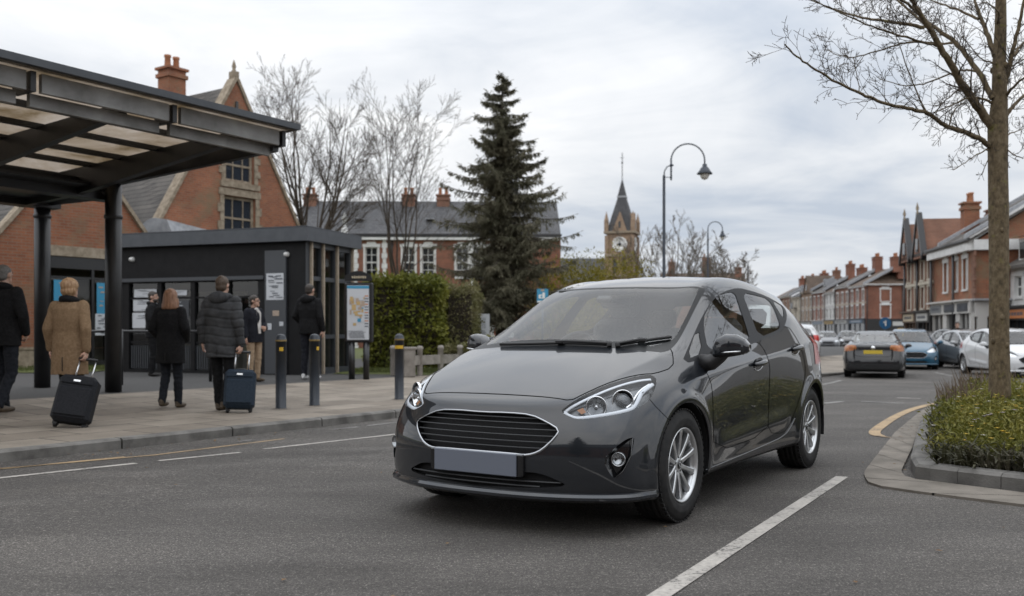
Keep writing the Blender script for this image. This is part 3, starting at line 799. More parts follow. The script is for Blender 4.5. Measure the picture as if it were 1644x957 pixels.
    # ---- handles
    if detail:
        for q, uv in (('door1', (1217.5, 584)), ('door2', (1277, 560.5))):
            p, n_ = hit(*uv, 0)
            for sg in (-1, 1):
                W = (lambda p_: p_) if sg < 0 else mir
                hb = MB(); T_ = Vector((1, 0, .10)).normalized(); up_ = Vector((0, 0, 1))
                V = []; F = []; m_ = 24
                for rr, dn in ((1.0, .0035), (.72, .0032), (.35, .003), (0, .003)):
                    for j in range(m_):
                        a = 2 * PI * j / m_; V.append(W(p + T_ * .092 * rr * math.cos(a) + up_ * (.040 * rr * math.sin(a)) + n_ * dn))
                for i in range(3):
                    for j in range(m_): F.append((i * m_ + j, i * m_ + (j + 1) % m_, (i + 1) * m_ + (j + 1) % m_, (i + 1) * m_ + j))
                hb.add(V, F, gloss_black, True)
                hnd = hb.build('handle_recess', doors[q, sg])
                hn = MB(); pts = [p + T_ * t_ + n_ * (.006 + .028 * (1 - (t_ / .105) ** 4)) + up_ * .006 for t_ in np.linspace(-.10, .10, 13)]
                hn.tube([W(a) for a in pts], [.013 + .006 * (1 - (k_ / 6 - 1) ** 2) for k_ in range(13)], paint, 10, flat=1.0, up=[tuple(W(n_))] * 13)
                ho = hn.build('handle', doors[q, sg])
                hc = MB(); rr_ = [W(p + T_ * .096 * math.cos(a) + up_ * .043 * math.sin(a) + n_ * .003) for a in np.linspace(-2.6, -.3, 14)]
                hc.tube(rr_, .0032, satin, 6); hc.build('handle_trim', doors[q, sg])
        # bright line along the sill
        sb = MB()
        for sg in (-1, 1):
            W = (lambda p_: p_) if sg < 0 else mir
            pts, ns = skin([(1133, 754.5), (1150, 747.5), (1180, 735), (1210, 722.5), (1235, 711.5), (1252, 703.5), (1262, 696), (1269, 686), (1276, 672)], .0005); sb.tube([W(q) for q in pts], .0042, paint, 6)
        sb.build('sill_strip', root)
        # bonnet crease and wipers
        wp = empty('wipers', (0, 0, 0)); wp.parent = root
        def wiper(pivot, arm, blade, block):
            wb = MB(); pts, _ = skin(chaikin(blade, 1, False), .012); wb.tube(pts, .0075, black_plastic, 6, flat=1.3)
            pts, _ = skin(chaikin(arm, 1, False), .020); wb.tube(pts, [.010] * len(pts), black_plastic, 8)
            q, n_ = hit(*block, .016); wb.box(tuple(q), (.035, .055, .028), black_plastic, rz=.25, bev=.008)
            q, n_ = hit(*pivot, .004); wb.lathe([(.016, 0), (.016, .018), (.010, .026), (0, .027)], black_plastic, 12, Matrix.Translation(q)); wb.build('wiper', wp)
        wiper((978, 556.5), [(978, 556), (950, 554), (925, 552.8), (900, 552.2)], [(804, 555.5), (850, 554.6), (900, 553), (940, 554), (976, 556)], (900, 552.6))
        wiper((992, 557), [(992, 556.5), (1008, 553.5), (1030, 549.5)], [(990, 556.5), (1012, 553), (1030, 550.5), (1052, 546.8), (1077, 543.6)], (1031, 550))
    # ---- interior and underside
    fl = MB(); fl.box((1.2, 0, .20), (3.6, 1.40, .04), inner_m)
    for cx_ in (0.0, 2.493):                     # wheel wells
        for sg in (-1, 1):
            V = []; F = []
            for i, a in enumerate(np.linspace(-.25, PI + .25, 17)):
                for yy in (.865, .56): V.append((cx_ + .352 * math.cos(a), sg * yy * (1 if yy < .6 else .985), .315 + .352 * math.sin(a)))
            for i in range(16): F.append((2 * i, 2 * i + 1, 2 * i + 3, 2 * i + 2))
            fl.add(V, F, inner_m, True); fl.box((cx_, sg * .56, .42), (.7, .02, .5), inner_m)
    fl.build('underbody', root)
    ins = MB()
    ins.box((.62, 0, .80), (.50, 1.38, .22), dash_m, bev=.06); ins.box((.40, 0, .86), (.55, 1.30, .10), dash_m, bev=.03); ins.box((1.4, 0, .35), (2.6, 1.36, .1), inner_m)
    ins.box((2.65, 0, .85), (.5, 1.2, .06), inner_m)
    ins.build('dashboard', root)
    for y in (-.36, .36):
        st_ = MB(); st_.box((1.30, y, .52), (.5, .48, .16), seat_m, bev=.06)
        Mx = Matrix.Translation((1.58, y, .85)) @ Matrix.Rotation(R(16), 4, 'Y'); st_.box((0, 0, 0), (.14, .47, .62), seat_m, M=Mx, bev=.06)
        st_.box((.0, 0, .42), (.09, .26, .19), seat_m, M=Mx, bev=.04); st_.build('seat', root)
    st_ = MB(); Mx = Matrix.Translation((2.35, 0, .82)) @ Matrix.Rotation(R(20), 4, 'Y'); st_.box((0, 0, 0), (.14, 1.2, .55), seat_m, M=Mx, bev=.06)
    for y in ((-.38, .38) if detail else ()): st_.box((0, y, .36), (.08, .24, .16), seat_m, M=Mx, bev=.04)
    st_.build('rear_bench', root)
    sw = MB(); Mx = Matrix.Translation((.92, .36, .88)) @ Matrix.Rotation(R(-64), 4, 'Y')
    sw.tube([Mx @ Vector((.18 * math.cos(a), .18 * math.sin(a), 0)) for a in np.linspace(0, 2 * PI, 24, endpoint=False)], .016, black_plastic, 8, closed=True)
    sw.box((0, 0, -.02), (.13, .15, .05), black_plastic, M=Mx, bev=.02); sw.box((0, 0, -.01), (.03, .34, .02), black_plastic, M=Mx); sw.build('steering_wheel', root)
    if detail:
        rm = MB(); rm.box((.86, 0, 1.245), (.05, .24, .07), black_plastic, bev=.02); rm.box((.72, 0, 1.265), (.14, .12, .05), black_plastic, bev=.02); rm.build('rear_view_mirror', root)
    wx = 2.493 if kind == 'hatch' else 2.62
    for x in (0, 2.493):
        for sg in (-1, 1): make_wheel(root, (x, sg * .748, .3145), sg)
    return root
ring_m = P('ring_chrome', (.40, .41, .43), .16, 1.0)
lamp_in = noisy('lamp_housing', (.10, .105, .11), (.19, .195, .20), 14, .25, .75)
projector = glassy('projector', (.6, .62, .65), 1.6, 0, .5, (.05, .055, .06))
drl = P('daytime_strip', (.62, .65, .69), .25)
fog_m = P('fog_reflector', (.35, .36, .37), .2, 1.0)
slat_m = P('grille_slat', (.028, .029, .031), .28)
hero_paint = car_paint('charcoal_paint', (.0085, .0105, .014), .5, .25, .36)
TAIL = red_lens
hero = build_car('hatchback', hero_paint, 'dark charcoal grey hatchback with chrome grille ring parked in the foreground')
# ------------------------------------------------------------------ the lie of the land
K0 = Vector((-4.43, 8.2)); KD = Vector((math.cos(R(55.4)), math.sin(R(55.4)))); KN = Vector((-KD.y, KD.x))
def sm(a, b, x):
    t = max(0.0, min(1.0, (x - a) / (b - a))); return t * t * (3 - 2 * t)
def sq(X, Y):
    v = Vector((X, Y)) - K0; return v.dot(KD), v.dot(KN)
def XY(s, q): return K0 + KD * s + KN * q
def road_z(X, Y):
    s, q = sq(X, Y); return -.08 * sm(-3.4, -.5, q) * (1 - sm(14, 24, s)) - .28 * sm(10, 24, s)
def pave_z(X, Y):
    s, q = sq(X, Y); return .02 - .28 * sm(14, 30, s) * (1 - sm(3, 8, q) * .8) + .11 * sm(2.5, 6, q)
def GZ(X, Y): return pave_z(X, Y) if sq(X, Y)[1] > 0 else road_z(X, Y)

# materials of the ground
asphalt = P('asphalt', (.05, .05, .05), .82); t = NT(asphalt); v = t.world()
vor = t.n('ShaderNodeTexVoronoi'); vor.inputs['Scale'].default_value = 95; t.l(v, vor.inputs['Vector'])
spk = t.ramp(t.math('ADD', t.math('MULTIPLY', t.noise(v, 105, 2, .75), .68), t.math('MULTIPLY', t.noise(v, 34, 3, .7), .32)), [(.34, (.020, .018, .016)), (.46, (.064, .058, .052)), (.56, (.112, .102, .093)), (.65, (.34, .315, .285))])
patch = t.ramp(t.noise(v, .55, 5, .6), [(.30, (.68, .67, .66)), (.5, (1, 1, 1)), (.68, (1.20, 1.19, 1.17))])
c = t.mix(1.0, spk, patch, 'MULTIPLY')
stn = t.ramp(t.noise(t.world((.35, 1.1, 1), (0, 0, R(33))), 1.1, 5, .6), [(.42, (1, 1, 1)), (.54, (.74, .735, .73))])
t.base(t.mix(1.0, c, stn, 'MULTIPLY'))
t.bump(t.math('ADD', t.math('MULTIPLY', vor.outputs['Distance'], .9), t.noise(v, 130, 3, .7)), .55, .012)
asphalt2 = noisy('forecourt_asphalt', (.040, .039, .038), (.070, .068, .066), 50, .85, bump=.3, kind='World')
concrete = noisy('kerb_concrete', (.19, .185, .175), (.30, .29, .275), 7, .85, bump=.25, bscale=90, kind='World')
t = NT(concrete); 
kerb_stone = noisy('kerb_stone', (.085, .080, .073), (.185, .176, .162), 4, .8, bump=.35, bscale=70, kind='World')
apron_m = noisy('apron_flag', (.125, .11, .09), (.21, .185, .155), 3.5, .85, bump=.25, bscale=90, kind='World')
slab = P('paving_slab', (.25, .22, .19), .8); t = NT(slab)
vv = t.world((1, 1, 1), (0, 0, -R(55.4)))
br = t.n('ShaderNodeTexBrick'); t.l(vv, br.inputs['Vector']); br.inputs['Scale'].default_value = 1.0
br.inputs['Brick Width'].default_value = .9; br.inputs['Row Height'].default_value = .6; br.inputs['Mortar Size'].default_value = .011; br.inputs['Mortar Smooth'].default_value = .15
br.inputs['Color1'].default_value = (.195, .165, .132, 1); br.inputs['Color2'].default_value = (.30, .262, .215, 1); br.inputs['Mortar'].default_value = (.055, .048, .04, 1)
gr = t.ramp(t.noise(t.world(), 1.3, 6, .65), [(.28, (.66, .65, .64)), (.7, (1.12, 1.11, 1.10))])
fi = t.ramp(t.noise(t.world(), 60, 3, .6), [(.3, (.86, .86, .86)), (.7, (1.08, 1.08, 1.08))])
t.base(t.mix(1.0, t.mix(1.0, br.outputs['Color'], gr, 'MULTIPLY'), fi, 'MULTIPLY')); t.bump(t.math('SUBTRACT', t.noise(t.world(), 60, 3, .6), t.math('MULTIPLY', br.outputs['Fac'], 2.5)), .3, .006)
grass_m = noisy('turf', (.055, .070, .014), (.10, .115, .028), 14, .9, kind='World')
soil = noisy('soil', (.028, .022, .016), (.055, .044, .032), 30, .95, bump=.5, kind='World')
def worn(name, col, lo=.40, hi=.52):
    m = P(name, col, .7); t = NT(m); v = t.world(); n = t.noise(v, 38, 4, .7); n2 = t.noise(v, 3.2, 4, .6)
    s_ = t.math('ADD', t.math('MULTIPLY', n, .6), t.math('MULTIPLY', n2, .4))
    t.base(t.ramp(s_, [(lo - .06, (.055, .054, .052)), (lo + .03, tuple(c * .72 for c in col)), (hi + .1, col)])); return m
mark_white = worn('road_paint_white', (.46, .43, .39), .42, .5); mark_yellow = worn('road_paint_yellow', (.44, .31, .17), .43, .51)
mark_faint = worn('road_paint_worn', (.33, .32, .30), .48, .56)

def sheet(name, xs, ys, zf, mat, kind='structure', f=lambda x, y: (x, y)):
    V = [(*f(x, y), 0) for x in xs for y in ys]; V = [(a, b, zf(a, b)) for a, b, _ in V]; n = len(ys)
    F = [(i * n + j, (i + 1) * n + j, (i + 1) * n + j + 1, i * n + j + 1) for i in range(len(xs) - 1) for j in range(n - 1)]
    o = mesh_np(name, V, F, mat); o['kind'] = kind; return o
ax = lambda *seg: [x for a, b, n in seg for x in [a + (b - a) * i / n for i in range(n)]]
gx = ax((-700, -60, 8), (-60, -20, 10), (-20, 30, 50), (30, 60, 10), (60, 700, 8)) + [700]
gy = ax((-300, -20, 6), (-20, 0, 8), (0, 40, 50), (40, 80, 10), (80, 900, 8)) + [900]
sheet('road', gx, gy, road_z, asphalt)
# pavement: kerb stones, slabs, forecourt
def strip(name, s0, s1, ns, q0, q1, nq, mat, dz=0.0, kind='structure'):
    xs = [s0 + (s1 - s0) * i / ns for i in range(ns + 1)]; qs = [q0 + (q1 - q0) * i / nq for i in range(nq + 1)]
    return sheet(name, xs, qs, lambda x, y: pave_z(x, y) + dz, mat, kind, lambda s, q: tuple(XY(s, q)))
strip('pavement', -16, 60, 76, .14, 4.95, 10, slab)
strip('forecourt', -16, 60, 76, 4.95, 15.0, 12, asphalt2, -.004)
strip('verge', -30, 70, 40, 15.0, 70, 20, grass_m, -.006)
kb = MB(); s = -16.0; 
while s < 60:
    L_ = 1.32; g = .011; k = []
    for ss in (s + g, s + L_ - g):
        for (q_, up_) in ((-.002, 0), (.0, .82), (.022, 1.0), (.135, 1.0)):
            p = XY(ss, q_); zt = pave_z(*XY(ss, .15)); zb = road_z(*XY(ss, -.02)) - .03
            k.append((p.x, p.y, zb + (zt - zb) * (up_ if up_ != 1.0 else 1) + (.002 if up_ == 1.0 else (-.018 if up_ == .82 else 0)) if up_ else zb))
    for i in (1, 5): k[i] = (k[i][0], k[i][1], k[i + 1][2] - .02)
    # end caps too
    kb.add(k, [(0, 4, 5, 1), (1, 5, 6, 2), (2, 6, 7, 3), (0, 1, 2, 3), (7, 6, 5, 4)], kerb_stone, False)
    s += L_
o = kb.build('kerb'); o['kind'] = 'structure'
bb = MB(); V = []
for i in range(77):
    ss = -16 + i; p = XY(ss, .05); V += [(p.x, p.y, road_z(*XY(ss, -.02)) - .1), (p.x, p.y, pave_z(*XY(ss, .15)) - .012)]
bb.add(V, [(2 * i, 2 * i + 2, 2 * i + 3, 2 * i + 1) for i in range(76)], soil); bb.build('kerb_bed')['kind'] = 'structure'

# road markings
def ribbon(name, pts, w, mat, dz=.005, zf=road_z, kind='structure'):
    V = []; n = len(pts); ws = w if hasattr(w, '__len__') else [w] * n
    P2 = [Vector(p) for p in pts]
    for i, p in enumerate(P2):
        t_ = (P2[min(i + 1, n - 1)] - P2[max(i - 1, 0)]).normalized(); nn_ = Vector((-t_.y, t_.x))
        for sg in (1, -1):
            q_ = p + nn_ * sg * ws[i] / 2; V.append((q_.x, q_.y, zf(q_.x, q_.y) + dz))
    o = mesh_np(name, V, [(2 * i + 1, 2 * i + 3, 2 * i + 2, 2 * i) for i in range(n - 1)], mat, smooth=False); o['kind'] = kind; return o
def dens(pts, step=.4):
    out = []
    for a, b in zip(pts[:-1], pts[1:]):
        a, b = Vector(a), Vector(b); k = max(1, int((b - a).length / step)); out += [a.lerp(b, i / k) for i in range(k)]
    return out + [Vector(pts[-1])]
gp = lambda u, v, z=0.0: at(u, v, z=z).to_2d()
# the solid and broken white edge lines along the left kerb
def gz_at(u, v):
    z = 0.0
    for _ in range(6): p = at(u, v, z=z); z = road_z(p.x, p.y)
    return at(u, v, z=z).to_2d()
a, b = gz_at(0, 769), gz_at(386, 727); d_ = (b - a).normalized()
ribbon('road_marking', dens([a - d_ * 6, gz_at(218, 744.5)]), .085, mark_white); ribbon('road_marking', dens([gz_at(255, 740.5), b]), .08, mark_white)
ribbon('road_marking', dens([gz_at(424, 721.5), gz_at(660, 695)]), .085, mark_white)
for da in ((.40, .70), (.52, .82)): pass
ribbon('road_marking', dens([XY(-14, -.30), XY(-1.0, -.30), gz_at(200, 734)]), .05, mark_yellow)
ribbon('road_marking', dens([gz_at(0, 753) - d_ * 6, gz_at(0, 753), gz_at(250, 731), gz_at(456, 705)]), .05, mark_yellow)
ribbon('road_marking', dens([gz_at(380, 710), gz_at(405, 707)]), .05, mark_faint)
ribbon('road_marking', dens([gz_at(535, 690), gz_at(575, 686)]), .05, mark_faint); ribbon('road_marking', dens([gz_at(590, 684), gz_at(660, 676)]), .05, mark_faint)
# the long white line at lower right
a, b = gp(1352, 766), gp(1060, 957); d_ = (b - a).normalized()
ribbon('road_marking', dens([a, b, b + d_ * 3]), .085, mark_white)
for (u0, v0, u1, v1) in ((1440, 639, 1478, 640.5), (1382, 645, 1450, 648), (1310, 619, 1350, 611), (1316, 600, 1335, 594), (1312, 584, 1326, 580), (1500, 598, 1530, 604), (1322, 648, 1352, 645), (1306, 571, 1318, 568.5)):
    ribbon('road_marking', dens([gz_at(u0, v0), gz_at(u1, v1)]), .11, mark_white if u0 == 1440 else mark_faint)
# the planter island: apron flags, yellow line, kerb, soil
def poly_sheet(name, pts, z, mat, zb=None):
    m = MB(); n = len(pts); V = [(p[0], p[1], z) for p in pts]; F = [tuple(range(n))]
    if zb is not None: V += [(p[0], p[1], zb) for p in pts]; F += [(i, n + i, n + (i + 1) % n, (i + 1) % n) for i in range(n)]
    m.add(V, F, mat); o = m.build(name); o['kind'] = 'structure'; return o
ap_out = [gp(u, v) for u, v in ((1644, 814), (1562, 804), (1470, 792), (1410, 783), (1394, 777), (1387, 767), (1389, 758), (1401, 742), (1437, 696), (1480, 660), (1504, 649))]
kl = [Vector((2.84, 6.78)), Vector((3.62, 8.5)), Vector((4.61, 10.66)), Vector((5.5, 12.3)), Vector((6.2, 13.1)), Vector((7.2, 13.3)), Vector((8.4, 12.4)), Vector((8.6, 9.5)), Vector((7.2, 5.6)), Vector((5.4, 3.7))]
kf = [Vector((4.2, 5.05)), Vector((3.33, 6.16)), Vector((2.96, 6.60))]
KERB = kl + kf          # closed loop
af = [p for p in ap_out]; 
poly = [Vector((5.2, 3.3)), Vector((4.0, 4.7))] + af + [Vector((5.9, 12.9)), Vector((6.0, 12.6)), Vector((4.9, 10.6)), Vector((3.9, 8.5)), Vector((3.2, 6.9)), Vector((3.6, 6.4)), Vector((5.6, 3.9))]
# apron flags split by joints
def apron():
    m = MB(); inner = [Vector((5.25, 3.55)), Vector((4.1, 4.98)), Vector((3.28, 6.07)), Vector((3.06, 6.34)), Vector((2.93, 6.50)), Vector((2.87, 6.57)), Vector((2.82, 6.63)), Vector((2.80, 6.70)), Vector((2.82, 6.83)), Vector((2.90, 7.05)), Vector((3.62, 8.55)), Vector((4.61, 10.70)), Vector((5.48, 12.32))]
    outer = [Vector((4.95, 3.25)), Vector((3.85, 4.70))] + af
    k = min(len(inner), len(outer))
    A = dens(outer, .1); B = dens(inner, .1); la = [0]; lb = [0]
    for i in range(1, len(A)): la.append(la[-1] + (A[i] - A[i - 1]).length)
    for i in range(1, len(B)): lb.append(lb[-1] + (B[i] - B[i - 1]).length)
    def ev(Q, l, t):
        x = t * l[-1]
        for i in range(1, len(Q)):
            if l[i] >= x: return Q[i - 1].lerp(Q[i], (x - l[i - 1]) / max(1e-9, l[i] - l[i - 1]))
        return Q[-1]
    n = 17
    for i in range(n):
        t0, t1 = (i + .012) / n, (i + .988) / n; V = []
        for j in range(5):
            t_ = t0 + (t1 - t0) * j / 4; o_, n_ = ev(A, la, t_), ev(B, lb, t_); V += [(o_.x, o_.y, .016), (n_.x, n_.y, .022)]
        b_ = len(V); V += [(x, y, -.01) for x, y, z in V]
        F = [(2 * j, 2 * j + 1, 2 * j + 3, 2 * j + 2) for j in range(4)] + [(2 * j, 2 * j + 2, b_ + 2 * j + 2, b_ + 2 * j) for j in range(4)]
        m.add(V, F, apron_m)
    o = m.build('apron'); o['kind'] = 'structure'
apron()
pk = [gp(u, v) for u, v in ((1452, 704.5), (1424, 703), (1406, 699), (1403, 694), (1412, 686), (1436, 670), (1462, 658), (1490, 650.5), (1512, 647))]
pk = [Vector(p) for p in chaikin([tuple(p) for p in pk], 2, False)]
ribbon('road_marking', pk, [.04] * 8 + [.115] * (len(pk) - 8), mark_yellow, dz=.006)
def offset_loop(L_, d):
    out = []; n = len(L_)
    for i in range(n):
        t_ = (L_[(i + 1) % n] - L_[i - 1]).normalized(); out.append(L_[i] + Vector((t_.y, -t_.x)) * d)   # loop runs clockwise seen from above
    return out
KLOOP = [Vector(p) for p in chaikin([tuple(p) for p in KERB], 1)]
kin = offset_loop(KLOOP, .15); kmid = offset_loop(KLOOP, .025)
if abs(sum(a.x * b.y - b.x * a.y for a, b in zip(kin, kin[1:] + kin[:1]))) > abs(sum(a.x * b.y - b.x * a.y for a, b in zip(KLOOP, KLOOP[1:] + KLOOP[:1]))):
    kin = offset_loop(KLOOP, -.15); kmid = offset_loop(KLOOP, -.025)
pl_ = MB()
per = 0.0; n = len(KLOOP)
for i in range(n):
    j = (i + 1) % n; a, b = KLOOP[i], KLOOP[j]; L_ = (b - a).length; k = max(1, round(L_ / .62))
    for q in range(k):
        t0, t1 = (q + .006) / k, (q + .994) / k
        g0, g1, m0, m1, n0, n1 = a.lerp(b, t0), a.lerp(b, t1), kmid[i].lerp(kmid[j], t0), kmid[i].lerp(kmid[j], t1), kin[i].lerp(kin[j], t0), kin[i].lerp(kin[j], t1)
        V = [(*g0, -.02), (*g1, -.02), (*g1, .092), (*g0, .092), (*m1, .112), (*m0, .112), (*n1, .116), (*n0, .116), (*n1, .0), (*n0, .0)]
        pl_.add(V, [(0, 1, 2, 3), (3, 2, 4, 5), (5, 4, 6, 7), (7, 6, 8, 9), (0, 3, 5, 7, 9), (1, 8, 6, 4, 2)], kerb_stone)
o = pl_.build('planter_kerb'); o['kind'] = 'structure'
poly_sheet('planter_soil', offset_loop(kin, 0), .085, soil)
# ------------------------------------------------------------------ building kit
def brick(name, c1, c2, mortar, var=(.7, 1.2), mott=None):
    m = P(name, c1, .85); t = NT(m); cc = t.n('ShaderNodeTexCoord'); s_ = t.n('ShaderNodeSeparateXYZ'); t.l(cc.outputs['Object'], s_.inputs[0])
    cb = t.n('ShaderNodeCombineXYZ'); t.l(t.math('ADD', s_.outputs[0], s_.outputs[1]), cb.inputs[0]); t.l(s_.outputs[2], cb.inputs[1])
    b = t.n('ShaderNodeTexBrick'); t.l(cb.outputs[0], b.inputs['Vector']); b.inputs['Scale'].default_value = 1
    b.inputs['Brick Width'].default_value = .225; b.inputs['Row Height'].default_value = .075; b.inputs['Mortar Size'].default_value = .006; b.inputs['Bias'].default_value = -.1
    b.inputs['Color1'].default_value = (*c1, 1); b.inputs['Color2'].default_value = (*c2, 1); b.inputs['Mortar'].default_value = (*mortar, 1)
    v = t.world(); g = t.ramp(t.noise(v, .9, 6, .65), [(.3, (var[0],) * 3), (.7, (var[1],) * 3)])
    c = t.mix(1.0, b.outputs['Color'], g, 'MULTIPLY')
    if mott:
        c = t.mix(t.ramp(t.noise(t.world((1, 1, 1.6)), .8, 5, .7), [(.50, (0, 0, 0)), (.66, (.75, .75, .75))]), c, mott)
    t.base(c); t.bump(t.math('SUBTRACT', t.noise(v, 30, 3), b.outputs['Fac']), .35, .01); return m
br_orange = brick('brick_orange', (.31, .115, .056), (.235, .085, .045), (.25, .19, .14), (.75, 1.2), (.20, .15, .09))
br_red = brick('brick_red', (.25, .092, .055), (.195, .075, .047), (.22, .16, .12))
br_brown = brick('brick_brown', (.24, .11, .07), (.19, .085, .055), (.22, .18, .14))
br_tan = brick('brick_tan', (.31, .21, .14), (.25, .17, .11), (.28, .24, .19))
stone = noisy('stone_dressing', (.21, .165, .115), (.36, .30, .225), 7, .85, kind='World')
stone_tower = noisy('tower_stone', (.255, .175, .12), (.34, .245, .17), 2.5, .85, kind='World')
render_white = noisy('white_render', (.60, .60, .59), (.72, .72, .71), 3, .7, kind='World')
cream = noisy('cream_render', (.46, .41, .33), (.56, .51, .43), 3, .75, kind='World')
def tiles(name, c1, c2):
    m = P(name, c1, .75); t = NT(m); cc = t.n('ShaderNodeTexCoord'); s_ = t.n('ShaderNodeSeparateXYZ'); t.l(cc.outputs['Object'], s_.inputs[0])
    cb = t.n('ShaderNodeCombineXYZ'); t.l(t.math('ADD', s_.outputs[0], t.math('MULTIPLY', s_.outputs[1], .13)), cb.inputs[0]); t.l(s_.outputs[2], cb.inputs[1])
    b = t.n('ShaderNodeTexBrick'); t.l(cb.outputs[0], b.inputs['Vector']); b.inputs['Scale'].default_value = 1
    b.inputs['Brick Width'].default_value = .26; b.inputs['Row Height'].default_value = .16; b.inputs['Mortar Size'].default_value = .012
    b.inputs['Color1'].default_value = (*c1, 1); b.inputs['Color2'].default_value = (*c2, 1); b.inputs['Mortar'].default_value = (*[x * .4 for x in c1], 1)
    g = t.ramp(t.noise(t.world(), 1.6, 5, .7), [(.3, (.72, .72, .72)), (.7, (1.25, 1.22, 1.18))])
    t.base(t.mix(1.0, b.outputs['Color'], g, 'MULTIPLY')); t.bump(t.math('SUBTRACT', 1.0, b.outputs['Fac']), .4, .02); return m
slate = tiles('slate', (.060, .062, .068), (.085, .085, .09)); tile_brown = tiles('roof_tile_brown', (.105, .075, .055), (.14, .10, .075))
tile_grey = tiles('roof_tile_grey', (.085, .078, .072), (.115, .105, .095)); tile_red = tiles('roof_tile_red', (.15, .085, .06), (.11, .07, .055))
lead = noisy('lead', (.26, .27, .29), (.36, .37, .39), 6, .5, kind='World')
win_glass = glassy('window_glass', (.5, .55, .55), 1.6, 0, .75, (.02, .022, .025))
leaded = glassy('leaded_glass', (.4, .45, .5), 1.5, .05, .85, (.035, .042, .055))
sash_m = P('sash_paint', (.68, .68, .66), .4)
black_paint = P('black_paint', (.012, .012, .013), .35, coat=.2)
terracotta = noisy('terracotta', (.33, .14, .07), (.42, .19, .10), 8, .8)

class Bld:
    """one building: local x along the front, y into the building, z up"""
    def __init__(s, name, loc, yaw, label, cat, group=None):
        s.o = empty(name, loc, yaw, label, cat, group)
    def wall(s, name, mat, x0, x1, z0, z1, holes=(), y=0.0, dep=.35, face='f', top=None, parent=None):
        """a wall with openings; top(x) gives a sloping head. face 'f' runs along x, 'l'/'r' along y at x = x0"""
        xs = sorted({x0, x1} | {h[0] for h in holes} | {h[1] for h in holes} | (set(top[1]) if top else set())); zs = sorted({z0, z1} | {h[2] for h in holes} | {h[3] for h in holes})
        m = MB(); inh = lambda a, b: any(h[0] < a < h[1] and h[2] < b < h[3] for h in holes)
        T = (lambda a, d, b: (a, y + d, b)) if face == 'f' else ((lambda a, d, b: (y + d, a, b)) if face == 'l' else (lambda a, d, b: (y - d, a, b)))
        for i in range(len(xs) - 1):
            for j in range(len(zs) - 1):
                if not inh((xs[i] + xs[i + 1]) / 2, (zs[j] + zs[j + 1]) / 2):
                    m.quad([T(xs[i], 0, zs[j]), T(xs[i + 1], 0, zs[j]), T(xs[i + 1], 0, zs[j + 1]), T(xs[i], 0, zs[j + 1])], mat)
        if top:
            f, bx = top
            for i in range(len(xs) - 1):
                a, b = xs[i], xs[i + 1]
                if f(a) > z1 + 1e-6 or f(b) > z1 + 1e-6: m.quad([T(a, 0, z1), T(b, 0, z1), T(b, 0, f(b)), T(a, 0, f(a))], mat)
        for h in holes:
            for (p, q) in (((h[0], h[2]), (h[0], h[3])), ((h[0], h[3]), (h[1], h[3])), ((h[1], h[3]), (h[1], h[2])), ((h[1], h[2]), (h[0], h[2]))):
                m.quad([T(p[0], 0, p[1]), T(q[0], 0, q[1]), T(q[0], dep, q[1]), T(p[0], dep, p[1])], mat)
        return m.build(name, parent or s.o)
    def sash(s, x0, x1, z0, z1, y=0.0, fr=sash_m, gl=None, bars=(1, 1), surround=None, head=0, cur=None, face='f', fw=.06, sill=True):
        T = (lambda a, d, b: (a, y + d, b)) if face == 'f' else ((lambda a, d, b: (y + d, a, b)) if face == 'l' else (lambda a, d, b: (y - d, a, b)))
        def bx(m, a0, a1, d0, d1, b0, b1, mat):
            P_ = [T(a, d, b) for b in (b0, b1) for (a, d) in ((a0, d0), (a1, d0), (a1, d1), (a0, d1))]
            m.add(P_, [(3, 2, 1, 0), (4, 5, 6, 7), (0, 1, 5, 4), (1, 2, 6, 5), (2, 3, 7, 6), (3, 0, 4, 7)], mat)
        m = MB(); d0, d1 = .10, .17
        for (a0, a1, b0, b1) in ((x0, x0 + fw, z0, z1), (x1 - fw, x1, z0, z1), (x0 + fw, x1 - fw, z0, z0 + fw), (x0 + fw, x1 - fw, z1 - fw, z1)): bx(m, a0, a1, d0, d1, b0, b1, fr)
        for k in range(1, bars[0] + 1):
            xx = x0 + (x1 - x0) * k / (bars[0] + 1); bx(m, xx - .018, xx + .018, d0 + .01, d1 - .01, z0 + fw, z1 - fw, fr)
        for k in range(1, bars[1] + 1):
            zz = z0 + (z1 - z0) * k / (bars[1] + 1); hw = .035 if k == (bars[1] + 1) / 2 else .016
            bx(m, x0 + fw, x1 - fw, d0 + .012, d1 - .012, zz - hw, zz + hw, fr)
        if sill: bx(m, x0 - .08, x1 + .08, -.07, .11, z0 - .09, z0 - .004, surround or fr)
        if surround:
            w_ = .11
            bx(m, x0 - w_, x0 - .004, -.03, .05, z0, z1, surround); bx(m, x1 + .004, x1 + w_, -.03, .05, z0, z1, surround)
            bx(m, x0 - w_ - .05, x1 + w_ + .05, -.045, .05, z1 + .004, z1 + .20, surround)
            if head: bx(m, x0 + .1, x1 - .1, -.05, .05, z1 + .203, z1 + .203 + head, surround)
        w_ = m.build('window', s.o); g = MB()
        g.quad([T(x0 + .01, d1 - .03, z0 + .01), T(x1 - .01, d1 - .03, z0 + .01), T(x1 - .01, d1 - .03, z1 - .01), T(x0 + .01, d1 - .03, z1 - .01)], gl or win_glass); g.build('pane', w_)
        b = MB(); b.quad([T(x0, .45, z0), T(x1, .45, z0), T(x1, .45, z1), T(x0, .45, z1)], inner_m)
        if cur is not None:
            b.quad([T(x0, .30, z0 + (z1 - z0) * cur), T(x1, .30, z0 + (z1 - z0) * cur), T(x1, .30, z1), T(x0, .30, z1)], cream)
        b.build('room_dark', w_)
        return w_
    def roof(s, pts_fn, mat, name='roof', parent=None): ...
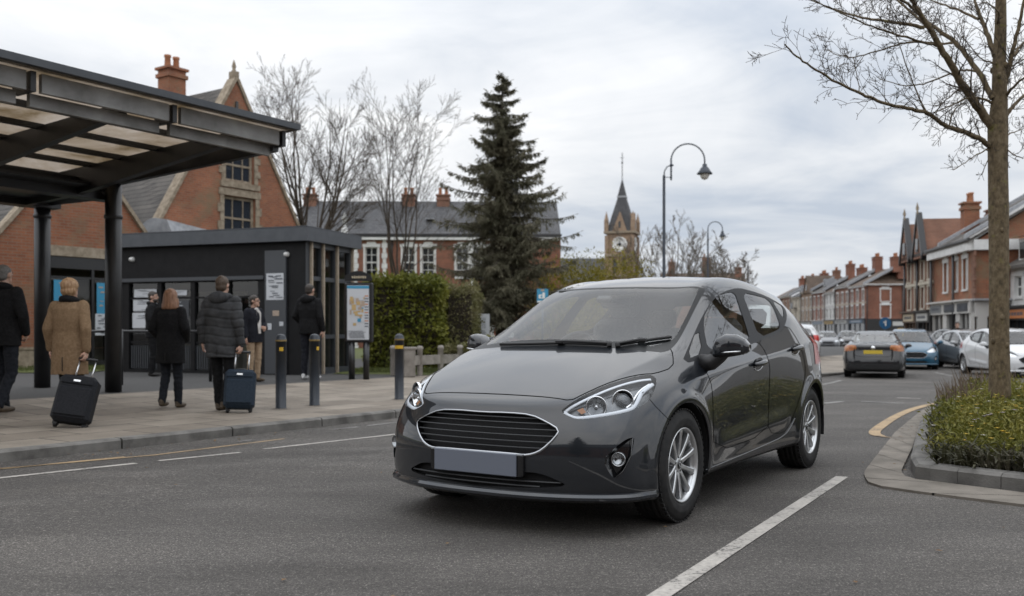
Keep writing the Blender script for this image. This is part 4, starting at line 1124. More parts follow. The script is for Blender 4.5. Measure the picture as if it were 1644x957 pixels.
    def gable_roof(s, x0, x1, y0, y1, ze, zr, mat, axis='x', ov=.25, th=.12, name='roof'):
        """axis: direction of the ridge"""
        m = MB()
        if axis == 'x':
            ym = (y0 + y1) / 2; k = (zr - ze) / (ym - y0)
            for (ya, yb) in ((y0 - ov, ym), (y1 + ov, ym)):
                za = ze - k * ov; V = [(x0 - .0, ya, za), (x1 + .0, ya, za), (x1, yb, zr), (x0, yb, zr)]; V += [(a, b, c + th) for a, b, c in V]
                m.add(V, [(0, 1, 2, 3), (4, 5, 6, 7), (0, 1, 5, 4), (1, 2, 6, 5), (2, 3, 7, 6), (3, 0, 4, 7)], mat)
        else:
            xm = (x0 + x1) / 2; k = (zr - ze) / (xm - x0)
            for (xa, xb) in ((x0 - ov, xm), (x1 + ov, xm)):
                za = ze - k * ov; V = [(xa, y0, za), (xa, y1, za), (xb, y1, zr), (xb, y0, zr)]; V += [(a, b, c + th) for a, b, c in V]
                m.add(V, [(0, 1, 2, 3), (4, 5, 6, 7), (0, 1, 5, 4), (1, 2, 6, 5), (2, 3, 7, 6), (3, 0, 4, 7)], mat)
        return m.build(name, s.o)
    def chimney(s, x, y, z0, z1, w_=.9, d=.6, pots=2, mat=None, parent=None):
        m = MB(); mat = mat or br_red; m.box((x, y, (z0 + z1) / 2), (w_, d, z1 - z0), mat); m.box((x, y, z1 - .22), (w_ + .12, d + .12, .14), mat); m.box((x, y, z1 + .045), (w_ + .16, d + .16, .09), mat)
        c = m.build('chimney', parent or s.o)
        for k in range(pots):
            p = MB(); px = x + (k - (pots - 1) / 2) * w_ / max(1, pots); p.lathe([(.12, 0), (.10, .35), (.125, .38), (.125, .46), (.09, .46), (.085, .2)], terracotta, 10, Matrix.Translation((px, y, z1 + .09))); p.build('chimney_pot', c)
        return c
    def mass(s, name, mat, x0, x1, y0, y1, z0, z1):
        m = MB(); m.box(((x0 + x1) / 2, (y0 + y1) / 2, (z0 + z1) / 2), (x1 - x0, y1 - y0, z1 - z0), mat); return m.build(name, s.o)
    def part(s, name, mb, parent=None): return mb.build(name, parent or s.o)

# ------------------------------------------------------------------ the steep gabled brick hall, left
ang = R(55.4)
W_ = Bld('gabled_hall', (-9.49, 33, 0), ang, 'tall orange brick hall with steep stone edged gable and leaded windows behind the black kiosk', 'building')
gz = lambda x: 9.75 - 1.72 * abs(x + .15)
hol = [(-.62, .62, 6.25, 7.45), (-.68, .68, 4.25, 5.75)]
W_.wall('gable_wall', br_orange, -3.9, 3.6, 0, 3.3, hol if False else (), top=None)
m_up = W_.wall('gable_wall', br_orange, -3.9, 3.6, 3.3, 3.35, (), top=None)
bpy.data.objects.remove(m_up)
def gable_with_holes(b, mat, x0, x1, zf, zbase, holes, y=0, dep=.3, name='gable_wall'):
    """gable wall cut into thin rows that follow the slope"""
    m = MB(); zs = sorted({zbase} | {h[2] for h in holes} | {h[3] for h in holes} | {zbase + i * .5 for i in range(1, 40)}); top = max(zf((x0 + x1) / 2 + i * .05 - 1) for i in range(40))
    zs = [z for z in zs if z < top] + [top]
    def span(z):
        lo, hi = None, None
        for i in range(601):
            x = x0 + (x1 - x0) * i / 600
            if zf(x) >= z - 1e-6:
                if lo is None: lo = x
                hi = x
        return lo, hi
    for za, zb in zip(zs[:-1], zs[1:]):
        a0, a1 = span(za); b0, b1 = span(zb)
        if b0 is None: b0 = b1 = (a0 + a1) / 2
        hs = sorted([h for h in holes if h[2] < (za + zb) / 2 < h[3]]); cur = None; segs = []; xl = None
        edges = [('L',)] + [x for h in hs for x in (h[0], h[1])] + [('R',)]
        for k in range(0, len(edges), 2):
            l, r_ = edges[k], edges[k + 1]
            la, lb = (a0, b0) if isinstance(l, tuple) else (l, l); ra, rb = (a1, b1) if isinstance(r_, tuple) else (r_, r_)
            m.quad([(la, y, za), (ra, y, za), (rb, y, zb), (lb, y, zb)], mat)
    for h in holes:
        for (p, q) in (((h[0], h[2]), (h[0], h[3])), ((h[0], h[3]), (h[1], h[3])), ((h[1], h[3]), (h[1], h[2])), ((h[1], h[2]), (h[0], h[2]))):
            m.quad([(p[0], y, p[1]), (q[0], y, q[1]), (q[0], y + dep, q[1]), (p[0], y + dep, p[1])], mat)
    return m.build(name, b.o)
gable_with_holes(W_, br_orange, -3.75, 3.45, gz, 3.3, hol)
for h in hol:
    wdw = W_.sash(h[0], h[1], h[2], h[3], 0, stone, leaded, (2, 1), None, fw=.10, sill=False)
    m = MB()
    for k in range(5):         # toothed stone jambs
        zz = h[2] + (h[3] - h[2]) * (k + .5) / 5; w2 = .26 if k % 2 else .16
        for sx in (-1, 1):
            xe = h[0] if sx < 0 else h[1]; m.box((xe + sx * (w2 / 2 + .004), -.01, zz), (w2, .06, (h[3] - h[2]) / 5 - .01), stone)
    m.box(((h[0] + h[1]) / 2, -.012, h[3] + .13), (h[1] - h[0] + .45, .07, .24), stone); m.box(((h[0] + h[1]) / 2, -.02, h[2] - .11), (h[1] - h[0] + .45, .12, .2), stone)
    m.build('stone_surround', wdw)
m = MB()
for sx in (-1, 1):               # coping
    L_ = 3.72; pts = [(-.15 + sx * L_, -.06, gz(-.15 + sx * L_) + .02), (-.15, -.06, gz(-.15) + .05)]
    a, b = Vector(pts[0]), Vector(pts[1]); d_ = (b - a); nrm = Vector((-d_.z, 0, d_.x)).normalized() * .11
    if nrm.z < 0: nrm = -nrm
    V = [a, b, b + nrm, a + nrm]; V = V + [v + Vector((0, .42, 0)) for v in V]
    m.add(V, [(3, 2, 1, 0), (4, 5, 6, 7), (0, 1, 5, 4), (1, 2, 6, 5), (2, 3, 7, 6), (3, 0, 4, 7)], stone)
    c_ = -.15 + sx * L_; m.box((c_, .1, gz(c_) - .05), (.55, .5, .5), stone)
m.box((-.15, .12, 9.92), (.20, .3, .36), stone); m.build('coping', W_.o)
m = MB(); m.lathe([(.09, 0), (.05, .10), (.08, .18), (.02, .40), (0, .42)], stone, 10, Matrix.Translation((-.15, .12, 10.1))); m.build('finial', W_.o)
m = MB(); m.box((-.15, -.03, 8.0), (.34, .08, .5), lead); m.lathe([(.17, 0), (.17, .08), (0, .08)], lead, 16, Matrix.Translation((-.15, .01, 8.25)) @ Matrix.Rotation(R(90), 4, 'X')); m.box((-.15, -.02, 8.85), (.10, .06, .4), gloss_black); m.build('niche', W_.o)
W_.gable_roof(-3.75, 3.45, .3, 14, 3.5, 9.5, tile_grey, 'y', ov=.0)
W_.mass('side_wall', br_orange, -3.7, 3.4, .36, 13.9, 0, 3.8)
W_.chimney(-.3, 3.4, 8.2, 10.6, .72, .66, 2, br_orange)
# the lower tiled link on its left with a dark window
W_.mass('link_wall', br_brown, -9.5, -3.9, 1.0, 6, 0, 4.7)
m = MB(); V = [(-9.6, .7, 4.6), (-3.6, .7, 4.6), (-3.6, 6.2, 9.4), (-9.6, 6.2, 9.4)]; V += [(a, b, c + .15) for a, b, c in V]
m.add(V, [(0, 1, 2, 3), (4, 5, 6, 7), (0, 1, 5, 4), (1, 2, 6, 5), (2, 3, 7, 6), (3, 0, 4, 7)], tile_grey); m.build('link_roof', W_.o)
W_.sash(-5.6, -4.3, 3.1, 4.4, .84, black_paint, win_glass, (3, 1), None, sill=False)
# pale metal lean-to in front
m = MB(); V = []; n = 10
c0 = at(249, 382, 28.2); c1 = at(362, 384, 31.0)
for i in range(n + 1):
    a = PI * .5 * i / n; V += [(c0.x - .55 * math.cos(a), c0.y, c0.z - .15 + .75 * math.sin(a)), (c1.x - .1 - .55 * math.cos(a), c1.y, c1.z - .4 + .5 * math.sin(a))]
V += [(c0.x + .35, c0.y, c0.z + .55), (c1.x + .2, c1.y, c1.z + .1), (c0.x + .6, c0.y + .1, c0.z - .15), (c1.x + .3, c1.y, c1.z - .5)]
k = len(V) // 2
F = [(2 * i, 2 * i + 2, 2 * i + 3, 2 * i + 1) for i in range(k - 1)] + [tuple(2 * i for i in range(k))]
m.add(V, F, lead, False); m.box((c0.x + .3, c0.y + .9, 1.7), (1.0, 1.6, 3.0), br_brown); o = m.build('lean_to_roof'); setp(o, 'pale grey metal curved lean-to roof in front of the steep brick gable', 'lean-to')

# ------------------------------------------------------------------ the low brick wing with the glazed entrance, far left
L_ = Bld('brick_wing', (-11.5, 25, 0), ang, 'low orange brick wing with sloping gable and glazed black entrance at far left', 'building')
g2 = lambda x: 6.08 - 1.22 * abs(x - .12)
ent = (-.82, 2.3, .15, 3.02)
gable_with_holes(L_, br_orange, -2.9, 2.35, g2, .62, [(-.82, 2.3, .62, 3.02)])
L_.wall('plinth', stone, -2.9, -.82, 0, .62, (), y=-.05)
m = MB(); m.box((-1.86, -.02, .63), (2.08, .1, .06), stone); m.build('plinth_cap', L_.o)
L_.wall('brick_wall', br_orange, -9, -2.9, .62, 3.0, ()); L_.wall('plinth', stone, -9, -2.9, 0, .62, (), y=-.05)
m = MB(); m.box((.74, -.02, 3.16), (3.2, .12, .27), stone); m.build('lintel', L_.o)
m = MB()
for sx, Ls in ((-1, 3.2), (1, 2.3)):
    a = Vector((.12 + sx * Ls, -.1, g2(.12 + sx * Ls))); b = Vector((.12, -.1, 6.08)); d_ = b - a; nrm = Vector((-d_.z, 0, d_.x)).normalized() * .10
    if nrm.z < 0: nrm = -nrm
    V = [a, b, b + nrm, a + nrm]; V = V + [v + Vector((0, .3, 0)) for v in V]
    m.add(V, [(3, 2, 1, 0), (4, 5, 6, 7), (0, 1, 5, 4), (1, 2, 6, 5), (2, 3, 7, 6), (3, 0, 4, 7)], stone)
m.build('coping', L_.o)
L_.gable_roof(-2.6, 2.75, .2, 9, 2.75, 5.98, tile_grey, 'y', ov=.05)
m = MB(); V = [(-9.2, -.2, 2.9), (-2.3, -.2, 2.9), (.1, 5, 6.0), (-9.2, 5, 6.0)]; V += [(a, b, c + .12) for a, b, c in V]; m.add(V, [(0, 1, 2, 3), (4, 5, 6, 7), (0, 1, 5, 4), (1, 2, 6, 5), (2, 3, 7, 6), (3, 0, 4, 7)], tile_grey); m.build('roof', L_.o)
L_.mass('back_wall', br_orange, -8.9, 2.2, 2.4, 8.8, 0, 2.9)
# glazed screen
scr = MB(); fm = black_paint
x0, x1 = -.82, 2.95
for xx in (-.79, .45, 1.05, 1.75, 2.35, 2.92): scr.box((xx, .02, 1.55), (.07, .10, 2.86), fm)
scr.box(((x0 + x1) / 2, .02, 2.86), (x1 - x0, .12, .30), fm); scr.box(((x0 + x1) / 2, .025, .22), (x1 - x0, .09, .12), fm); scr.box(((x0 + x1) / 2, .022, 2.48), (x1 - x0, .08, .05), fm)
es = scr.build('entrance_frame', L_.o)
gl_ent = glassy('entrance_glass', (.72, .74, .72), 1.55)
m = MB()
for a, b in ((-.755, .415), (.485, 1.015), (1.085, 1.715), (1.785, 2.315), (2.385, 2.885)): m.quad([(a, .03, .28), (b, .03, .28), (b, .03, 2.46), (a, .03, 2.46)], gl_ent)
m.build('entrance_glazing', es)
lobby_m = noisy('lobby_wall', (.16, .15, .135), (.22, .205, .18), 2, .8, kind='World')
m = MB(); m.quad([(-.9, 1.8, 0), (3.0, 1.8, 0), (3.0, 1.8, 3.0), (-.9, 1.8, 3.0)], lobby_m); m.quad([(-.9, .2, .12), (3.0, .2, .12), (3.0, 1.8, .12), (-.9, 1.8, .12)], lobby_m); m.quad([(-.9, .2, 3.0), (3.0, .2, 3.0), (3.0, 1.8, 3.0), (-.9, 1.8, 3.0)], inner_m); m.quad([(-.88, .2, 0), (-.88, 1.8, 0), (-.88, 1.8, 3.0), (-.88, .2, 3.0)], lobby_m); m.box((1.9, 1.5, 1.3), (.25, .25, 2.4), inner_m); m.box((.2, 1.4, .6), (.9, .4, .9), dash_m); m.build('lobby', L_.o)
poster_blue = P('poster_blue', (.045, .27, .45), .5); poster_tan = P('poster_tan', (.42, .33, .26), .5); paper = P('paper', (.55, .57, .60), .6); ink = P('ink', (.10, .11, .13), .6)
def poster(parent, x, z, w_, h, y, mats, seed, name='poster'):
    r_ = random.Random(seed); m = MB(); m.quad([(x - w_ / 2, y, z - h / 2), (x + w_ / 2, y, z - h / 2), (x + w_ / 2, y, z + h / 2), (x - w_ / 2, y, z + h / 2)], mats[0])
    for k in range(mats[2] if len(mats) > 2 else 6):
        a = r_.uniform(-.42, .1) * w_; b = a + r_.uniform(.2, .42) * w_; c = r_.uniform(-.42, .40) * h; d_ = c + r_.uniform(.02, .05) * h
        m.quad([(x + a, y - .004 - .0004 * k, z + c), (x + min(b, w_ * .45), y - .004 - .0004 * k, z + c), (x + min(b, w_ * .45), y - .004 - .0004 * k, z + d_), (x + a, y - .004 - .0004 * k, z + d_)], mats[1])
    return m.build(name, parent)
q = poster(es, -.33, 1.95, .62, .9, -.035, (poster_blue, poster_tan, 5), 3)
m = MB(); m.quad([(-.5, -.045, 1.62), (-.12, -.045, 1.62), (-.12, -.045, 1.98), (-.5, -.045, 1.98)], poster_tan); m.build('poster_picture', es)
poster(es, .78, 1.95, .45, .85, -.035, (poster_blue, poster_tan, 6), 4); poster(es, .72, 1.25, .42, .58, -.036, (paper, ink, 12), 5); poster(es, 1.42, 1.25, .34, .58, -.036, (paper, ink, 12), 6); poster(es, 1.42, 1.95, .34, .8, -.036, (paper, poster_blue, 5), 9)

# ------------------------------------------------------------------ the black kiosk
kang = math.atan2(-.34, .94)
KC = Vector((-4.40, 20.2)); kf_ = Vector((-.94, .34)).normalized(); ks_ = Vector((.34, .94)).normalized()
KO = KC + kf_ * 4.35 * 1.147
K_ = Bld('ticket_kiosk', (KO.x, KO.y, .10), kang, 'flat roofed black kiosk with dark glazing, pale side mullions and white notice', 'kiosk')
K_.o.scale = (1.147,) * 3
FW, SD, HT = 4.35, 1.78, 2.66
fas = noisy('kiosk_fascia', (.050, .056, .066), (.065, .072, .083), 5, .4, kind='World'); kw = noisy('kiosk_cladding', (.009, .009, .010), (.013, .013, .014), 5, .55, kind='World', spec=.2); kgrey = P('kiosk_grey', (.055, .06, .068), .45)
m = MB(); m.box((FW / 2 + .02, SD / 2 - .02, HT - .02), (FW + .22, SD + .26, .25), fas); m.box((FW / 2 + .02, SD / 2 - .02, HT + .125), (FW + .16, SD + .2, .02), kgrey); m.build('roof', K_.o)
hx = [(.25, .95, .08, 1.80), (1.05, 1.75, .08, 1.80), (1.85, 2.55, .08, 1.80), (2.65, 3.30, .08, 1.80)]
K_.wall('front_wall', kw, 0, FW, .0, HT - .152, hx, dep=.10)
K_.wall('back_wall', kw, 0, FW, 0, HT - .15, (), y=SD)
K_.wall('side_wall', kw, 0, SD, 0, HT - .15, (), y=0, face='l')
sx_h = [(a, b, c, d) for a, b in ((.20, .52), (.62, 1.04), (1.14, 1.62)) for c, d in ((.14, .70), (.78, 1.80), (1.88, 2.42))]
K_.wall('side_wall', kgrey, 0, SD, 0, HT - .15, sx_h, y=FW, face='r', dep=.08)
m = MB(); m.box((FW / 2 - .45, -.02, 1.86), (3.45, .05, .07), kgrey); m.build('transom', K_.o)
kgl = glassy('kiosk_glass', (.6, .62, .6), 1.6); ply = noisy('pale_mullion', (.33, .27, .20), (.42, .35, .27), 12, .6, kind='World')
for h in hx:
    m = MB(); m.quad([(h[0], .06, h[2]), (h[1], .06, h[2]), (h[1], .06, h[3]), (h[0], .06, h[3])], kgl); w_ = m.build('window', K_.o)
    for zz, hh in ((.62, .05), (1.50, .035)): f_ = MB(); f_.box(((h[0] + h[1]) / 2, .05, zz), (h[1] - h[0], .03, hh), kw); f_.build('glazing_bar', w_)
m = MB()
for a in np.arange(.30, 2.55, .055): m.box((a, .035, .33), (.022, .02, .46), kgrey)
m.build('louvre', K_.o)
for h in sx_h:
    m = MB(); m.quad([(FW - .05, h[0], h[2]), (FW - .05, h[1], h[2]), (FW - .05, h[1], h[3]), (FW - .05, h[0], h[3])], kgl); m.build('window', K_.o)
m = MB()
for yy in (.15, .57, 1.09, 1.69): m.box((FW + .03, yy, 1.27), (.05, .042, 2.5), ply)
m.build('side_mullions', K_.o)
m = MB(); m.quad([(.05, 1.6, .03), (FW - .1, 1.6, .03), (FW - .1, 1.6, 2.5), (.05, 1.6, 2.5)], dash_m); m.quad([(.05, .12, .03), (FW - .1, .12, .03), (FW - .1, 1.6, .03), (.05, 1.6, .03)], dash_m); m.box((1.6, 1.2, .5), (1.6, .5, .9), lobby_m); m.box((3.0, 1.5, 1.5), (.5, .06, 1.2), lobby_m); m.box((1.2, 1.5, 1.62), (1.5, .1, .12), cream); m.box((4.0, .9, .9), (.2, .2, 1.4), ply); m.build('interior', K_.o)
no = MB(); no.box((3.72, -.03, 1.20), (.46, .05, 2.32), kgrey); no.build('service_panel', K_.o)
poster(K_.o, 3.72, 1.68, .38, .50, -.062, (paper, ink, 16), 11, 'notice'); poster(K_.o, 3.74, 1.18, .14, .10, -.062, (poster_tan, ink, 2), 12, 'sticker'); poster(K_.o, 3.60, .93, .09, .12, -.062, (paper, ink, 1), 13, 'sticker'); poster(K_.o, 3.86, .98, .09, .08, -.062, (paper, ink, 1), 14, 'sticker')
for k, (xx, zz, w2, h2) in enumerate(((.62, 1.60, .55, .16), (.62, 1.36, .60, .22), (.60, 1.06, .60, .30), (1.38, 1.60, .5, .10), (1.38, 1.28, .6, .34), (1.38, .90, .56, .34))):
    poster(K_.o, xx, zz, w2, h2, .045, (paper if k != 4 else kgrey, ink if k != 4 else paper, 7), 20 + k, 'leaflet')
m = MB(); m.quad([(.85 + .35, .044, .64), (1.5, .044, .64), (1.5, .044, .76), (1.2, .044, .76)], P('yellow_label', (.55, .50, .05), .5)); m.build('label', K_.o)
for xx in (3.95, .35):
    m = MB(); m.lathe([(0, .09), (.03, .08), (.045, .04), (.05, 0)], white_paint, 14, Matrix.Translation((xx, -.002, 2.28)) @ Matrix.Rotation(R(90), 4, 'X')); m.build('wall_light', K_.o)

# ------------------------------------------------------------------ the canopy over the pavement
CE = Vector((-3.0, 12.8)); can_a = math.atan2(-.60, -.80)   # local x runs along the front edge towards the viewer, y back from the kerb
cd = Vector((-.545, -.838)).normalized(); cn = Vector((-cd.y, cd.x)); 
if cn.x > 0: cn = -cn
CAN = empty('canopy', (0, 0, 0), 0, 'large black steel canopy on round columns with grimy roof panels over the pavement', 'canopy')
def cm(a, b, z): p = CE + cd * a + cn * b; return Vector((p.x, p.y, z))
def cbox(m, a0, a1, b0, b1, z0, z1, mat, dz=0.0):
    V = [cm(a, b, z + (dz * b)) for z in (z0, z1) for (a, b) in ((a0, b0), (a1, b0), (a1, b1), (a0, b1))]
    m.add(V, [(3, 2, 1, 0), (4, 5, 6, 7), (0, 1, 5, 4), (1, 2, 6, 5), (2, 3, 7, 6), (3, 0, 4, 7)], mat)
steel_b = noisy('canopy_steel', (.012, .012, .013), (.022, .022, .023), 4, .4, kind='World'); steel_g = noisy('canopy_edge', (.17, .165, .155), (.33, .325, .315), 2.2, .5, kind='World', detail=7); edge_b = noisy('canopy_cap', (.045, .05, .058), (.062, .068, .076), 4, .35, kind='World')
pan = P('roof_panel', (.4, .38, .35), .5); t = NT(pan); v = t.world(); t.base(t.ramp(t.noise(v, 1.6, 6, .7), [(.3, (.16, .12, .07)), (.45, (.40, .35, .29)), (.75, (.60, .56, .52))]))
tr = t.n('ShaderNodeBsdfTranslucent'); t.l(t.ramp(t.noise(v, 1.1, 7, .75, .6), [(.32, (.25, .19, .10)), (.48, (.55, .49, .42)), (.70, (.74, .70, .66))]), tr.inputs[0]); mx = t.n('ShaderNodeMixShader'); mx.inputs[0].default_value = .75
t.l(t.b.outputs[0], mx.inputs[1]); t.l(tr.outputs[0], mx.inputs[2]); t.l(mx.outputs[0], t.t.nodes['Material Output'].inputs[0])
LN, DP, zt = 13.0, 5.6, 3.83
sl_ = -.045                     # falls towards the back
m = MB(); cbox(m, -.05, LN, -.02, DP, zt - .055, zt, pan, sl_); m.build('roof_panels', CAN)
m = MB(); cbox(m, -.10, LN + .1, -.10, .03, zt - .045, zt + .035, edge_b); cbox(m, -.10, .03, .03, DP, zt - .045, zt + .035, edge_b, sl_); m.build('roof_edge', CAN)
m = MB()
k = 0
for a in np.arange(.1, LN, 1.75):
    cbox(m, a, a + 1.58, .10, .16, zt - .26, zt - .05, steel_g); cbox(m, a + .02, a + 1.62, .26, .32, zt - .39, zt - .25, steel_g)
    cbox(m, a - .09, a - .03, .07, .42, zt - .27, zt - .06, steel_b)
m.build('front_beams', CAN)
m = MB()
for a in (.55, 2.30, 4.05, 5.80, 7.55, 9.3, 11.05):
    # tapering cantilever rib
    V = []
    for (b, z0, z1) in ((.35, -.24, -.10), (DP * .72, -.50, -.10), (DP, -.50, -.10)):
        for z in (z0, z1):
            for da in (-.055, .055): V.append(cm(a + da, b, zt + z + sl_ * b))
    F = []
    for i in range(2):
        o_ = i * 4; F += [(o_, o_ + 4, o_ + 6, o_ + 2), (o_ + 1, o_ + 3, o_ + 7, o_ + 5), (o_, o_ + 1, o_ + 5, o_ + 4), (o_ + 2, o_ + 6, o_ + 7, o_ + 3)]
    F += [(0, 2, 3, 1), (8, 9, 11, 10)]; m.add(V, F, steel_b)
cbox(m, -.02, LN, 3.95, 4.2, zt - .62, zt - .32, steel_b, sl_ * .5); cbox(m, .0, LN, 5.35, 5.6, zt - .62, zt - .2, steel_b, sl_ * .5)
for b in (1.15, 2.0, 2.85, 3.6, 4.6): cbox(m, -.02, LN, b, b + .06, zt - .13, zt - .06, steel_b, sl_)
cbox(m, .02, .12, .2, DP, zt - .32, zt - .06, steel_b, sl_)
m.build('ribs', CAN)
m = MB(); cbox(m, .3, LN, 3.6, DP, zt - .40, zt - .36, steel_b, sl_); m.build('soffit', CAN)
for (p, nm) in ((at(182, 628, 14.8), 'a'), (at(68, 624, 15.7), 'b')):
    z0 = GZ(p.x, p.y); m = MB(); m.tube([(p.x, p.y, z0), (p.x, p.y, zt - .45)], .125, steel_b, 24); m.lathe([(.125, 0), (.14, .02), (.14, .06), (.125, .07)], steel_b, 24, Matrix.Translation((p.x, p.y, zt - 1.02 if nm == 'a' else zt - .9)))
    c_ = m.build('column', CAN)
p0, p1 = at(182, 628, 14.8), at(68, 624, 15.7)
m = MB(); m.tube([(p0.x, p0.y, 3.25), (p1.x, p1.y, 3.25)], .12, steel_b, 4); m.build('tie_beam', CAN)

# ------------------------------------------------------------------ terrace of brick and white stone, centre left
T_ = Bld('brick_terrace', (-13.5, 58, -.1), R(1.0), 'red brick terrace with white quoins, sash windows and slate roof behind the bare trees', 'building')
ez = 7.0
wins = []
for u in (596, 656, 687, 742, 772, 812): wins.append(((u - 822) / FPX * 58 + 13.5))
holes = [(x - .38, x + .38, 4.5, 6.35) for x in wins] + [(x - .38, x + .38, .9, 2.9) for x in wins]
T_.wall('front_wall', br_red, 0, 16.5, 0, ez, holes)
for h in holes: T_.sash(h[0], h[1], h[2], h[3], 0, sash_m, None, (1, 3), render_white, .12)
m = MB()
for u in (571, 617, 757, 790):
    x = (u - 822) / FPX * 58 + 13.5
    for k in range(22): m.box((x, -.02, .16 + k * .315), (.20 if k % 2 else .34, .07, .30), render_white)
m.build('quoins', T_.o)
m = MB(); m.box((8.25, -.12, ez - .1), (16.5, .24, .22), render_white); m.box((8.25, -.2, ez + .09), (16.6, .14, .12), black_paint)
m.build('cornice', T_.o)
for x in (6.15, 11.2):
    m = MB(); m.tube([(x, -.1, .2), (x, -.1, ez)], .05, black_paint, 8); m.build('downpipe', T_.o)
T_.gable_roof(0, 16.5, 0, 8, ez + .1, ez + 2.6, slate, 'x'); T_.mass('rear_wall', br_red, .02, 16.48, .5, 8, 0, ez)
for u in (656, 712, 497): x = (u - 822) / FPX * 61 + 13.5; T_.chimney(x, 3.6, ez + 1.6, ez + 3.0, .8, .6, 2, br_brown)
for u in (575, 690):
    x = (u - 822) / FPX * 59 + 13.5; m = MB(); m.box((x, 1.6, ez + 1.25), (.5, .9, .06), lead, M=Matrix.Identity(4)); m.build('skylight', T_.o)
m = MB(); x = (552 - 822) / FPX * 57.7 + 13.5; m.lathe([(.20, 0), (.20, .5), (.12, .6), (.12, 1.0), (.2, 1.1), (0, 1.5)], render_white, 10, Matrix.Translation((x, -.1, ez))); m.build('finial', T_.o)

# ------------------------------------------------------------------ the clock tower church
CT = Bld('clock_tower', at(999, 533, 150) + Vector((0, 0, -1.4)), R(-18), 'brown stone clock tower with slate spire and pinnacles beyond the car', 'clock tower')
hw = 2.05
m = MB(); m.box((0, 0, 8.4), (hw * 2, hw * 2, 16.8), stone_tower); m.build('tower_shaft', CT.o)
m = MB()
for sx in (-1, 1):
    for sy in (-1, 1): m.box((sx * hw, sy * hw, 8.2), (.55, .55, 16.6), stone_tower)
for z, e_ in ((17.0, .42), (13.4, .3), (10.2, .3)): m.box((0, 0, z), (hw * 2 + e_ * 2, hw * 2 + e_ * 2, .35), stone)
m.build('string_courses', CT.o)
for sgn, rz in ((1, 0), (1, R(90))):
    M_ = Matrix.Rotation(rz, 4, 'Z') @ Matrix.Translation((0, -hw - .03, 15.1)) @ Matrix.Rotation(R(90), 4, 'X')
    m = MB(); m.lathe([(0, .05), (1.0, .05), (1.02, .09), (1.18, .09), (1.2, 0)], white_paint, 32, M_)
    c_ = m.build('clock_face', CT.o); h_ = MB()
    for k in range(12):
        a = 2 * PI * k / 12; h_.box((.82 * math.sin(a), .82 * math.cos(a), .06), (.06, .06, .02), black_paint, M=M_)
    h_.box((.0, .30, .07), (.09, .7, .02), black_paint, M=M_); h_.box((-.22, .05, .075), (.5, .1, .02), black_paint, M=M_); h_.lathe([(0, .1), (.28, .09), (.28, .05)], black_paint, 12, M_); h_.build('clock_hands', c_)
    for sx in (-.72, .72):
        m = MB(); m.box((sx, -hw - .02, 11.6), (.62, .1, 2.0), gloss_black, M=Matrix.Rotation(rz, 4, 'Z')); m.lathe([(0, .05), (.31, .05), (.31, -.05)], gloss_black, 14, Matrix.Rotation(rz, 4, 'Z') @ Matrix.Translation((sx, -hw - .02, 12.6)) @ Matrix.Rotation(R(90), 4, 'X')); m.build('belfry_opening', CT.o)
m = MB(); V = [(sx * hw * 1.0, sy * hw * 1.0, 17.2) for sx, sy in ((-1, -1), (1, -1), (1, 1), (-1, 1))] + [(sx * .62, sy * .62, 22.6) for sx, sy in ((-1, -1), (1, -1), (1, 1), (-1, 1))]
m.add(V, [(0, 1, 5, 4), (1, 2, 6, 5), (2, 3, 7, 6), (3, 0, 4, 7)], slate); m.box((0, 0, 22.75), (1.4, 1.4, .3), lead)
V = [(sx * .62, sy * .62, 22.9) for sx, sy in ((-1, -1), (1, -1), (1, 1), (-1, 1))] + [(0, 0, 25.8)]; m.add(V, [(0, 1, 4), (1, 2, 4), (2, 3, 4), (3, 0, 4)], slate); m.build('spire', CT.o)
m = MB(); m.tube([(0, 0, 25.6), (0, 0, 29.8)], .06, black_paint, 6); m.ball((0, 0, 28.2), .16, black_paint); m.box((0, 0, 29.0), (.7, .06, .06), black_paint); m.build('weather_vane', CT.o)
for sx in (-1, 1):
    for sy in (-1, 1):
        m = MB(); m.box((sx * (hw + .05), sy * (hw + .05), 18.0), (.62, .62, 1.8), stone_tower); m.lathe([(.36, 0), (0, 1.5)], stone_tower, 4, Matrix.Translation((sx * (hw + .05), sy * (hw + .05), 18.9))); m.build('pinnacle', CT.o)
for rz in (0, R(90)):
    m = MB(); V = [(-1.15, -hw - .05, 17.2), (1.15, -hw - .05, 17.2), (0, -hw - .05, 20.2), (0, -.8, 20.2), (-1.15, -.8, 17.2), (1.15, -.8, 17.2)]
    m.add([Matrix.Rotation(rz, 4, 'Z') @ Vector(v) for v in V], [(0, 1, 2), (0, 2, 3, 4), (1, 5, 3, 2)], stone_tower); m.box((0, -hw - .06, 18.2), (.34, .1, 1.0), gloss_black, M=Matrix.Rotation(rz, 4, 'Z')); m.build('spire_gable', CT.o)
NV = Bld('church_nave', (5.5, 156, -1.2), R(2), 'long grey slate roofed nave left of the clock tower', 'church')
NV.mass('nave_wall', stone_tower, 0, 14.5, 0, 8, 0, 10.6); NV.gable_roof(-.2, 10.5, 0, 8, 10.6, 14.6, slate, 'x'); NV.chimney(-.4, 3, 12, 17.2, 1.1, .9, 1, br_red)
m = MB(); V = [(9.3, -2.6, 11), (12.5, -2.6, 11), (11.6, -.2, 13.0), (10.2, -.2, 13.0)]; m.add(V, [(0, 1, 2, 3)], lead); m.box((10.9, -1.3, 5.5), (3.2, 2.6, 11), stone_tower); m.build('porch', NV.o)
FH = Bld('far_house', (21, 130, -1.2), R(-4), 'dark brick house with chimneys just right of the clock tower', 'house')
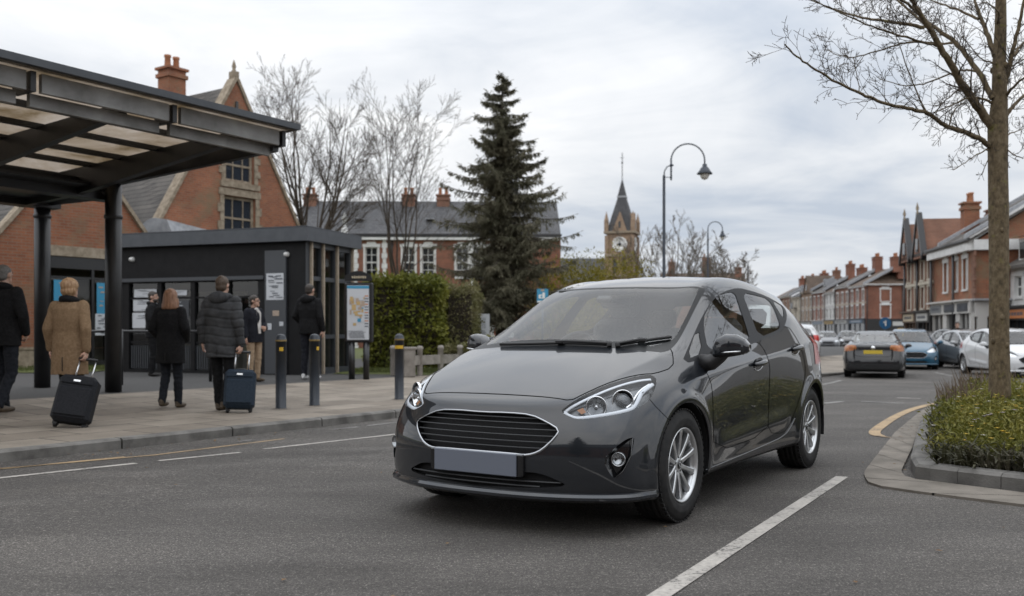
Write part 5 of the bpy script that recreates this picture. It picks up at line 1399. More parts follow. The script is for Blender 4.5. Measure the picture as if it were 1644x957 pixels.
FH.mass('wall', br_brown, 0, 11, 0, 7, 0, 7.6); FH.gable_roof(-.3, 11.3, 0, 7, 7.6, 10.4, tile_brown, 'x'); FH.chimney(1.2, 3, 9, 12, .9, .7, 1, br_brown); FH.chimney(6.0, 3, 9, 12.6, 1.1, .7, 2, br_brown); FH.chimney(10.4, 3, 8, 11.2, .9, .7, 1, br_brown)

# ------------------------------------------------------------------ the far street terrace, right of the car
shop_dark = [P('shop_navy', (.02, .028, .04), .4), P('shop_black', (.014, .014, .015), .4), P('shop_brown', (.10, .06, .04), .5), P('shop_grey', (.16, .17, .18), .5), P('shop_white', (.55, .54, .52), .5)]
sign_cols = [P('sign_cream', (.50, .42, .30), .5), P('sign_blue', (.10, .16, .24), .5), P('sign_orange', (.55, .20, .07), .5), P('sign_pale', (.48, .48, .46), .5), P('sign_green', (.06, .14, .09), .5), P('sign_gold', (.55, .36, .10), .5)]
def shop_front(b, x0, x1, z0, z1, y, col, sgn, mullions=3, name='shop_front', bulk=.5):
    m = MB(); w_ = x1 - x0
    m.box((x0 + .13, y - .06, (z0 + z1) / 2), (.26, .16, z1 - z0), col); m.box((x1 - .13, y - .06, (z0 + z1) / 2), (.26, .16, z1 - z0), col)
    m.box(((x0 + x1) / 2, y - .04, z0 + bulk / 2), (w_ - .52, .12, bulk), col); m.box(((x0 + x1) / 2, y - .10, z1 - .28), (w_, .24, .55), col); m.box(((x0 + x1) / 2, y - .18, z1 + .03), (w_ + .1, .4, .08), col)
    for k in range(1, mullions): m.box((x0 + .26 + (w_ - .52) * k / mullions, y - .03, (z0 + bulk + z1 - .55) / 2), (.07, .1, z1 - .55 - z0 - bulk), col)
    o = m.build(name, b.o); g = MB(); g.quad([(x0 + .26, y - .01, z0 + bulk), (x1 - .26, y - .01, z0 + bulk), (x1 - .26, y - .01, z1 - .55), (x0 + .26, y - .01, z1 - .55)], win_glass); g.build('shop_window', o)
    g = MB(); g.box(((x0 + x1) / 2, y - .235, z1 - .28), (w_ * .78, .03, .38), sgn)
    r_ = random.Random(int(x0 * 100) + 5)
    xx = (x0 + x1) / 2 - w_ * .28
    while xx < (x0 + x1) / 2 + w_ * .28:
        s_ = r_.uniform(.05, .14); g.box((xx, y - .255, z1 - .28), (s_, .012, .14), paper if sgn in (sign_cols[1], sign_cols[4]) else ink); xx += s_ + .07
    g.build('shop_sign', o)
    return o
ta, tb = Vector((43.0, 115)), Vector((47.6, 177)); tdir = (tb - ta); tl = tdir.length; tyaw = math.atan2(-tdir.y, -tdir.x)
specs = [('red brick corner end house with white window frames and hipped brown roof', br_red, 5.4), ('brown brick shop house with white sashes next to the red corner house', br_brown, 5.2), ('narrow white rendered house front between brick shop houses', render_white, 4.2), ('red and cream banded shop house left of the white front', br_red, 5.6), ('tan brick shop house with bay windows far down the street', br_tan, 5.6), ('pale brick shop house with slate roof and dark balcony far down the street', cream, 5.6), ('brown shop house near the far left end of the street row', br_brown, 5.6), ('most distant brown house of the street row beside the car roof', br_brown, 7.0)]
acc = 0.0; ff = tdir.normalized()
for i, (lb, mt, wd) in enumerate(specs):
    wd *= 1.31
    far_end = ta + ff * (acc + wd)
    b = Bld('shop_house', (far_end.x, far_end.y, -.3), tyaw, lb, 'house', 'houses of the far shopping street')
    ez = 7.0 + (0, .25, -.2, .1, .4, -.1, .2, .0)[i]
    n_w = 3 if wd > 5 else 2; hs = []
    for k in range(n_w):
        xc = wd * (k + .5) / n_w
        hs += [(xc - .42, xc + .42, 3.15, 4.6), (xc - .42, xc + .42, 5.2, 6.5)]
    b.wall('front_wall', mt, 0, wd, 0, ez, hs)
    for k, h in enumerate(hs): b.sash(h[0], h[1], h[2], h[3], 0, sash_m, None, (0, 1), render_white if i in (0, 1, 3, 4) else (cream if i != 2 else None), .1 if i == 0 else 0, cur=.55)
    shop_front(b, .05, wd - .05, 0, 2.95, 0, shop_dark[(i * 3) % 5], sign_cols[(i * 2 + 1) % 6])
    b.mass('rear_wall', mt, .02, wd - .02, .5, 8, 0, ez - .02)
    m = MB(); m.box((wd / 2, -.1, ez), (wd, .3, .2), render_white if i < 4 else cream); m.box((wd / 2, -.03, 4.95), (wd, .08, .16), cream if mt is not render_white else render_white); m.build('cornice', b.o)
    b.gable_roof(0, wd, 0, 8, ez + .1, ez + 2.2, [tile_brown, tile_grey, tile_brown, tile_grey, tile_brown, slate, tile_grey, tile_brown][i], 'x')
    m = MB(); V = [(wd - .15, -.3, ez), (wd + .12, -.3, ez), (wd + .12, 4, ez + 2.4), (wd - .15, 4, ez + 2.4), ]; V = V + [(a, bb_, c + .35) for a, bb_, c in V]
    m.add(V, [(3, 2, 1, 0), (4, 5, 6, 7), (0, 1, 5, 4), (1, 2, 6, 5), (2, 3, 7, 6), (3, 0, 4, 7)], lead if i != 2 else render_white); m.build('party_wall', b.o)
    b.chimney(wd - .4, 3.6, ez + 1.6, ez + (3.4, 3.7, 3.2, 3.8, 3.1, 3.6, 3.2, 3.5)[i], (1.3, 1.5, 2.0, 1.5, 1.2, 2.1, 1.4, 1.6)[i], .9, (3, 4, 3, 4, 2, 5, 3, 4)[i], br_red if mt is not br_tan else br_brown)
    m = MB(); m.tube([(.1, -.1, 0), (.1, -.1, ez)], .06, black_paint, 6); m.build('downpipe', b.o)
    if i == 4:
        m = MB(); gx = wd * (.35 if i != 4 else .62); m.add([(gx - 1.5, -.25, ez - .1), (gx + 1.5, -.25, ez - .1), (gx, -.25, ez + 2.3), (gx, 3.4, ez + 2.3), (gx - 1.5, 3, ez), (gx + 1.5, 3, ez)], [(0, 1, 2)], mt); m.add([(gx - 1.75, -.4, ez - .2), (gx, -.4, ez + 2.55), (gx, 3.6, ez + 2.55), (gx - 1.75, 3, ez - .2), (gx + 1.75, -.4, ez - .2), (gx + 1.75, 3, ez - .2)], [(0, 1, 2, 3), (1, 4, 5, 2)], tile_brown); m.box((gx, -.28, ez + .7), (.8, .06, .9), win_glass); m.build('front_gable', b.o)
    if i in (3, 5):
        m = MB(); m.box((wd * .5, 1.6, ez + 1.4), (1.2, 1.6, 1.1), lead); m.box((wd * .5, .78, ez + 1.4), (.8, .06, .7), win_glass); m.build('dormer', b.o)
    if i == 5:
        m = MB(); m.box((wd * .5, -.4, 5.15), (1.6, .7, .1), black_paint); m.box((wd * .5, -.7, 5.6), (1.6, .05, .9), black_paint); m.build('balcony', b.o)
    if i == 0:      # the end wall that looks down at the camera
        hs2 = [(x_ - .55, x_ + .55, z0, z1) for x_ in (2.3, 6.4) for z0, z1 in ((3.1, 4.6), (5.1, 6.5))]
        b.wall('end_wall', mt, 0, 8, 0, ez, hs2, y=wd + .004, face='r')
        for h in hs2: b.sash(h[0], h[1], h[2], h[3], wd + .004, sash_m, None, (1, 1), render_white, .15, face='r', cur=.6)
        m = MB(); V = [(wd + .35, -.3, ez + .05), (wd + .35, 8.3, ez + .05), (wd - 2.4, 4, ez + 2.3)]; m.add(V, [(0, 1, 2)], tile_brown); V = [(wd + .3, -.3, ez), (wd + .3, 8.3, ez), (wd + .3, 8.3, ez + .18), (wd + .3, -.3, ez + .18)]; m.quad(V, render_white); m.build('hipped_roof_end', b.o)
        m = MB(); m.box((wd + .08, 4, 1.5), (.16, 7.9, 2.9), shop_dark[1]); m.box((wd + .18, 4.2, 2.35), (.05, 2.2, .5), sign_cols[3]); m.build('end_shop_front', b.o)
        for yy in (.12, 4.3, 7.9):
            m = MB(); m.tube([(wd + .1, yy, 0), (wd + .1, yy, ez)], .06, black_paint, 6); m.build('downpipe', b.o)
        b.chimney(wd - .5, 4.6, ez + .8, ez + 3.2, 1.0, 1.6, 3, br_red)
    acc += wd

# ------------------------------------------------------------------ the right-hand row
ryaw = math.atan2(-1.0, .09)    # front runs towards the viewer, faces left
ryaw = math.atan2(-6, -.9)
RB = Bld('corner_shop', (21.4, 48.0, -.3), ryaw, 'two storey brick corner shop with white ground floor and tall chimney right of the street', 'building')
ez = 5.25; Lr = 6.07
hs = [(x - .30, x + .30, 3.3, 4.7) for x in (1.97, 3.47, 4.87)]
RB.wall('front_wall', br_orange, 0, Lr, 2.7, ez, hs)
for h in hs: RB.sash(h[0], h[1], h[2], h[3], 0, sash_m, None, (0, 1), render_white, .12, cur=.5)
hs2 = []
RB.wall('end_wall', br_orange, 0, 9, 2.7, ez, (), y=Lr, face='r')
RB.wall('end_wall', br_orange, 0, 9, 0, .1, (), y=Lr - .02, face='r')
m = MB()
m.box((Lr, -.01, 4.02), (.30, .06, 2.5), br_brown)
for k in range(9): m.box((Lr, -.02, 2.9 + k * .28), (.5 if k % 2 else .34, .08, .26), br_brown)
m.build('quoins', RB.o)
shop_front(RB, 0, 2.2, 0, 2.75, 0, shop_dark[4], shop_dark[3], 2); shop_front(RB, 2.25, 4.2, 0, 2.75, 0, shop_dark[4], shop_dark[0], 2); shop_front(RB, 4.25, Lr + .02, 0, 2.75, 0, shop_dark[4], shop_dark[0], 2)
m = MB(); m.box((Lr + .06, 4.5, 2.4), (.2, 9, .75), shop_dark[4]); m.box((Lr + .2, 4.5, 2.78), (.5, 9.2, .08), lead)
for yy in (.3, 1.6, 3.6, 5.6, 7.5): m.box((Lr + .05, yy, 1.0), (.22, .4, 2.05), shop_dark[4])
m.quad([(Lr + .01, .4, .2), (Lr + .01, 8.8, .2), (Lr + .01, 8.8, 2.05), (Lr + .01, .4, 2.05)], win_glass); m.box((Lr + .18, 1.6, 2.4), (.04, .5, .4), shop_dark[0]); m.build('side_shop_front', RB.o)
m = MB(); m.box((Lr / 2, -.12, ez - .05), (Lr + .3, .4, .45), render_white); m.box((Lr + .1, 4.5, ez - .05), (.4, 9.2, .45), render_white); m.box((Lr / 2, -.34, ez + .2), (Lr + .7, .12, .1), black_paint); m.build('cornice', RB.o)
RB.mass('core', br_orange, .05, Lr - .4, .5, 9, 0, ez)
RB.gable_roof(-.1, Lr + .3, -.1, 9, ez + .2, ez + 2.9, tile_grey, 'x')
m = MB(); V = [(Lr - .1, -.4, ez + .25), (Lr + .15, -.4, ez + .25), (Lr + .15, 4.4, ez + 3.1), (Lr - .1, 4.4, ez + 3.1)]; V += [(a, b, c + .18) for a, b, c in V]; m.add(V, [(3, 2, 1, 0), (4, 5, 6, 7), (0, 1, 5, 4), (1, 2, 6, 5), (2, 3, 7, 6), (3, 0, 4, 7)], lead)
m.build('roof_verge', RB.o); m = MB(); V = [(2.0, -.4, ez + .25), (2.2, -.4, ez + .25), (2.2, 4.4, ez + 3.1), (2.0, 4.4, ez + 3.1)]; V += [(a, b, c + .16) for a, b, c in V]; m.add(V, [(3, 2, 1, 0), (4, 5, 6, 7), (0, 1, 5, 4), (1, 2, 6, 5), (2, 3, 7, 6), (3, 0, 4, 7)], lead); m.build('roof_verge', RB.o)
RB.chimney(1.5, 1.25, ez + .5, ez + 2.35, .62, .7, 2, br_orange)
m = MB(); m.add([(Lr, -.1, ez), (Lr, 9, ez), (Lr, 4.45, ez + 3.0)], [(0, 1, 2)], br_orange); m.build('end_gable', RB.o)
m = MB(); V = [(Lr + .02, -.3, ez + .0), (Lr + .2, -.3, ez + .0), (Lr + .2, 4.45, ez + 3.05), (Lr + .02, 4.45, ez + 3.05)]; V += [(a, b, c + .22) for a, b, c in V]; m.add(V, [(3, 2, 1, 0), (4, 5, 6, 7), (0, 1, 5, 4), (1, 2, 6, 5), (2, 3, 7, 6), (3, 0, 4, 7)], render_white); m.build('white_verge', RB.o)
for x in (.2, 3.75):
    m = MB(); m.tube([(x, -.2, 0), (x, -.2, ez - .3)], .06, black_paint, 8); m.build('downpipe', RB.o)
# gabled brown building beyond it
RG = Bld('twin_gabled_house', (22.2, 53.3, -.3), ryaw, 'brown brick house with two dark pointed dormer gables beyond the corner shop', 'building')
hs = [(x - .3, x + .3, z0, z1) for x in (.7, 2.1, 3.3, 4.6) for z0, z1 in ((2.6, 3.7), (4.1, 5.1))]
RG.wall('front_wall', br_brown, 0, 5.3, 0, 5.4, hs)
for h in hs: RG.sash(h[0], h[1], h[2], h[3], 0, sash_m, None, (0, 1), cream, 0, cur=.5)
RG.mass('core', br_brown, .02, 5.28, .5, 9, 0, 5.3); RG.gable_roof(-.2, 5.4, -.1, 9, 5.4, 7.5, tile_red, 'x')
for x in (1.0, 3.6):
    m = MB(); V = [(x - .8, -.35, 5.2), (x + .8, -.35, 5.2), (x, -.35, 7.3), (x, 3.6, 7.3), (x - .8, 3.0, 5.3), (x + .8, 3.0, 5.3)]; m.add(V, [(0, 1, 2), (0, 2, 3, 4), (1, 5, 3, 2)], br_brown)
    for sx in (-1, 1):
        a, b = Vector((x + sx * .95, -.42, 5.05)), Vector((x, -.42, 7.45)); V = [a, b, b + Vector((0, 0, .2)), a + Vector((sx * .1, 0, .25))]; V += [v + Vector((0, .3, 0)) for v in V]; m.add(V, [(0, 1, 2, 3), (7, 6, 5, 4), (0, 4, 5, 1), (1, 5, 6, 2), (2, 6, 7, 3), (3, 7, 4, 0)], black_paint)
    m.lathe([(.07, 0), (.04, .3), (.09, .45), (0, .8)], stone, 8, Matrix.Translation((x, -.35, 7.4))); m.box((x, -.37, 5.9), (.5, .06, .7), win_glass); m.build('dormer_gable', RG.o)
shop_front(RG, .05, 2.6, 0, 2.4, 0, shop_dark[2], sign_cols[0]); shop_front(RG, 2.7, 5.25, 0, 2.4, 0, shop_dark[1], sign_cols[3])
m = MB(); m.box((2.65, -.15, 5.4), (5.5, .4, .14), black_paint); m.box((2.65, -.05, 3.9), (5.3, .1, .16), cream); m.build('eaves', RG.o)
for x in (.1, 2.65, 5.2):
    m = MB(); m.tube([(x, -.12, 0), (x, -.12, 5.4)], .06, black_paint, 6); m.build('downpipe', RG.o)
RG.chimney(.4, 4.4, 6.6, 8.0, .6, .5, 2, br_brown); RG.chimney(4.9, 3.2, 6.4, 7.9, .6, .5, 2, br_red)
m = MB(); m.tube([(2.6, 4.2, 7.4), (2.6, 4.2, 9.0)], .02, black_paint, 5)
for k in range(5): m.tube([(2.3 + .03 * k, 4.2, 8.95 - k * .09), (2.9 - .03 * k, 4.2, 8.95 - k * .09)], .012, black_paint, 4)
m.build('aerial', RG.o)
# white shop nearer the viewer
RW = Bld('white_shop', (21.9, 41.6, -.3), ryaw, 'white rendered shop with grey tiled roof at the right edge behind the tree', 'building')
hs = [(x - .42, x + .42, 2.85, 3.75) for x in (.95, 2.9, 4.6)]
RW.wall('front_wall', render_white, 0, 5.4, 2.4, 4.2, hs)
for h in hs: RW.sash(h[0], h[1], h[2], h[3], 0, sash_m, None, (1, 1), render_white, 0, cur=.6)
RW.wall('end_wall', br_orange, 0, 9, 0, 4.2, (), y=-.004, face='l')
m = MB(); V = [(-.01, -.2, 4.2), (-.01, 9, 4.2), (-.01, 4.4, 7.0)]; m.add(V, [(0, 1, 2)], br_orange); m.build('gable', RW.o)
RW.mass('core', render_white, .02, 5.38, .5, 9, 0, 4.1); RW.gable_roof(-.05, 5.5, -.1, 9, 4.2, 7.0, tile_grey, 'x')
m = MB(); m.add([(5.4, 0, 4.1), (5.4, 9, 4.1), (5.4, 4.45, 6.95)], [(0, 1, 2)], render_white); m.build('gable', RW.o)
shop_front(RW, .1, 2.6, 0, 2.4, 0, shop_dark[1], sign_cols[2], 3); shop_front(RW, 2.8, 5.3, 0, 2.4, 0, shop_dark[1], sign_cols[1], 3)
m = MB(); m.box((1.3, .9, 4.85), (1.2, 1.6, 1.0), render_white); m.box((1.3, .08, 4.85), (.8, .05, .7), win_glass); m.add([(.55, -.15, 5.4), (2.05, -.15, 5.4), (2.05, 2.6, 5.9), (.55, 2.6, 5.9)], [(0, 1, 2, 3)], tile_grey); m.build('dormer', RW.o)
# unseen houses added behind the viewer to darken reflections in the car's front
RZ = Bld('added_villa_row', (30, -20, 0), R(180), 'long brick villa row out of view, added for reflections in the front of the charcoal hatchback', 'building')
RZ.mass('wall', br_brown, 0, 70, 0, 9, 0, 5.2); RZ.gable_roof(-.2, 70.2, -.1, 9, 5.2, 8.0, slate, 'x')
for k in range(14): RZ.mass('window', win_glass, 2 + k * 4.9, 3.1 + k * 4.9, -.03, .1, 1.0, 2.4); RZ.mass('window', win_glass, 2 + k * 4.9, 3.1 + k * 4.9, -.03, .1, 3.2, 4.4)
# ------------------------------------------------------------------ trees and plants
bark_g = noisy('bark_grey', (.038, .031, .023), (.10, .082, .06), 22, .9, bump=.7, bscale=45, kind='World', stretch=(1, 1, .45))
bark_t = P('bark_young', (.12, .09, .05), .9); t = NT(bark_t); v = t.world((1, 1, .6)); bc = t.ramp(t.noise(v, 26, 5, .65), [(.3, (.05, .038, .022)), (.5, (.125, .092, .052)), (.72, (.19, .15, .095))])
t.base(t.mix(t.ramp(t.noise(t.world(), 9, 4, .6), [(.60, (0, 0, 0)), (.70, (.6, .6, .6))]), bc, (.16, .15, .03))); t.bump(t.noise(v, 40, 4), .8, .01)
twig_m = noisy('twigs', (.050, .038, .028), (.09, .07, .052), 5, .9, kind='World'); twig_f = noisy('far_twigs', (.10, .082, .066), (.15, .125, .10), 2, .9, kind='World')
def leafmat(name, stops, scale=3.0, rough=.55, trans=.25):
    m = P(name, stops[0], rough, spec=.3); t = NT(m); v = t.world(); n = t.math('ADD', t.math('MULTIPLY', t.noise(v, scale, 3, .6), .55), t.math('MULTIPLY', t.noise(v, scale * 14, 2, .6), .45))
    c = t.ramp(n, [(.30 + .4 * i / (len(stops) - 1), s_) for i, s_ in enumerate(stops)]); t.base(c)
    tr = t.n('ShaderNodeBsdfTranslucent'); t.l(c, tr.inputs[0]); mx = t.n('ShaderNodeMixShader'); mx.inputs[0].default_value = trans; t.l(t.b.outputs[0], mx.inputs[1]); t.l(tr.outputs[0], mx.inputs[2]); t.l(mx.outputs[0], t.t.nodes['Material Output'].inputs[0]); return m
hedge_a = leafmat('laurel_leaf', [(.03, .045, .008), (.10, .115, .018), (.20, .20, .035), (.28, .26, .06)], 1.6)
hedge_b = leafmat('dull_hedge_leaf', [(.04, .046, .014), (.12, .12, .04), (.20, .18, .09), (.28, .24, .16)], 2.2)
needle = leafmat('conifer_needle', [(.05, .052, .035), (.115, .112, .072), (.19, .175, .12), (.27, .24, .17)], 1.0, .8, .35)
yel = leafmat('yellow_shrub_leaf', [(.09, .095, .015), (.20, .17, .02), (.36, .28, .03)], .8)
cover_m = leafmat('ground_cover_leaf', [(.03, .042, .008), (.11, .118, .02), (.22, .20, .042), (.33, .29, .08)], 2.2)
strap_m = leafmat('strap_leaf', [(.022, .024, .010), (.06, .058, .03), (.15, .13, .10)], 3.0); heath = leafmat('dry_flower_spike', [(.10, .075, .05), (.18, .135, .10)], 4)
fl_y = P('flower_yellow', (.55, .36, .03), .6); fl_w = P('flower_white', (.62, .58, .52), .6); fl_p = P('flower_mauve', (.34, .28, .33), .6)
class Leaves:
    def __init__(s): s.V = []; s.F = []
    def leaf(s, p, d, up, l, w_):
        d = d.normalized(); sd_ = d.cross(up)
        if sd_.length < 1e-4: sd_ = d.orthogonal()
        sd_.normalize(); n = sd_.cross(d); b = len(s.V)
        s.V += [tuple(p), tuple(p + d * l * .5 + sd_ * w_ / 2 + n * l * .08), tuple(p + d * l), tuple(p + d * l * .5 - sd_ * w_ / 2 + n * l * .08)]; s.F.append((b, b + 1, b + 2, b + 3))
    def build(s, name, mat, parent=None): return mesh_np(name, s.V, s.F, mat, parent, smooth=False)
def rv(r_): return Vector((r_.gauss(0, 1), r_.gauss(0, 1), r_.gauss(0, 1))).normalized()
def branch(m, p0, d, L_, r0, depth, r_, mat, opt):
    """a wandering branch with its own side shoots"""
    n = max(3, int(L_ / opt['step'])); pts = [p0]; rad = [r0]; d = d.normalized(); p = p0.copy()
    for i in range(n):
        d = (d + rv(r_) * opt['wob'] + Vector((0, 0, opt['lift']))).normalized(); p = p + d * (L_ / n); pts.append(p.copy()); rad.append(max(opt['rmin'], r0 * (1 - (i + 1) / n * .85)))
    m.tube(pts, rad, mat, 6 if r0 > .02 else (4 if r0 > .008 else 3), cap=False)
    if depth <= 0: return
    k = opt['kids'][depth] if isinstance(opt['kids'], dict) else opt['kids']
    for i in range(k):
        f_ = r_.uniform(.18, .98); j = min(n - 1, int(f_ * n)); q = pts[j].lerp(pts[j + 1], f_ * n - j)
        ax_ = (pts[j + 1] - pts[j]).normalized(); sd_ = ax_.cross(rv(r_)).normalized(); a = r_.uniform(*opt['ang'])
        branch(m, q, ax_ * math.cos(a) + sd_ * math.sin(a), L_ * r_.uniform(*opt['len']) * (1.1 - .6 * f_), max(opt['rmin'], rad[j] * opt['thin']), depth - 1, r_, mat, opt)

# the young street tree at the right: limbs laid along those of the photograph, in depth
TY = 9.3
TR = empty('street_tree', at(1605, 640, TY) - Vector((0, 0, .2)), 0, 'bare young street tree with mossy trunk standing in the planted island', 'tree')
TR_o = TR.location.copy()
def zp(x, y, dy=0.0):
    p = at(1260 + x / 2.9, y / 2.9, TY + dy); return p - TR_o
m = MB(); tr_pts = [Vector((.0, 0, -.15)), Vector((.0, 0, .3)), at(1604, 540, TY) - TR_o, at(1604, 440, TY) - TR_o, zp(995, 957), zp(992, 780), zp(992, 600), zp(1000, 450), zp(998, 300), zp(1005, 120), zp(1006, -60), zp(1012, -300), zp(1005, -550)]
tr_rad = [.125, .100, .092, .090, .093, .090, .094, .072, .062, .054, .046, .034, .015]
m.tube(tr_pts, tr_rad, bark_t, 18)
r_ = random.Random(4)
for k in range(16):          # knuckles on the trunk
    i = r_.randint(1, 7); q = tr_pts[i].lerp(tr_pts[i + 1], r_.random()); a = r_.uniform(0, 6.28); m.ball(q + Vector((math.cos(a), math.sin(a), 0)) * tr_rad[i] * .86, (.026, .026, .035), bark_t, n=8, k=5)
m.build('trunk', TR)
LIMB = [
 ([(985, 615), (900, 500), (830, 400), (760, 280), (700, 180), (640, 80), (590, 0), (540, -90)], .047, -.5), ([(640, 80), (580, 20), (510, -20), (420, -70)], .018, -.8),
 ([(965, 460), (920, 365), (850, 260), (780, 185), (700, 130), (650, 100), (600, 70), (520, 0), (460, -60)], .030, .6),
 ([(650, 130), (560, 112), (480, 100), (390, 90), (300, 66), (200, 35), (110, -4)], .020, .5),
 ([(962, 690), (930, 660), (880, 630), (760, 592), (710, 560), (660, 520), (580, 508), (500, 490), (420, 465), (350, 435), (230, 380), (130, 315), (60, 270), (0, 208)], .027, -.9),
 ([(720, 215), (640, 195), (560, 172), (420, 130), (300, 80), (150, 8)], .015, -.7), ([(780, 203), (680, 200), (560, 197), (440, 235), (330, 268), (250, 262), (190, 230)], .012, .7),
 ([(968, 480), (920, 458), (870, 450), (790, 482), (740, 510), (690, 525)], .014, -.3), ([(885, 330), (840, 326), (800, 332), (700, 372), (640, 395), (560, 400), (490, 385), (430, 362)], .012, .5),
 ([(978, 262), (955, 195), (930, 130), (905, 60), (885, 0), (860, -80)], .030, .3), ([(905, 90), (840, 60), (760, 30), (680, 0), (600, -40)], .015, .5),
 ([(1018, 420), (1040, 330), (1060, 250), (1090, 120), (1116, 0), (1140, -120)], .030, -.2), ([(1012, 570), (1035, 530), (1060, 500), (1114, 440), (1180, 390), (1260, 350)], .026, .2), ([(1020, 455), (1060, 410), (1114, 360), (1190, 300)], .018, -.5),
 ([(958, 690), (900, 715), (850, 750), (780, 792)], .008, -.3), ([(955, 695), (945, 750), (915, 815)], .007, .2), ([(1024, 640), (1060, 615), (1114, 600)], .009, .3), ([(1026, 690), (1060, 715), (1110, 740)], .008, -.3),
 ([(1060, 260), (1100, 210), (1160, 170), (1240, 120)], .018, .4), ([(985, 120), (1000, 60), (960, 20), (920, 10)], .012, -.4), ([(990, 300), (950, 290), (900, 270), (830, 170)], .010, -.6), ([(655, 520), (610, 420), (570, 310), (530, 210), (505, 120)], .009, -.2), ([(760, 600), (790, 500), (850, 470), (895, 600)], .009, .5),
 ([(350, 435), (335, 350), (318, 270)], .006, .0), ([(830, 400), (760, 455), (700, 520)], .010, .6), ([(1006, -60), (930, -160), (820, -240), (700, -300)], .028, -.5), ([(1010, -120), (1080, -230), (1180, -330)], .028, .5), ([(540, -90), (440, -130), (330, -150)], .016, -.8), ([(860, -80), (830, -200), (800, -320)], .022, .6)]
tw_opt = dict(step=.05, wob=.20, lift=.03, rmin=.0022, kids={3: 5, 2: 5, 1: 3}, ang=(.5, 1.15), len=(.35, .7), thin=.55)
for pl, r0, dy in LIMB:
    m = MB(); n = len(pl); base_dy = 0
    pts = [zp(x, y, dy * (i / (n - 1)) ** 1.2 * 1.2) for i, (x, y) in enumerate(pl)]
    P3 = [Vector((a, b, c)) for a, b, c in [(p.x, p.y, p.z) for p in pts]]
    # smooth the polyline
    for _ in range(2):
        q = [P3[0]]
        for a, b in zip(P3[:-1], P3[1:]): q += [a.lerp(b, .25), a.lerp(b, .75)]
        P3 = q + [P3[-1]]
    N_ = len(P3); rads = [max(.004, r0 * (1 - .80 * i / N_)) for i in range(N_)]
    P3 = [p + rv(r_) * .006 for p in P3]; m.tube(P3, rads, bark_t, 9, cap=False)
    L_ = sum((b - a).length for a, b in zip(P3[:-1], P3[1:]))
    for k in range(int(L_ * 15)):
        f_ = r_.uniform(.12, 1.0); j = min(N_ - 2, int(f_ * (N_ - 1))); ax_ = (P3[j + 1] - P3[j]).normalized(); sd_ = (ax_.cross(rv(r_)) + Vector((0, 0, .25))).normalized(); a = r_.uniform(.6, 1.2)
        branch(m, P3[j], ax_ * math.cos(a) + sd_ * math.sin(a), r_.uniform(.10, .42) * (1 if r0 > .008 else .6), max(.0030, rads[j] * .32), 2 if r_.random() < .55 else 1, r_, twig_m, dict(tw_opt, kids={2: 4, 1: 3}))
    m.build('branch', TR)
# bare winter trees on the left
def bare_tree(name, u, v_top, Y, zb, stems, label, seed, spread, group=None, kids={4: 3, 3: 6, 2: 6, 1: 4}, r0=.16, mat=None, twig=None, rmin=.0065, depth=3, fork=.25, lean=.0):
    r_ = random.Random(seed); base = at(u, HOR, Y); H_ = CAMH + (HOR - v_top) / FPX * Y - zb; o = empty(name, (base.x, base.y, zb), 0, label, 'tree', group)
    m = MB(); mt = mat or bark_g; hf = H_ * fork; pts = [Vector((0, 0, -.1)), Vector((.02, 0, hf * .5)), Vector((0, 0, hf))]; m.tube(pts, [r0 * 1.2, r0, r0 * .9], mt, 10); m.build('trunk', o)
    m = MB(); opt = dict(step=.35, wob=.09, lift=.045, rmin=rmin, kids=kids, ang=(.35, .8), len=(.38, .62), thin=.5)
    for k in range(stems):
        a = 2 * PI * (k + r_.uniform(-.2, .2)) / stems; tilt = spread * r_.uniform(.55, 1.1)
        branch(m, pts[-1] - Vector((0, 0, hf * r_.uniform(0, .3))), Vector((math.cos(a) * tilt + lean, math.sin(a) * tilt * .8, 1)), (H_ - hf) * r_.uniform(.85, 1.05), r0 * .62, depth, r_, twig or twig_m, opt)
    m.build('crown', o); return o
bare_tree('bare_tree', 498, 118, 37, .1, 8, 'tall bare grey tree with upright limbs between the steep gable and the terrace', 11, .42, None, {3: 9, 2: 8, 1: 4}, .115, fork=.38)
bare_tree('bare_tree', 640, 180, 42, .1, 7, 'bare slender tree in front of the white quoined terrace, left of the conifer', 23, .40, None, {3: 8, 2: 7, 1: 4}, .085, fork=.30)
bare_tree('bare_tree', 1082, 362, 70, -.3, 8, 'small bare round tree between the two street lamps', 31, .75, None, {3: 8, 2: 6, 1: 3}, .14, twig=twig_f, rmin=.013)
bare_tree('bare_tree', 1157, 405, 76, -.3, 9, 'low brownish bare tree behind the farther street lamp', 37, .8, None, {3: 8, 2: 6, 1: 3}, .14, twig=twig_f, rmin=.016)
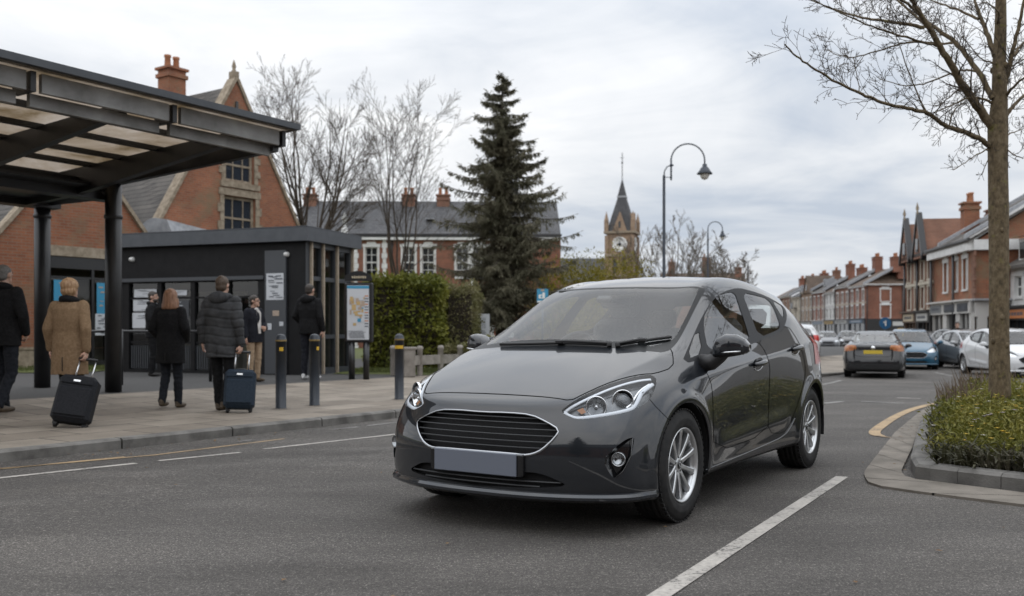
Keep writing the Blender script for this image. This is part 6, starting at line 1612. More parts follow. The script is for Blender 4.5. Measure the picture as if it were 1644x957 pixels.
# the conifer
cf = empty('conifer', at(806, 533, 34) - Vector((0, 0, .95)), 0, 'dark ragged conifer with drooping branches behind the car', 'tree')
CH = CAMH + (533 - 120) / FPX * 34 - .1
m = MB(); m.tube([(0, 0, 0), (.02, 0, CH * .5), (0, 0, CH - .1)], [.26, .15, .015], bark_g, 10); m.build('trunk', cf)
bm_ = MB(); lv = Leaves(); r_ = random.Random(5)
nb = 200
for k in range(nb):
    f_ = (k + .5) / nb; z = CH * (.13 + .865 * f_) + r_.gauss(0, .16) * (1 - f_); env = (1 - f_); L_ = (3.1 * env ** .80 + .15) * r_.choice((.55, .7, .85, .95, 1.0, 1.1, 1.22))
    if f_ > .82 and k % 2: continue
    if f_ < .12: L_ *= .72 + 2 * f_
    a = k * 2.39996 + r_.uniform(-.9, .9); d = Vector((math.cos(a), math.sin(a), r_.uniform(.15, .6) - .34 * env)); n = 9; p = Vector((0, 0, z)); pts = [p.copy()]
    for i in range(n):
        d = (d + Vector((0, 0, -.055 if i < 5 else .10)) + rv(r_) * .07).normalized(); p = p + d * L_ / n; pts.append(p.copy())
    bm_.tube(pts, [.032 * (1 - i / (n + 1)) * (.4 + env) + .004 for i in range(n + 1)], bark_g, 4, cap=False)
    for i in range(1, n + 1):
        w_ = L_ * .34 * (1.05 - i / n) + .10; ax_ = (pts[i] - pts[i - 1]).normalized(); sd_ = ax_.cross(Vector((0, 0, 1))).normalized()
        for q in range(4 if L_ > 1 else 3):
            for sg in (-1, 1):
                b0 = pts[i - 1].lerp(pts[i], r_.random()); dd = (sd_ * sg * r_.uniform(.6, 1) + ax_ * r_.uniform(.3, .9) + Vector((0, 0, r_.uniform(-.45, .05)))).normalized(); wl = w_ * r_.uniform(.5, 1.15)
                # a hanging spray: short needles tufts along it
                wl *= r_.uniform(.8, 1.3); dd = (dd + Vector((0, 0, r_.choice((-.9, -.5, -.2, .1))))).normalized(); steps = max(2, int(wl / .10))
                for j in range(steps):
                    qp = b0 + dd * wl * (j / steps) + Vector((0, 0, -.10 * wl * (j / steps) ** 2))
                    for _ in range(2): lv.leaf(qp, (dd * .8 + rv(r_) * .55 + Vector((0, 0, -.35))), Vector((0, 0, 1)), r_.uniform(.10, .19), r_.uniform(.028, .055))
    lv.leaf(pts[-1], ax_, Vector((0, 0, 1)), .2, .05)
bm_.build('branches', cf); lv.build('foliage', needle, cf)
# hedges
def hedge(name, x0, x1, y0, y1, z0, z1, n, mat, label, seed, lump=.15, ls=(.07, .15)):
    r_ = random.Random(seed); o = empty(name, ((x0 + x1) / 2, (y0 + y1) / 2, z0), 0, label, 'hedge'); cx_, cy_ = o.location.x, o.location.y
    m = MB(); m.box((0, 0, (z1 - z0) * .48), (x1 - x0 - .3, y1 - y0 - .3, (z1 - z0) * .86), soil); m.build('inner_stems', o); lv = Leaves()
    A = [(z1 - z0) * (x1 - x0), (z1 - z0) * (y1 - y0), (z1 - z0) * (y1 - y0), (x1 - x0) * (y1 - y0)]; T_ = sum(A)
    for k in range(n):
        q = r_.random() * T_; u_, v_ = r_.random(), r_.random()
        if q < A[0]: p = Vector((x0 + (x1 - x0) * u_, y0, z0 + .08 + (z1 - z0 - .08) * v_)); nn_ = Vector((0, -1, 0))
        elif q < A[0] + A[1]: p = Vector((x1, y0 + (y1 - y0) * u_, z0 + (z1 - z0) * v_)); nn_ = Vector((1, 0, 0))
        elif q < A[0] + A[1] + A[2]: p = Vector((x0, y0 + (y1 - y0) * u_, z0 + (z1 - z0) * v_)); nn_ = Vector((-1, 0, 0))
        else: p = Vector((x0 + (x1 - x0) * u_, y0 + (y1 - y0) * v_, z1)); nn_ = Vector((0, 0, 1))
        b = noise.noise(p * 2.1) * lump * 1.6 + noise.noise(p * 5.5) * lump; p += nn_ * (b - r_.random() ** 2 * .22)
        # rounded edges
        ex = max(0, abs(p.x - cx_) - (x1 - x0) / 2 + .15) + max(0, p.z - z1 + .12) ; p -= Vector((math.copysign(ex * .25, p.x - cx_), 0, ex * .2))
        lv.leaf(p - Vector((cx_, cy_, z0)), nn_ * .5 + rv(r_) * .9 + Vector((0, 0, -.1)), rv(r_), r_.uniform(*ls), r_.uniform(*ls) * .6)
    for k in range(70):         # stray shoots above the clipped top
        x, y = x0 + (x1 - x0) * r_.random(), y0 + (y1 - y0) * r_.random() ** 2; h = r_.uniform(.04, .20)
        for j in range(int(h / .03)): lv.leaf(Vector((x - cx_, y - cy_, z1 - z0 + j * .03)), Vector((r_.gauss(0, .5), r_.gauss(0, .5), .7)), rv(r_), r_.uniform(*ls), r_.uniform(*ls) * .5)
    lv.build('foliage', mat, o); return o
hedge('hedge', -3.45, -1.62, 22.4, 24.0, .10, 2.32, 10500, hedge_a, 'bright green clipped laurel hedge right of the map board', 3)
hedge('hedge', -1.72, -.86, 23.2, 26.0, .10, 2.18, 9500, hedge_b, 'duller brownish green hedge joined to the right end of the laurel hedge', 4, .13, (.045, .10))
def shrub(name, c, r3, n, mat, label, seed, group=None, ls=(.09, .18), cat='shrub'):
    r_ = random.Random(seed); o = empty(name, (c[0], c[1], GZ(c[0], c[1])), 0, label, cat, group); lv = Leaves(); m = MB(); zc_ = c[2] - o.location.z
    for k in range(14):
        a = r_.uniform(0, 6.28); e_ = Vector((math.cos(a) * r3[0] * .8, math.sin(a) * r3[1] * .8, zc_ + r3[2] * r_.uniform(0, .8))); m.tube([(0, 0, 0), e_ * .5 + Vector((0, 0, .2)), e_], [.03, .018, .006], bark_g, 4, cap=False)
    m.build('stems', o)
    for k in range(n):
        d = rv(r_); f_ = r_.uniform(.35, 1) ** .5; b = 1 + .35 * noise.noise(d * 2.4 + Vector((seed, 0, 0))) + .2 * noise.noise(d * 6)
        p = Vector((d.x * r3[0], d.y * r3[1], d.z * r3[2])) * f_ * b + Vector((0, 0, zc_))
        if p.z < 0: continue
        lv.leaf(p, d * .6 + rv(r_) * .8 + Vector((0, 0, .3)), rv(r_), r_.uniform(*ls), r_.uniform(*ls) * .4)
    lv.build('foliage', mat, o); return o
shrub('yellow_shrub', (2.3, 38, 2.1), (1.9, 1.3, 2.0), 6500, yel, 'yellow green flowering shrub right beside the conifer above the windscreen', 1)
shrub('yellow_shrub', (4.4, 40, 2.3), (1.7, 1.3, 2.1), 5600, yel, 'low yellow shrub below the clock tower', 2)
shrub('yellow_shrub', (1.6, 33, 1.3), (.9, .9, 1.2), 2600, yel, 'small olive shrub behind the blue sign', 9)
shrub('garden_shrub', (-.55, 22.6, .45), (.55, .5, .40), 1700, cover_m, 'low green garden shrub behind the concrete posts', 5); shrub('garden_shrub', (-1.25, 22.2, .40), (.4, .4, .38), 1200, hedge_b, 'small dull pinkish shrub under the right end of the hedge', 6)
# lawn blades
lv = Leaves(); r_ = random.Random(8)
for k in range(9000):
    x, y = r_.uniform(-3.6, .8), r_.uniform(20.9, 22.4)
    if r_.random() < .35: x, y = r_.uniform(-15, -9.5), r_.uniform(21.5, 24.5)
    lv.leaf(Vector((x, y, pave_z(x, y) + .01)), Vector((r_.gauss(0, .3), r_.gauss(0, .3), 1)), rv(r_), r_.uniform(.05, .12), .012)
lw = lv.build('lawn_grass', grass_m); lw['kind'] = 'stuff'
sheet('lawn', [-3.9, -2, 0, 2], [20.6, 21.5, 23, 30], lambda x, y: pave_z(x, y) + .012, grass_m)
sheet('lawn', [-16, -13, -11, -9.6], [21.2, 22.5, 24, 26.5], lambda x, y: pave_z(x, y) + .012, grass_m)
# planting of the island
r_ = random.Random(12); ins_ = offset_loop(kin, 0)
def inside(p, poly):
    c = False; n = len(poly)
    for i in range(n):
        a, b = poly[i], poly[i - 1]
        if (a.y > p[1]) != (b.y > p[1]) and p[0] < (b.x - a.x) * (p[1] - a.y) / (b.y - a.y) + a.x: c = not c
    return c
def edge_d(p):
    d = 9
    for i in range(len(ins_)):
        a, b = ins_[i], ins_[i - 1]; e_ = b - a; t_ = max(0, min(1, (Vector(p) - a).dot(e_) / max(1e-9, e_.dot(e_)))); d = min(d, (Vector(p) - a - e_ * t_).length)
    return d
gc = Leaves(); sp_ = Leaves(); spk_ = Leaves(); F1, F2, F3 = Leaves(), Leaves(), Leaves(); cnt = 0
while cnt < 5200:
    p = (r_.uniform(2.9, 7.2), r_.uniform(4.6, 13.2))
    if not inside(p, ins_): continue
    e_ = edge_d(p)
    near = p[1] < 9.8 and p[0] < 5.6
    if not near and r_.random() < .55: continue
    cnt += 1; x, y = p
    frontness = (x - 3.0) * .63 + (y - 6.4) * .51            # distance behind the front kerb
    if frontness < .42 or (e_ < .14 and r_.random() < .6):
        h = .13 + .12 * r_.random() + .05 * noise.noise(Vector((x * 3, y * 3, 0)))
        for k in range(4):
            d = Vector((r_.gauss(0, .6), r_.gauss(0, .6), .9)); b0 = Vector((x, y, .09)); mid_ = b0 + d.normalized() * h * .7; tip = mid_ + (d.normalized() + Vector((r_.gauss(0, .5), r_.gauss(0, .5), -.7))).normalized() * h * .6
            b = len(sp_.V); sd_ = d.cross(Vector((0, 0, 1))).normalized() * .009; sp_.V += [tuple(b0 - sd_), tuple(b0 + sd_), tuple(mid_ + sd_), tuple(mid_ - sd_), tuple(tip)]; sp_.F += [(b, b + 1, b + 2, b + 3), (b + 3, b + 2, b + 4)]
    else:
        h = (.19 + .13 * sm(.4, 1.2, frontness)) * (1 + .45 * noise.noise(Vector((x * 2.3, y * 2.3, 1)))) * (.55 + .45 * sm(0, .35, e_))
        for k in range(13):
            q = Vector((x + r_.gauss(0, .05), y + r_.gauss(0, .05), .09 + h * (r_.random() ** .55)))
            gc.leaf(q, Vector((r_.gauss(0, .7), r_.gauss(0, .7), r_.uniform(-.1, 1))), rv(r_), r_.choice((.025, .035, .05, .07, .085)), r_.uniform(.008, .026))
        if r_.random() < .13:
            L_ = (F1, F2, F3)[r_.choice((0, 0, 1, 2))]; q = Vector((x, y, .09 + h + .02))
            for k in range(5): a = 2 * PI * k / 5; L_.leaf(q, Vector((math.cos(a), math.sin(a), .35)), Vector((0, 0, 1)), .022, .018)
        if e_ < .4 and frontness > 2.2 and r_.random() < .22:
            for k in range(3):
                q = Vector((x + r_.gauss(0, .04), y + r_.gauss(0, .04), .09 + h * .5)); d = Vector((r_.gauss(-.15, .25), r_.gauss(0, .25), 1)); spk_.leaf(q, d, rv(r_), h * .5 + .22, .014)
for L_, nm, mt in ((gc, 'ground_cover', cover_m), (sp_, 'strap_leaf_plants', strap_m), (spk_, 'dry_flower_spikes', heath), (F1, 'yellow_flowers', fl_y), (F2, 'white_flowers', fl_w), (F3, 'mauve_flowers', fl_p)):
    L_.build(nm, mt)['kind'] = 'stuff'
# fallen leaves along the kerb
fl_ = Leaves()
for k in range(130):
    if k < 70: p = XY(r_.uniform(-2, 8), -r_.random() ** 2 * .5 - .02); z = road_z(p.x, p.y) + .008
    elif k < 100: q = KLOOP[r_.randint(0, 6)]; p = q + Vector((r_.uniform(-.25, .1), r_.uniform(-.3, .3))); z = .03
    else: p = Vector((r_.uniform(-3, 4), r_.uniform(3.6, 8))); z = road_z(p.x, p.y) + .008
    fl_.leaf(Vector((p.x, p.y, z)), Vector((r_.gauss(0, 1), r_.gauss(0, 1), .1)), Vector((0, 0, 1)), r_.uniform(.02, .045), r_.uniform(.012, .025))
fl_.build('fallen_leaves', noisy('dead_leaf', (.10, .05, .02), (.22, .13, .05), 20, .8, kind='World'))['kind'] = 'stuff'

c_ = copy_tree(cf); c_.location = (-3.5, -13, 0); c_.scale = (1.2, 1.2, .9); c_['label'] = 'dark conifer out of view, added for reflections in the bumper of the charcoal hatchback'  # unseen copy behind the viewer, added to darken the bumper's reflection

for x, y, lb, sd in ((33, 27, 'bare tree out of view, added for reflections in the front side window of the charcoal hatchback', 51), (41, 31, 'bare tree out of view, added for reflections in the rear side window of the charcoal hatchback', 52)):  # unseen trees, added so the side windows have branches to reflect
    t_ = bare_tree('bare_tree', 822, 300, 40, -.3, 6, lb, sd, .7, None, {3: 7, 2: 5, 1: 3}, .14, rmin=.015); t_.location = (x, y, -.3)
# ------------------------------------------------------------------ street furniture
def lamp_post(u, v_top, Y, label, arm_l, with_bracket):
    x = (u - 822) / FPX * Y; zt_ = CAMH + (HOR - v_top) / FPX * Y; zg = GZ(x, Y); o = empty('street_lamp', (x, Y, zg), 0, label, 'street lamp'); H_ = zt_ - zg; s_ = arm_l
    m = MB(); m.lathe([(.11, 0), (.11, .9), (.09, 1.0), (.062, 1.1), (.052, H_ - s_ * .9), (.045, H_ - s_ * .88)], lampb, 14); m.build('pole', o)
    m = MB()
    if with_bracket:
        off = s_ * .20; zb = H_ - s_ * .90
        m.tube([(0, 0, zb), (.02, 0, zb + s_ * .14), (off * .45, 0, zb + s_ * .26), (off, 0, zb + s_ * .30)], .022, lampb, 8); m.tube([(0, 0, zb - .05), (off, 0, zb - .05)], .014, lampb, 6)
        m.tube([(off, 0, zb - s_ * .12), (off, 0, H_ - s_ * .42)], .034, lampb, 8); m.ball((off, 0, zb + s_ * .30), .06, lampb); m.ball((off + .06, 0, zb + s_ * .30), .035, lampb)
    else: off = 0; m.tube([(0, 0, H_ - s_ * .9), (0, 0, H_ - s_ * .42)], .036, lampb, 8)
    R_ = s_ * .47; cz = H_ - R_; m.tube([(off + R_ - R_ * math.cos(a), 0, cz + R_ * math.sin(a)) for a in np.linspace(0, PI, 22)] + [(off + 2 * R_, 0, cz - .12)], .028, lampb, 8); m.build('arm', o)
    m = MB(); M_ = Matrix.Translation((off + 2 * R_, 0, cz - .12)); k = s_ * .21
    m.lathe([(.05, 0), (.085, -.02), (.085, -.10), (k * .55, -.16), (k * .75, -.26), (k * 1.05, -.36), (k * 1.02, -.38), (k * .6, -.34)], lampb, 20, M_); h = m.build('lamp_shade', o)
    m = MB(); m.lathe([(k * .62, -.34), (k * .60, -.45), (k * .4, -.55), (0, -.60)], P('lamp_globe', (.62, .60, .56), .25), 16, M_); m.build('lamp_globe', h); return o
lampb = P('lamp_post_paint', (.020, .028, .042), .4)
lamp_post(1066, 231, 35, 'tall dark street lamp with swan neck and bracket rising behind the car roof', 1.32, True)
lamp_post(1136.5, 356, 60, 'farther and smaller swan neck street lamp right of the tall one', .98, False)
x = (1201 - 822) / FPX * 80; o = empty('mast', (x, 80, -.3), 0, 'thin plain grey mast far behind the car roof', 'mast'); m = MB(); m.tube([(0, 0, 0), (0, 0, CAMH + .3 + (533 - 422) / FPX * 80)], [.09, .05], lampb, 8); m.box((.18, 0, 6.3), (.35, .1, .06), lampb); m.build('pole', o)
# bollards
bol_b = noisy('bollard_paint', (.018, .024, .033), (.028, .034, .044), 6, .42, kind='World'); refl = P('reflective_yellow', (.62, .38, .03), .4); band_d = P('bollard_ring', (.22, .15, .05), .5)
def bollard(u, v, label, front, first=None):
    z = .02
    for _ in range(5): p = at(u, v, z=z); z = pave_z(p.x, p.y)
    o = empty('bollard', (p.x, p.y, z), 0, label, 'bollard', 'black bollards along the kerb'); m = MB()
    m.lathe([(.078, 0), (.078, .01), (.070, .015), (.070, .90), (.074, .90), (.074, .935), (.070, .937), (.068, .955), (.055, .985), (.03, 1.0), (0, 1.004)], bol_b, 24); m.build('post', o)
    m = MB(); m.lathe([(.0745, .902), (.0755, .905), (.0755, .922), (.0745, .925)], band_d, 24); m.build('ring', o)
    m = MB(); a0, a1 = front; V = []; F = []; n = 10
    for i in range(n + 1):
        a = a0 + (a1 - a0) * i / n
        for zz in (.775, .825): V.append((.0715 * math.cos(a), .0715 * math.sin(a), zz))
    F = [(2 * i, 2 * i + 2, 2 * i + 3, 2 * i + 1) for i in range(n)]; m.add(V, F, refl); m.build('reflector', o)
    m = MB(); m.lathe([(.078, .003), (.125, .003)], noisy('mortar_patch', (.17, .145, .12), (.24, .20, .16), 20, .9, kind='World') if 'mortar_patch' not in MATS else MATS['mortar_patch'], 20); m.build('base_mortar', o)
bollard(451, 656, 'black bollard nearest the blue suitcase, leftmost of the three', (R(-95), R(-50))); bollard(505, 651, 'black bollard in front of the man facing the kiosk, middle of the three', (R(-55), R(-20))); bollard(641, 641, 'black bollard standing alone by the front corner of the car', (R(-150), R(-25)))
# map board
b0 = at(577, 607, 18.9); zg = pave_z(b0.x, b0.y); MBd = empty('map_board', (b0.x, b0.y, zg), R(4), 'black town map board on two posts with rounded header beside the kiosk', 'map board')
m = MB(); m.box((0, 0, 1.33), (.56, .14, 1.20), black_paint, bev=.03); m.build('case', MBd)
for sx in (-.15, .135):
    m = MB(); m.tube([(sx, 0, 0), (sx, 0, .74)], .062, black_paint, 16); m.build('post', MBd)
m = MB(); V = []; n = 12; pr = [(-.26, 0), (.26, 0), (.27, .06), (.25, .12)] + [(.17 * math.cos(a) , .13 + .07 * math.sin(a)) for a in np.linspace(.25, PI - .25, 8)] + [(-.25, .12), (-.27, .06)]
m.prism(pr, -.06, .06, black_paint, Matrix.Translation((-.02, 0, 1.96)) @ Matrix.Rotation(R(90), 4, 'X')); hd = m.build('header', MBd)
m = MB()
for k in range(7): m.box((-.13 + k * .042, -.063, 2.035), (.026, .004, .04 + .01 * (k % 2)), sign_cols[0])
m.build('header_lettering', hd)
r_ = random.Random(77); m = MB(); y = -.074
m.box((-.02, y + .002, 1.33), (.43, .006, 1.08), paper); m.box((-.02, y - .002, 1.835), (.43, .004, .055), poster_blue)
for k in range(26):      # blocks of the map
    cx_, cz_ = r_.uniform(-.17, .08), r_.uniform(1.02, 1.68); m.box((cx_, y - .003 - k * .0003, cz_), (r_.uniform(.03, .09), .002, r_.uniform(.03, .12)), (poster_tan, P('map_sand', (.52, .36, .16), .6) if 'map_sand' not in MATS else MATS['map_sand'], MATS.get('map_sand', poster_tan), paper, poster_blue)[r_.choice((0, 1, 1, 2, 2, 3, 4) if k % 6 == 0 else (0, 1, 2, 2, 3))])
for k in range(12): m.box((.145, y - .004, 1.66 - k * .055), (.07, .002, .02), ink if k % 3 else sign_cols[2])
for k in range(7): m.box((-.05 + r_.uniform(-.03, .03), y - .004, .96 - k * .022), (.30, .002, .009), ink)
m.build('map', MBd)
# concrete posts and low wall
cpost = noisy('old_concrete', (.19, .17, .15), (.30, .275, .245), 6, .9, bump=.3, kind='World')
pp = [at(631, 602, 20.3), at(656.5, 602, 20.0), at(674, 600, 20.5), at(707.5, 597, 21.2), at(738.5, 594, 21.8), at(766, 592, 22.4)]
names = ['slim concrete fence post left of the wide pier', 'wide squat concrete pier behind the lone bollard', 'slim concrete post just right of the wide pier', 'taller pale concrete post in the middle of the low wall', 'concrete fence post near the right end of the low wall', 'concrete fence post partly hidden by the car mirror']
for i, (p, lb) in enumerate(zip(pp, names)):
    o = empty('fence_post', (p.x, p.y, pave_z(p.x, p.y)), R(20), lb, 'post'); m = MB(); w_ = .24 if i == 1 else .125
    if i in (1,): m.box((0, 0, .29), (w_, .2, .58), cpost, bev=.012); m.box((0, 0, .60), (w_ + .05, .24, .06), cpost, bev=.015)
    else: m.lathe([(w_ * .5, 0), (w_ * .5, .55), (w_ * .58, .56), (w_ * .58, .60), (w_ * .45, .635), (0, .645)], cpost, 16)
    m.build('shaft', o)
m = MB()
for a, b in zip(pp[1:-1], pp[2:]):
    d_ = b - a; L_ = math.hypot(d_.x, d_.y); m.box(((a.x + b.x) / 2, (a.y + b.y) / 2 + .02, .12 + .32), (L_ - .02, .08, .20), cpost, rz=math.atan2(d_.y, d_.x))
    
o = m.build('low_wall'); setp(o, 'low pale concrete rail wall between the fence posts', 'low wall')
# signs
def sign(name, u0, u1, v0, v1, Y, label, face, extra, zpost=True):
    a, b = at(u0, v1, Y), at(u1, v0, Y); o = empty(name, ((a.x + b.x) / 2, Y, GZ(a.x, Y)), 0, label, 'sign'); m = MB(); m.box((0, 0, (a.z + b.z) / 2 - o.location.z), (b.x - a.x, .03, b.z - a.z), face); pn = m.build('panel', o)
    m = MB(); extra(m, b.x - a.x, b.z - a.z, (a.z + b.z) / 2 - o.location.z); m.build('print', pn); m = MB()
    m.tube([(0, .05, 0), (0, .05, b.z - o.location.z)], .03, lampb, 8); m.build('post', o)
def blue_print(m, w_, h, z):
    m.box((0, -.017, z - h * .42), (w_ * .94, .006, h * .12), white_paint); m.box((-.02, -.018, z - .02), (w_ * .55, .006, h * .28), white_paint); m.box((.03, -.019, z + h * .16), (w_ * .22, .006, h * .16), white_paint); m.box((.0, -.018, z + h * .40), (w_ * .3, .006, h * .14), poster_tan); m.box((-.03, -.021, z - .02), (.05, .004, .05), poster_blue)
sign('blue_sign', 862, 880, 464, 486, 27, 'small blue sign with white symbol on a post left of the windscreen', poster_blue, blue_print)
def white_print(m, w_, h, z):
    r_ = random.Random(3)
    for k in range(4): m.box((-w_ * .2 + k * w_ * .13, -.017, z + h * .12), (.014, .006, h * .45), ink)
    for k in range(4): m.box((r_.uniform(-.05, .05), -.017, z - h * .2 - k * h * .06), (w_ * .5, .006, h * .025), ink)
sign('white_notice_board', 762, 786, 504, 543, 25.5, 'white printed notice board standing beyond the hedge, left of the conifer trunk', paper, white_print)
def far_print(m, w_, h, z): m.box((0, -.02, z), (w_ * .5, .006, h * .14), white_paint)
def round_sign():
    p = at(1421, 519, 58); o = empty('round_sign', (p.x, p.y, -.3), 0, 'blue round road sign on a post over the grey saloon', 'road sign'); m = MB(); m.lathe([(.001, .03), (.36, .03), (.36, 0), (.001, 0)], P('road_sign_blue', (.02, .11, .24), .4), 24, Matrix.Translation((0, 0, p.z + .3)) @ Matrix.Rotation(R(90), 4, 'X'), smooth=False); m.box((.02, -.035, p.z + .3), (.08, .008, .34), white_paint); m.box((-.05, -.035, p.z + .36), (.16, .008, .07), white_paint); m.build('disc', o)
    m = MB(); m.tube([(0, .03, 0), (0, .03, p.z + .3)], .05, lampb, 8); m.build('post', o)
round_sign()
sign('hanging_sign', 1487, 1491, 497, 511, 50, 'small yellow sign hanging from the brown twin gabled house', refl, far_print); sign('pavement_sign', 1441, 1455, 527, 540, 62, 'yellow and cream pavement sign right of the blue round sign', P('sign_yellow', (.55, .36, .05), .5), far_print)
# railings beside the column
ra = [at(195, 605, 16.5), at(235, 600, 17.2), at(338, 596, 17.6)]
m = MB(); 
zr = [pave_z(p.x, p.y) for p in ra]
o = empty('handrail', (ra[0].x, ra[0].y, zr[0]), 0, 'black tubular handrail between the column and the kiosk window', 'railing')
Lp = [Vector((p.x, p.y, 0)) - Vector((ra[0].x, ra[0].y, 0)) for p in ra]
m = MB(); m.tube([Lp[0] + Vector((-.9, .1, .93)), Lp[0] + Vector((0, 0, .93)), Lp[1] + Vector((0, 0, .93)), Lp[2] + Vector((0, 0, .93))], .025, black_paint, 8); m.build('rail', o)
for p in (Lp[0], Lp[2]):
    m = MB(); m.tube([p, p + Vector((0, 0, .97))], .032, black_paint, 8); m.build('post', o)
# ------------------------------------------------------------------ the other cars
def paint_copy(src, mat_from, mat_to, loc, rz, label, group=None, scale=(1, 1, 1), name=None, hide=()):
    c = copy_tree(src); c.location = loc; c.rotation_euler = (0, 0, rz); c.scale = scale; c['label'] = label
    if name: c.name = name
    if group: c['group'] = group
    def walk(o):
        for ch in CHILDREN(o):
            if ch.type == 'MESH':
                for sl in ch.material_slots:
                    if sl.material == mat_from: sl.link = 'OBJECT'; sl.material = mat_to
            walk(ch)
    walk(c); return c
far_paint = car_paint('far_grey_paint', (.045, .048, .052))
def face_loc(u, Y, fwd):
    """place a car so that its middle stands in that direction; fwd: azimuth it drives towards"""
    p = Vector(((u - 822) / FPX * Y, Y, 0)); p.z = road_z(p.x, p.y) if p.y < 26 else -.28
    rear = Vector((-math.sin(fwd), -math.cos(fwd))); rz = math.atan2(rear.y, rear.x); o_ = Vector((p.x, p.y)) - rear * 1.22
    return (o_.x, o_.y, p.z), rz
sal_p = car_paint('saloon_paint', (.008, .009, .011), .3, .2)
sedan = build_car('saloon_car', sal_p, 'dark grey saloon driving away with orange rear lamps and yellow plate', 'sedan', False)
for o_ in CHILDREN(sedan):
    if o_.name.startswith('tail_light'):
        o_.data = o_.data.copy(); o_.data.materials[0] = noisy('rear_lamp_lens', (.26, .075, .03), (.46, .18, .05), 18, .25)  # mottled orange lens colour on the saloon's rear lamps
emb = MB(); emb.lathe([(0, .012), (.055, .012), (.06, 0)], chrome, 18, Matrix.Translation((3.415, 0, .93)) @ Matrix.Rotation(R(90), 4, 'Y')); emb.build('boot_emblem', sedan)
ant = MB(); ant.tube([(2.0, 0, 1.42), (2.12, 0, 1.55)], .006, black_plastic, 4); ant.build('aerial', sedan)
l_, rz = face_loc(1406, 29.0, R(23)); sedan.location = l_; sedan.rotation_euler = (0, 0, rz); sedan.scale = (.98, .98, .94)
hatch = build_car('hatchback', far_paint, 'blue hatchback coming up behind the dark saloon', 'hatch', False)
l_, rz = face_loc(1461, 35.0, R(200)); hatch.location = l_; hatch.rotation_euler = (0, 0, rz)
bluep = car_paint('blue_paint', (.010, .070, .125), .2, .2); whitep = car_paint('white_car_paint', (.58, .59, .60), .1, .0); silverp = car_paint('silver_paint', (.30, .31, .32), .2, .5); blackp = car_paint('black_car_paint', (.012, .012, .014)); greyp = car_paint('grey_car_paint', (.11, .115, .125), .2, .5)
def walkp(o, a, b):
    for ch in CHILDREN(o):
        if ch.type == 'MESH':
            for sl in ch.material_slots:
                if sl.material == a: sl.link = 'OBJECT'; sl.material = b
        walkp(ch, a, b)
PK = 'cars standing in the far street'
hatch['group'] = PK
jobs = [(1618, 29.0, R(186), whitep, 'white hatchback parked behind the street tree at the right edge', (1, 1.02, 1.0)), (1562, 34.5, R(185), silverp, 'silver parked car showing its flank left of the white hatchback', (1, 1, .98)), (1543, 39.0, R(184), blackp, 'black parked car third along the right kerb', (1, 1, 1.02)), (1503, 44.0, R(205), greyp, 'light grey car with sloping bonnet between the blue car and the parked row', (1, 1, .95)),
        (1328, 74.0, R(196), greyp, 'small grey car far away with its lamps on, beside the rear of the charcoal hatchback', (1, 1, .97)), (1362, 78.0, R(196), blackp, 'dark car far away just left of the saloon', (1, 1, 1)), (1284, 44, R(18), whitep, 'tall white car seen from behind over the tail of the charcoal hatchback', (1.02, 1.03, 1.16))]
for (u, Y, az, pm, lb, sc_) in jobs:
    l_, rz = face_loc(u, Y, az); paint_copy(hatch, far_paint, pm, l_, rz, lb, PK, sc_)
walkp(hatch, far_paint, bluep)
# ------------------------------------------------------------------ people
skin_m = noisy('skin', (.42, .25, .18), (.52, .33, .25), 20, .5); skin_m.node_tree.nodes['Principled BSDF'].inputs['Subsurface Weight'].default_value = .08
def cloth(name, a, b, sc=40, rough=.85): return noisy(name, a, b, sc, rough, bump=.25, bscale=140, spec=.15)
c_black = cloth('black_wool', (.008, .008, .009), (.016, .016, .017)); c_tan = cloth('camel_wool', (.185, .120, .068), (.25, .168, .102)); c_grey = cloth('grey_parka', (.040, .041, .043), (.062, .063, .066), 12, .7); c_jean = cloth('dark_jeans', (.012, .014, .018), (.022, .024, .030)); c_navy = cloth('dark_jacket', (.012, .013, .018), (.02, .021, .027)); c_chino = cloth('beige_chinos', (.30, .215, .14), (.37, .275, .19)); c_shirt = cloth('pale_shirt', (.52, .50, .48), (.6, .58, .56))
h_blond = noisy('blond_hair', (.24, .13, .06), (.42, .27, .15), 60, .55, stretch=(1, 1, .15)); h_auburn = noisy('auburn_hair', (.16, .07, .035), (.30, .16, .09), 60, .5, stretch=(1, 1, .15)); h_dark = noisy('dark_hair', (.02, .015, .012), (.045, .034, .026), 60, .6); h_grey = noisy('grey_hair', (.09, .085, .08), (.17, .16, .15), 60, .6); h_brown = noisy('brown_hair', (.05, .032, .02), (.09, .06, .04), 60, .6)
boot_m = noisy('brown_boot', (.05, .034, .02), (.085, .06, .036), 20, .6); shoe_w = P('white_trainer', (.6, .6, .6), .5); shoe_k = P('black_shoe', (.012, .011, .010), .4)
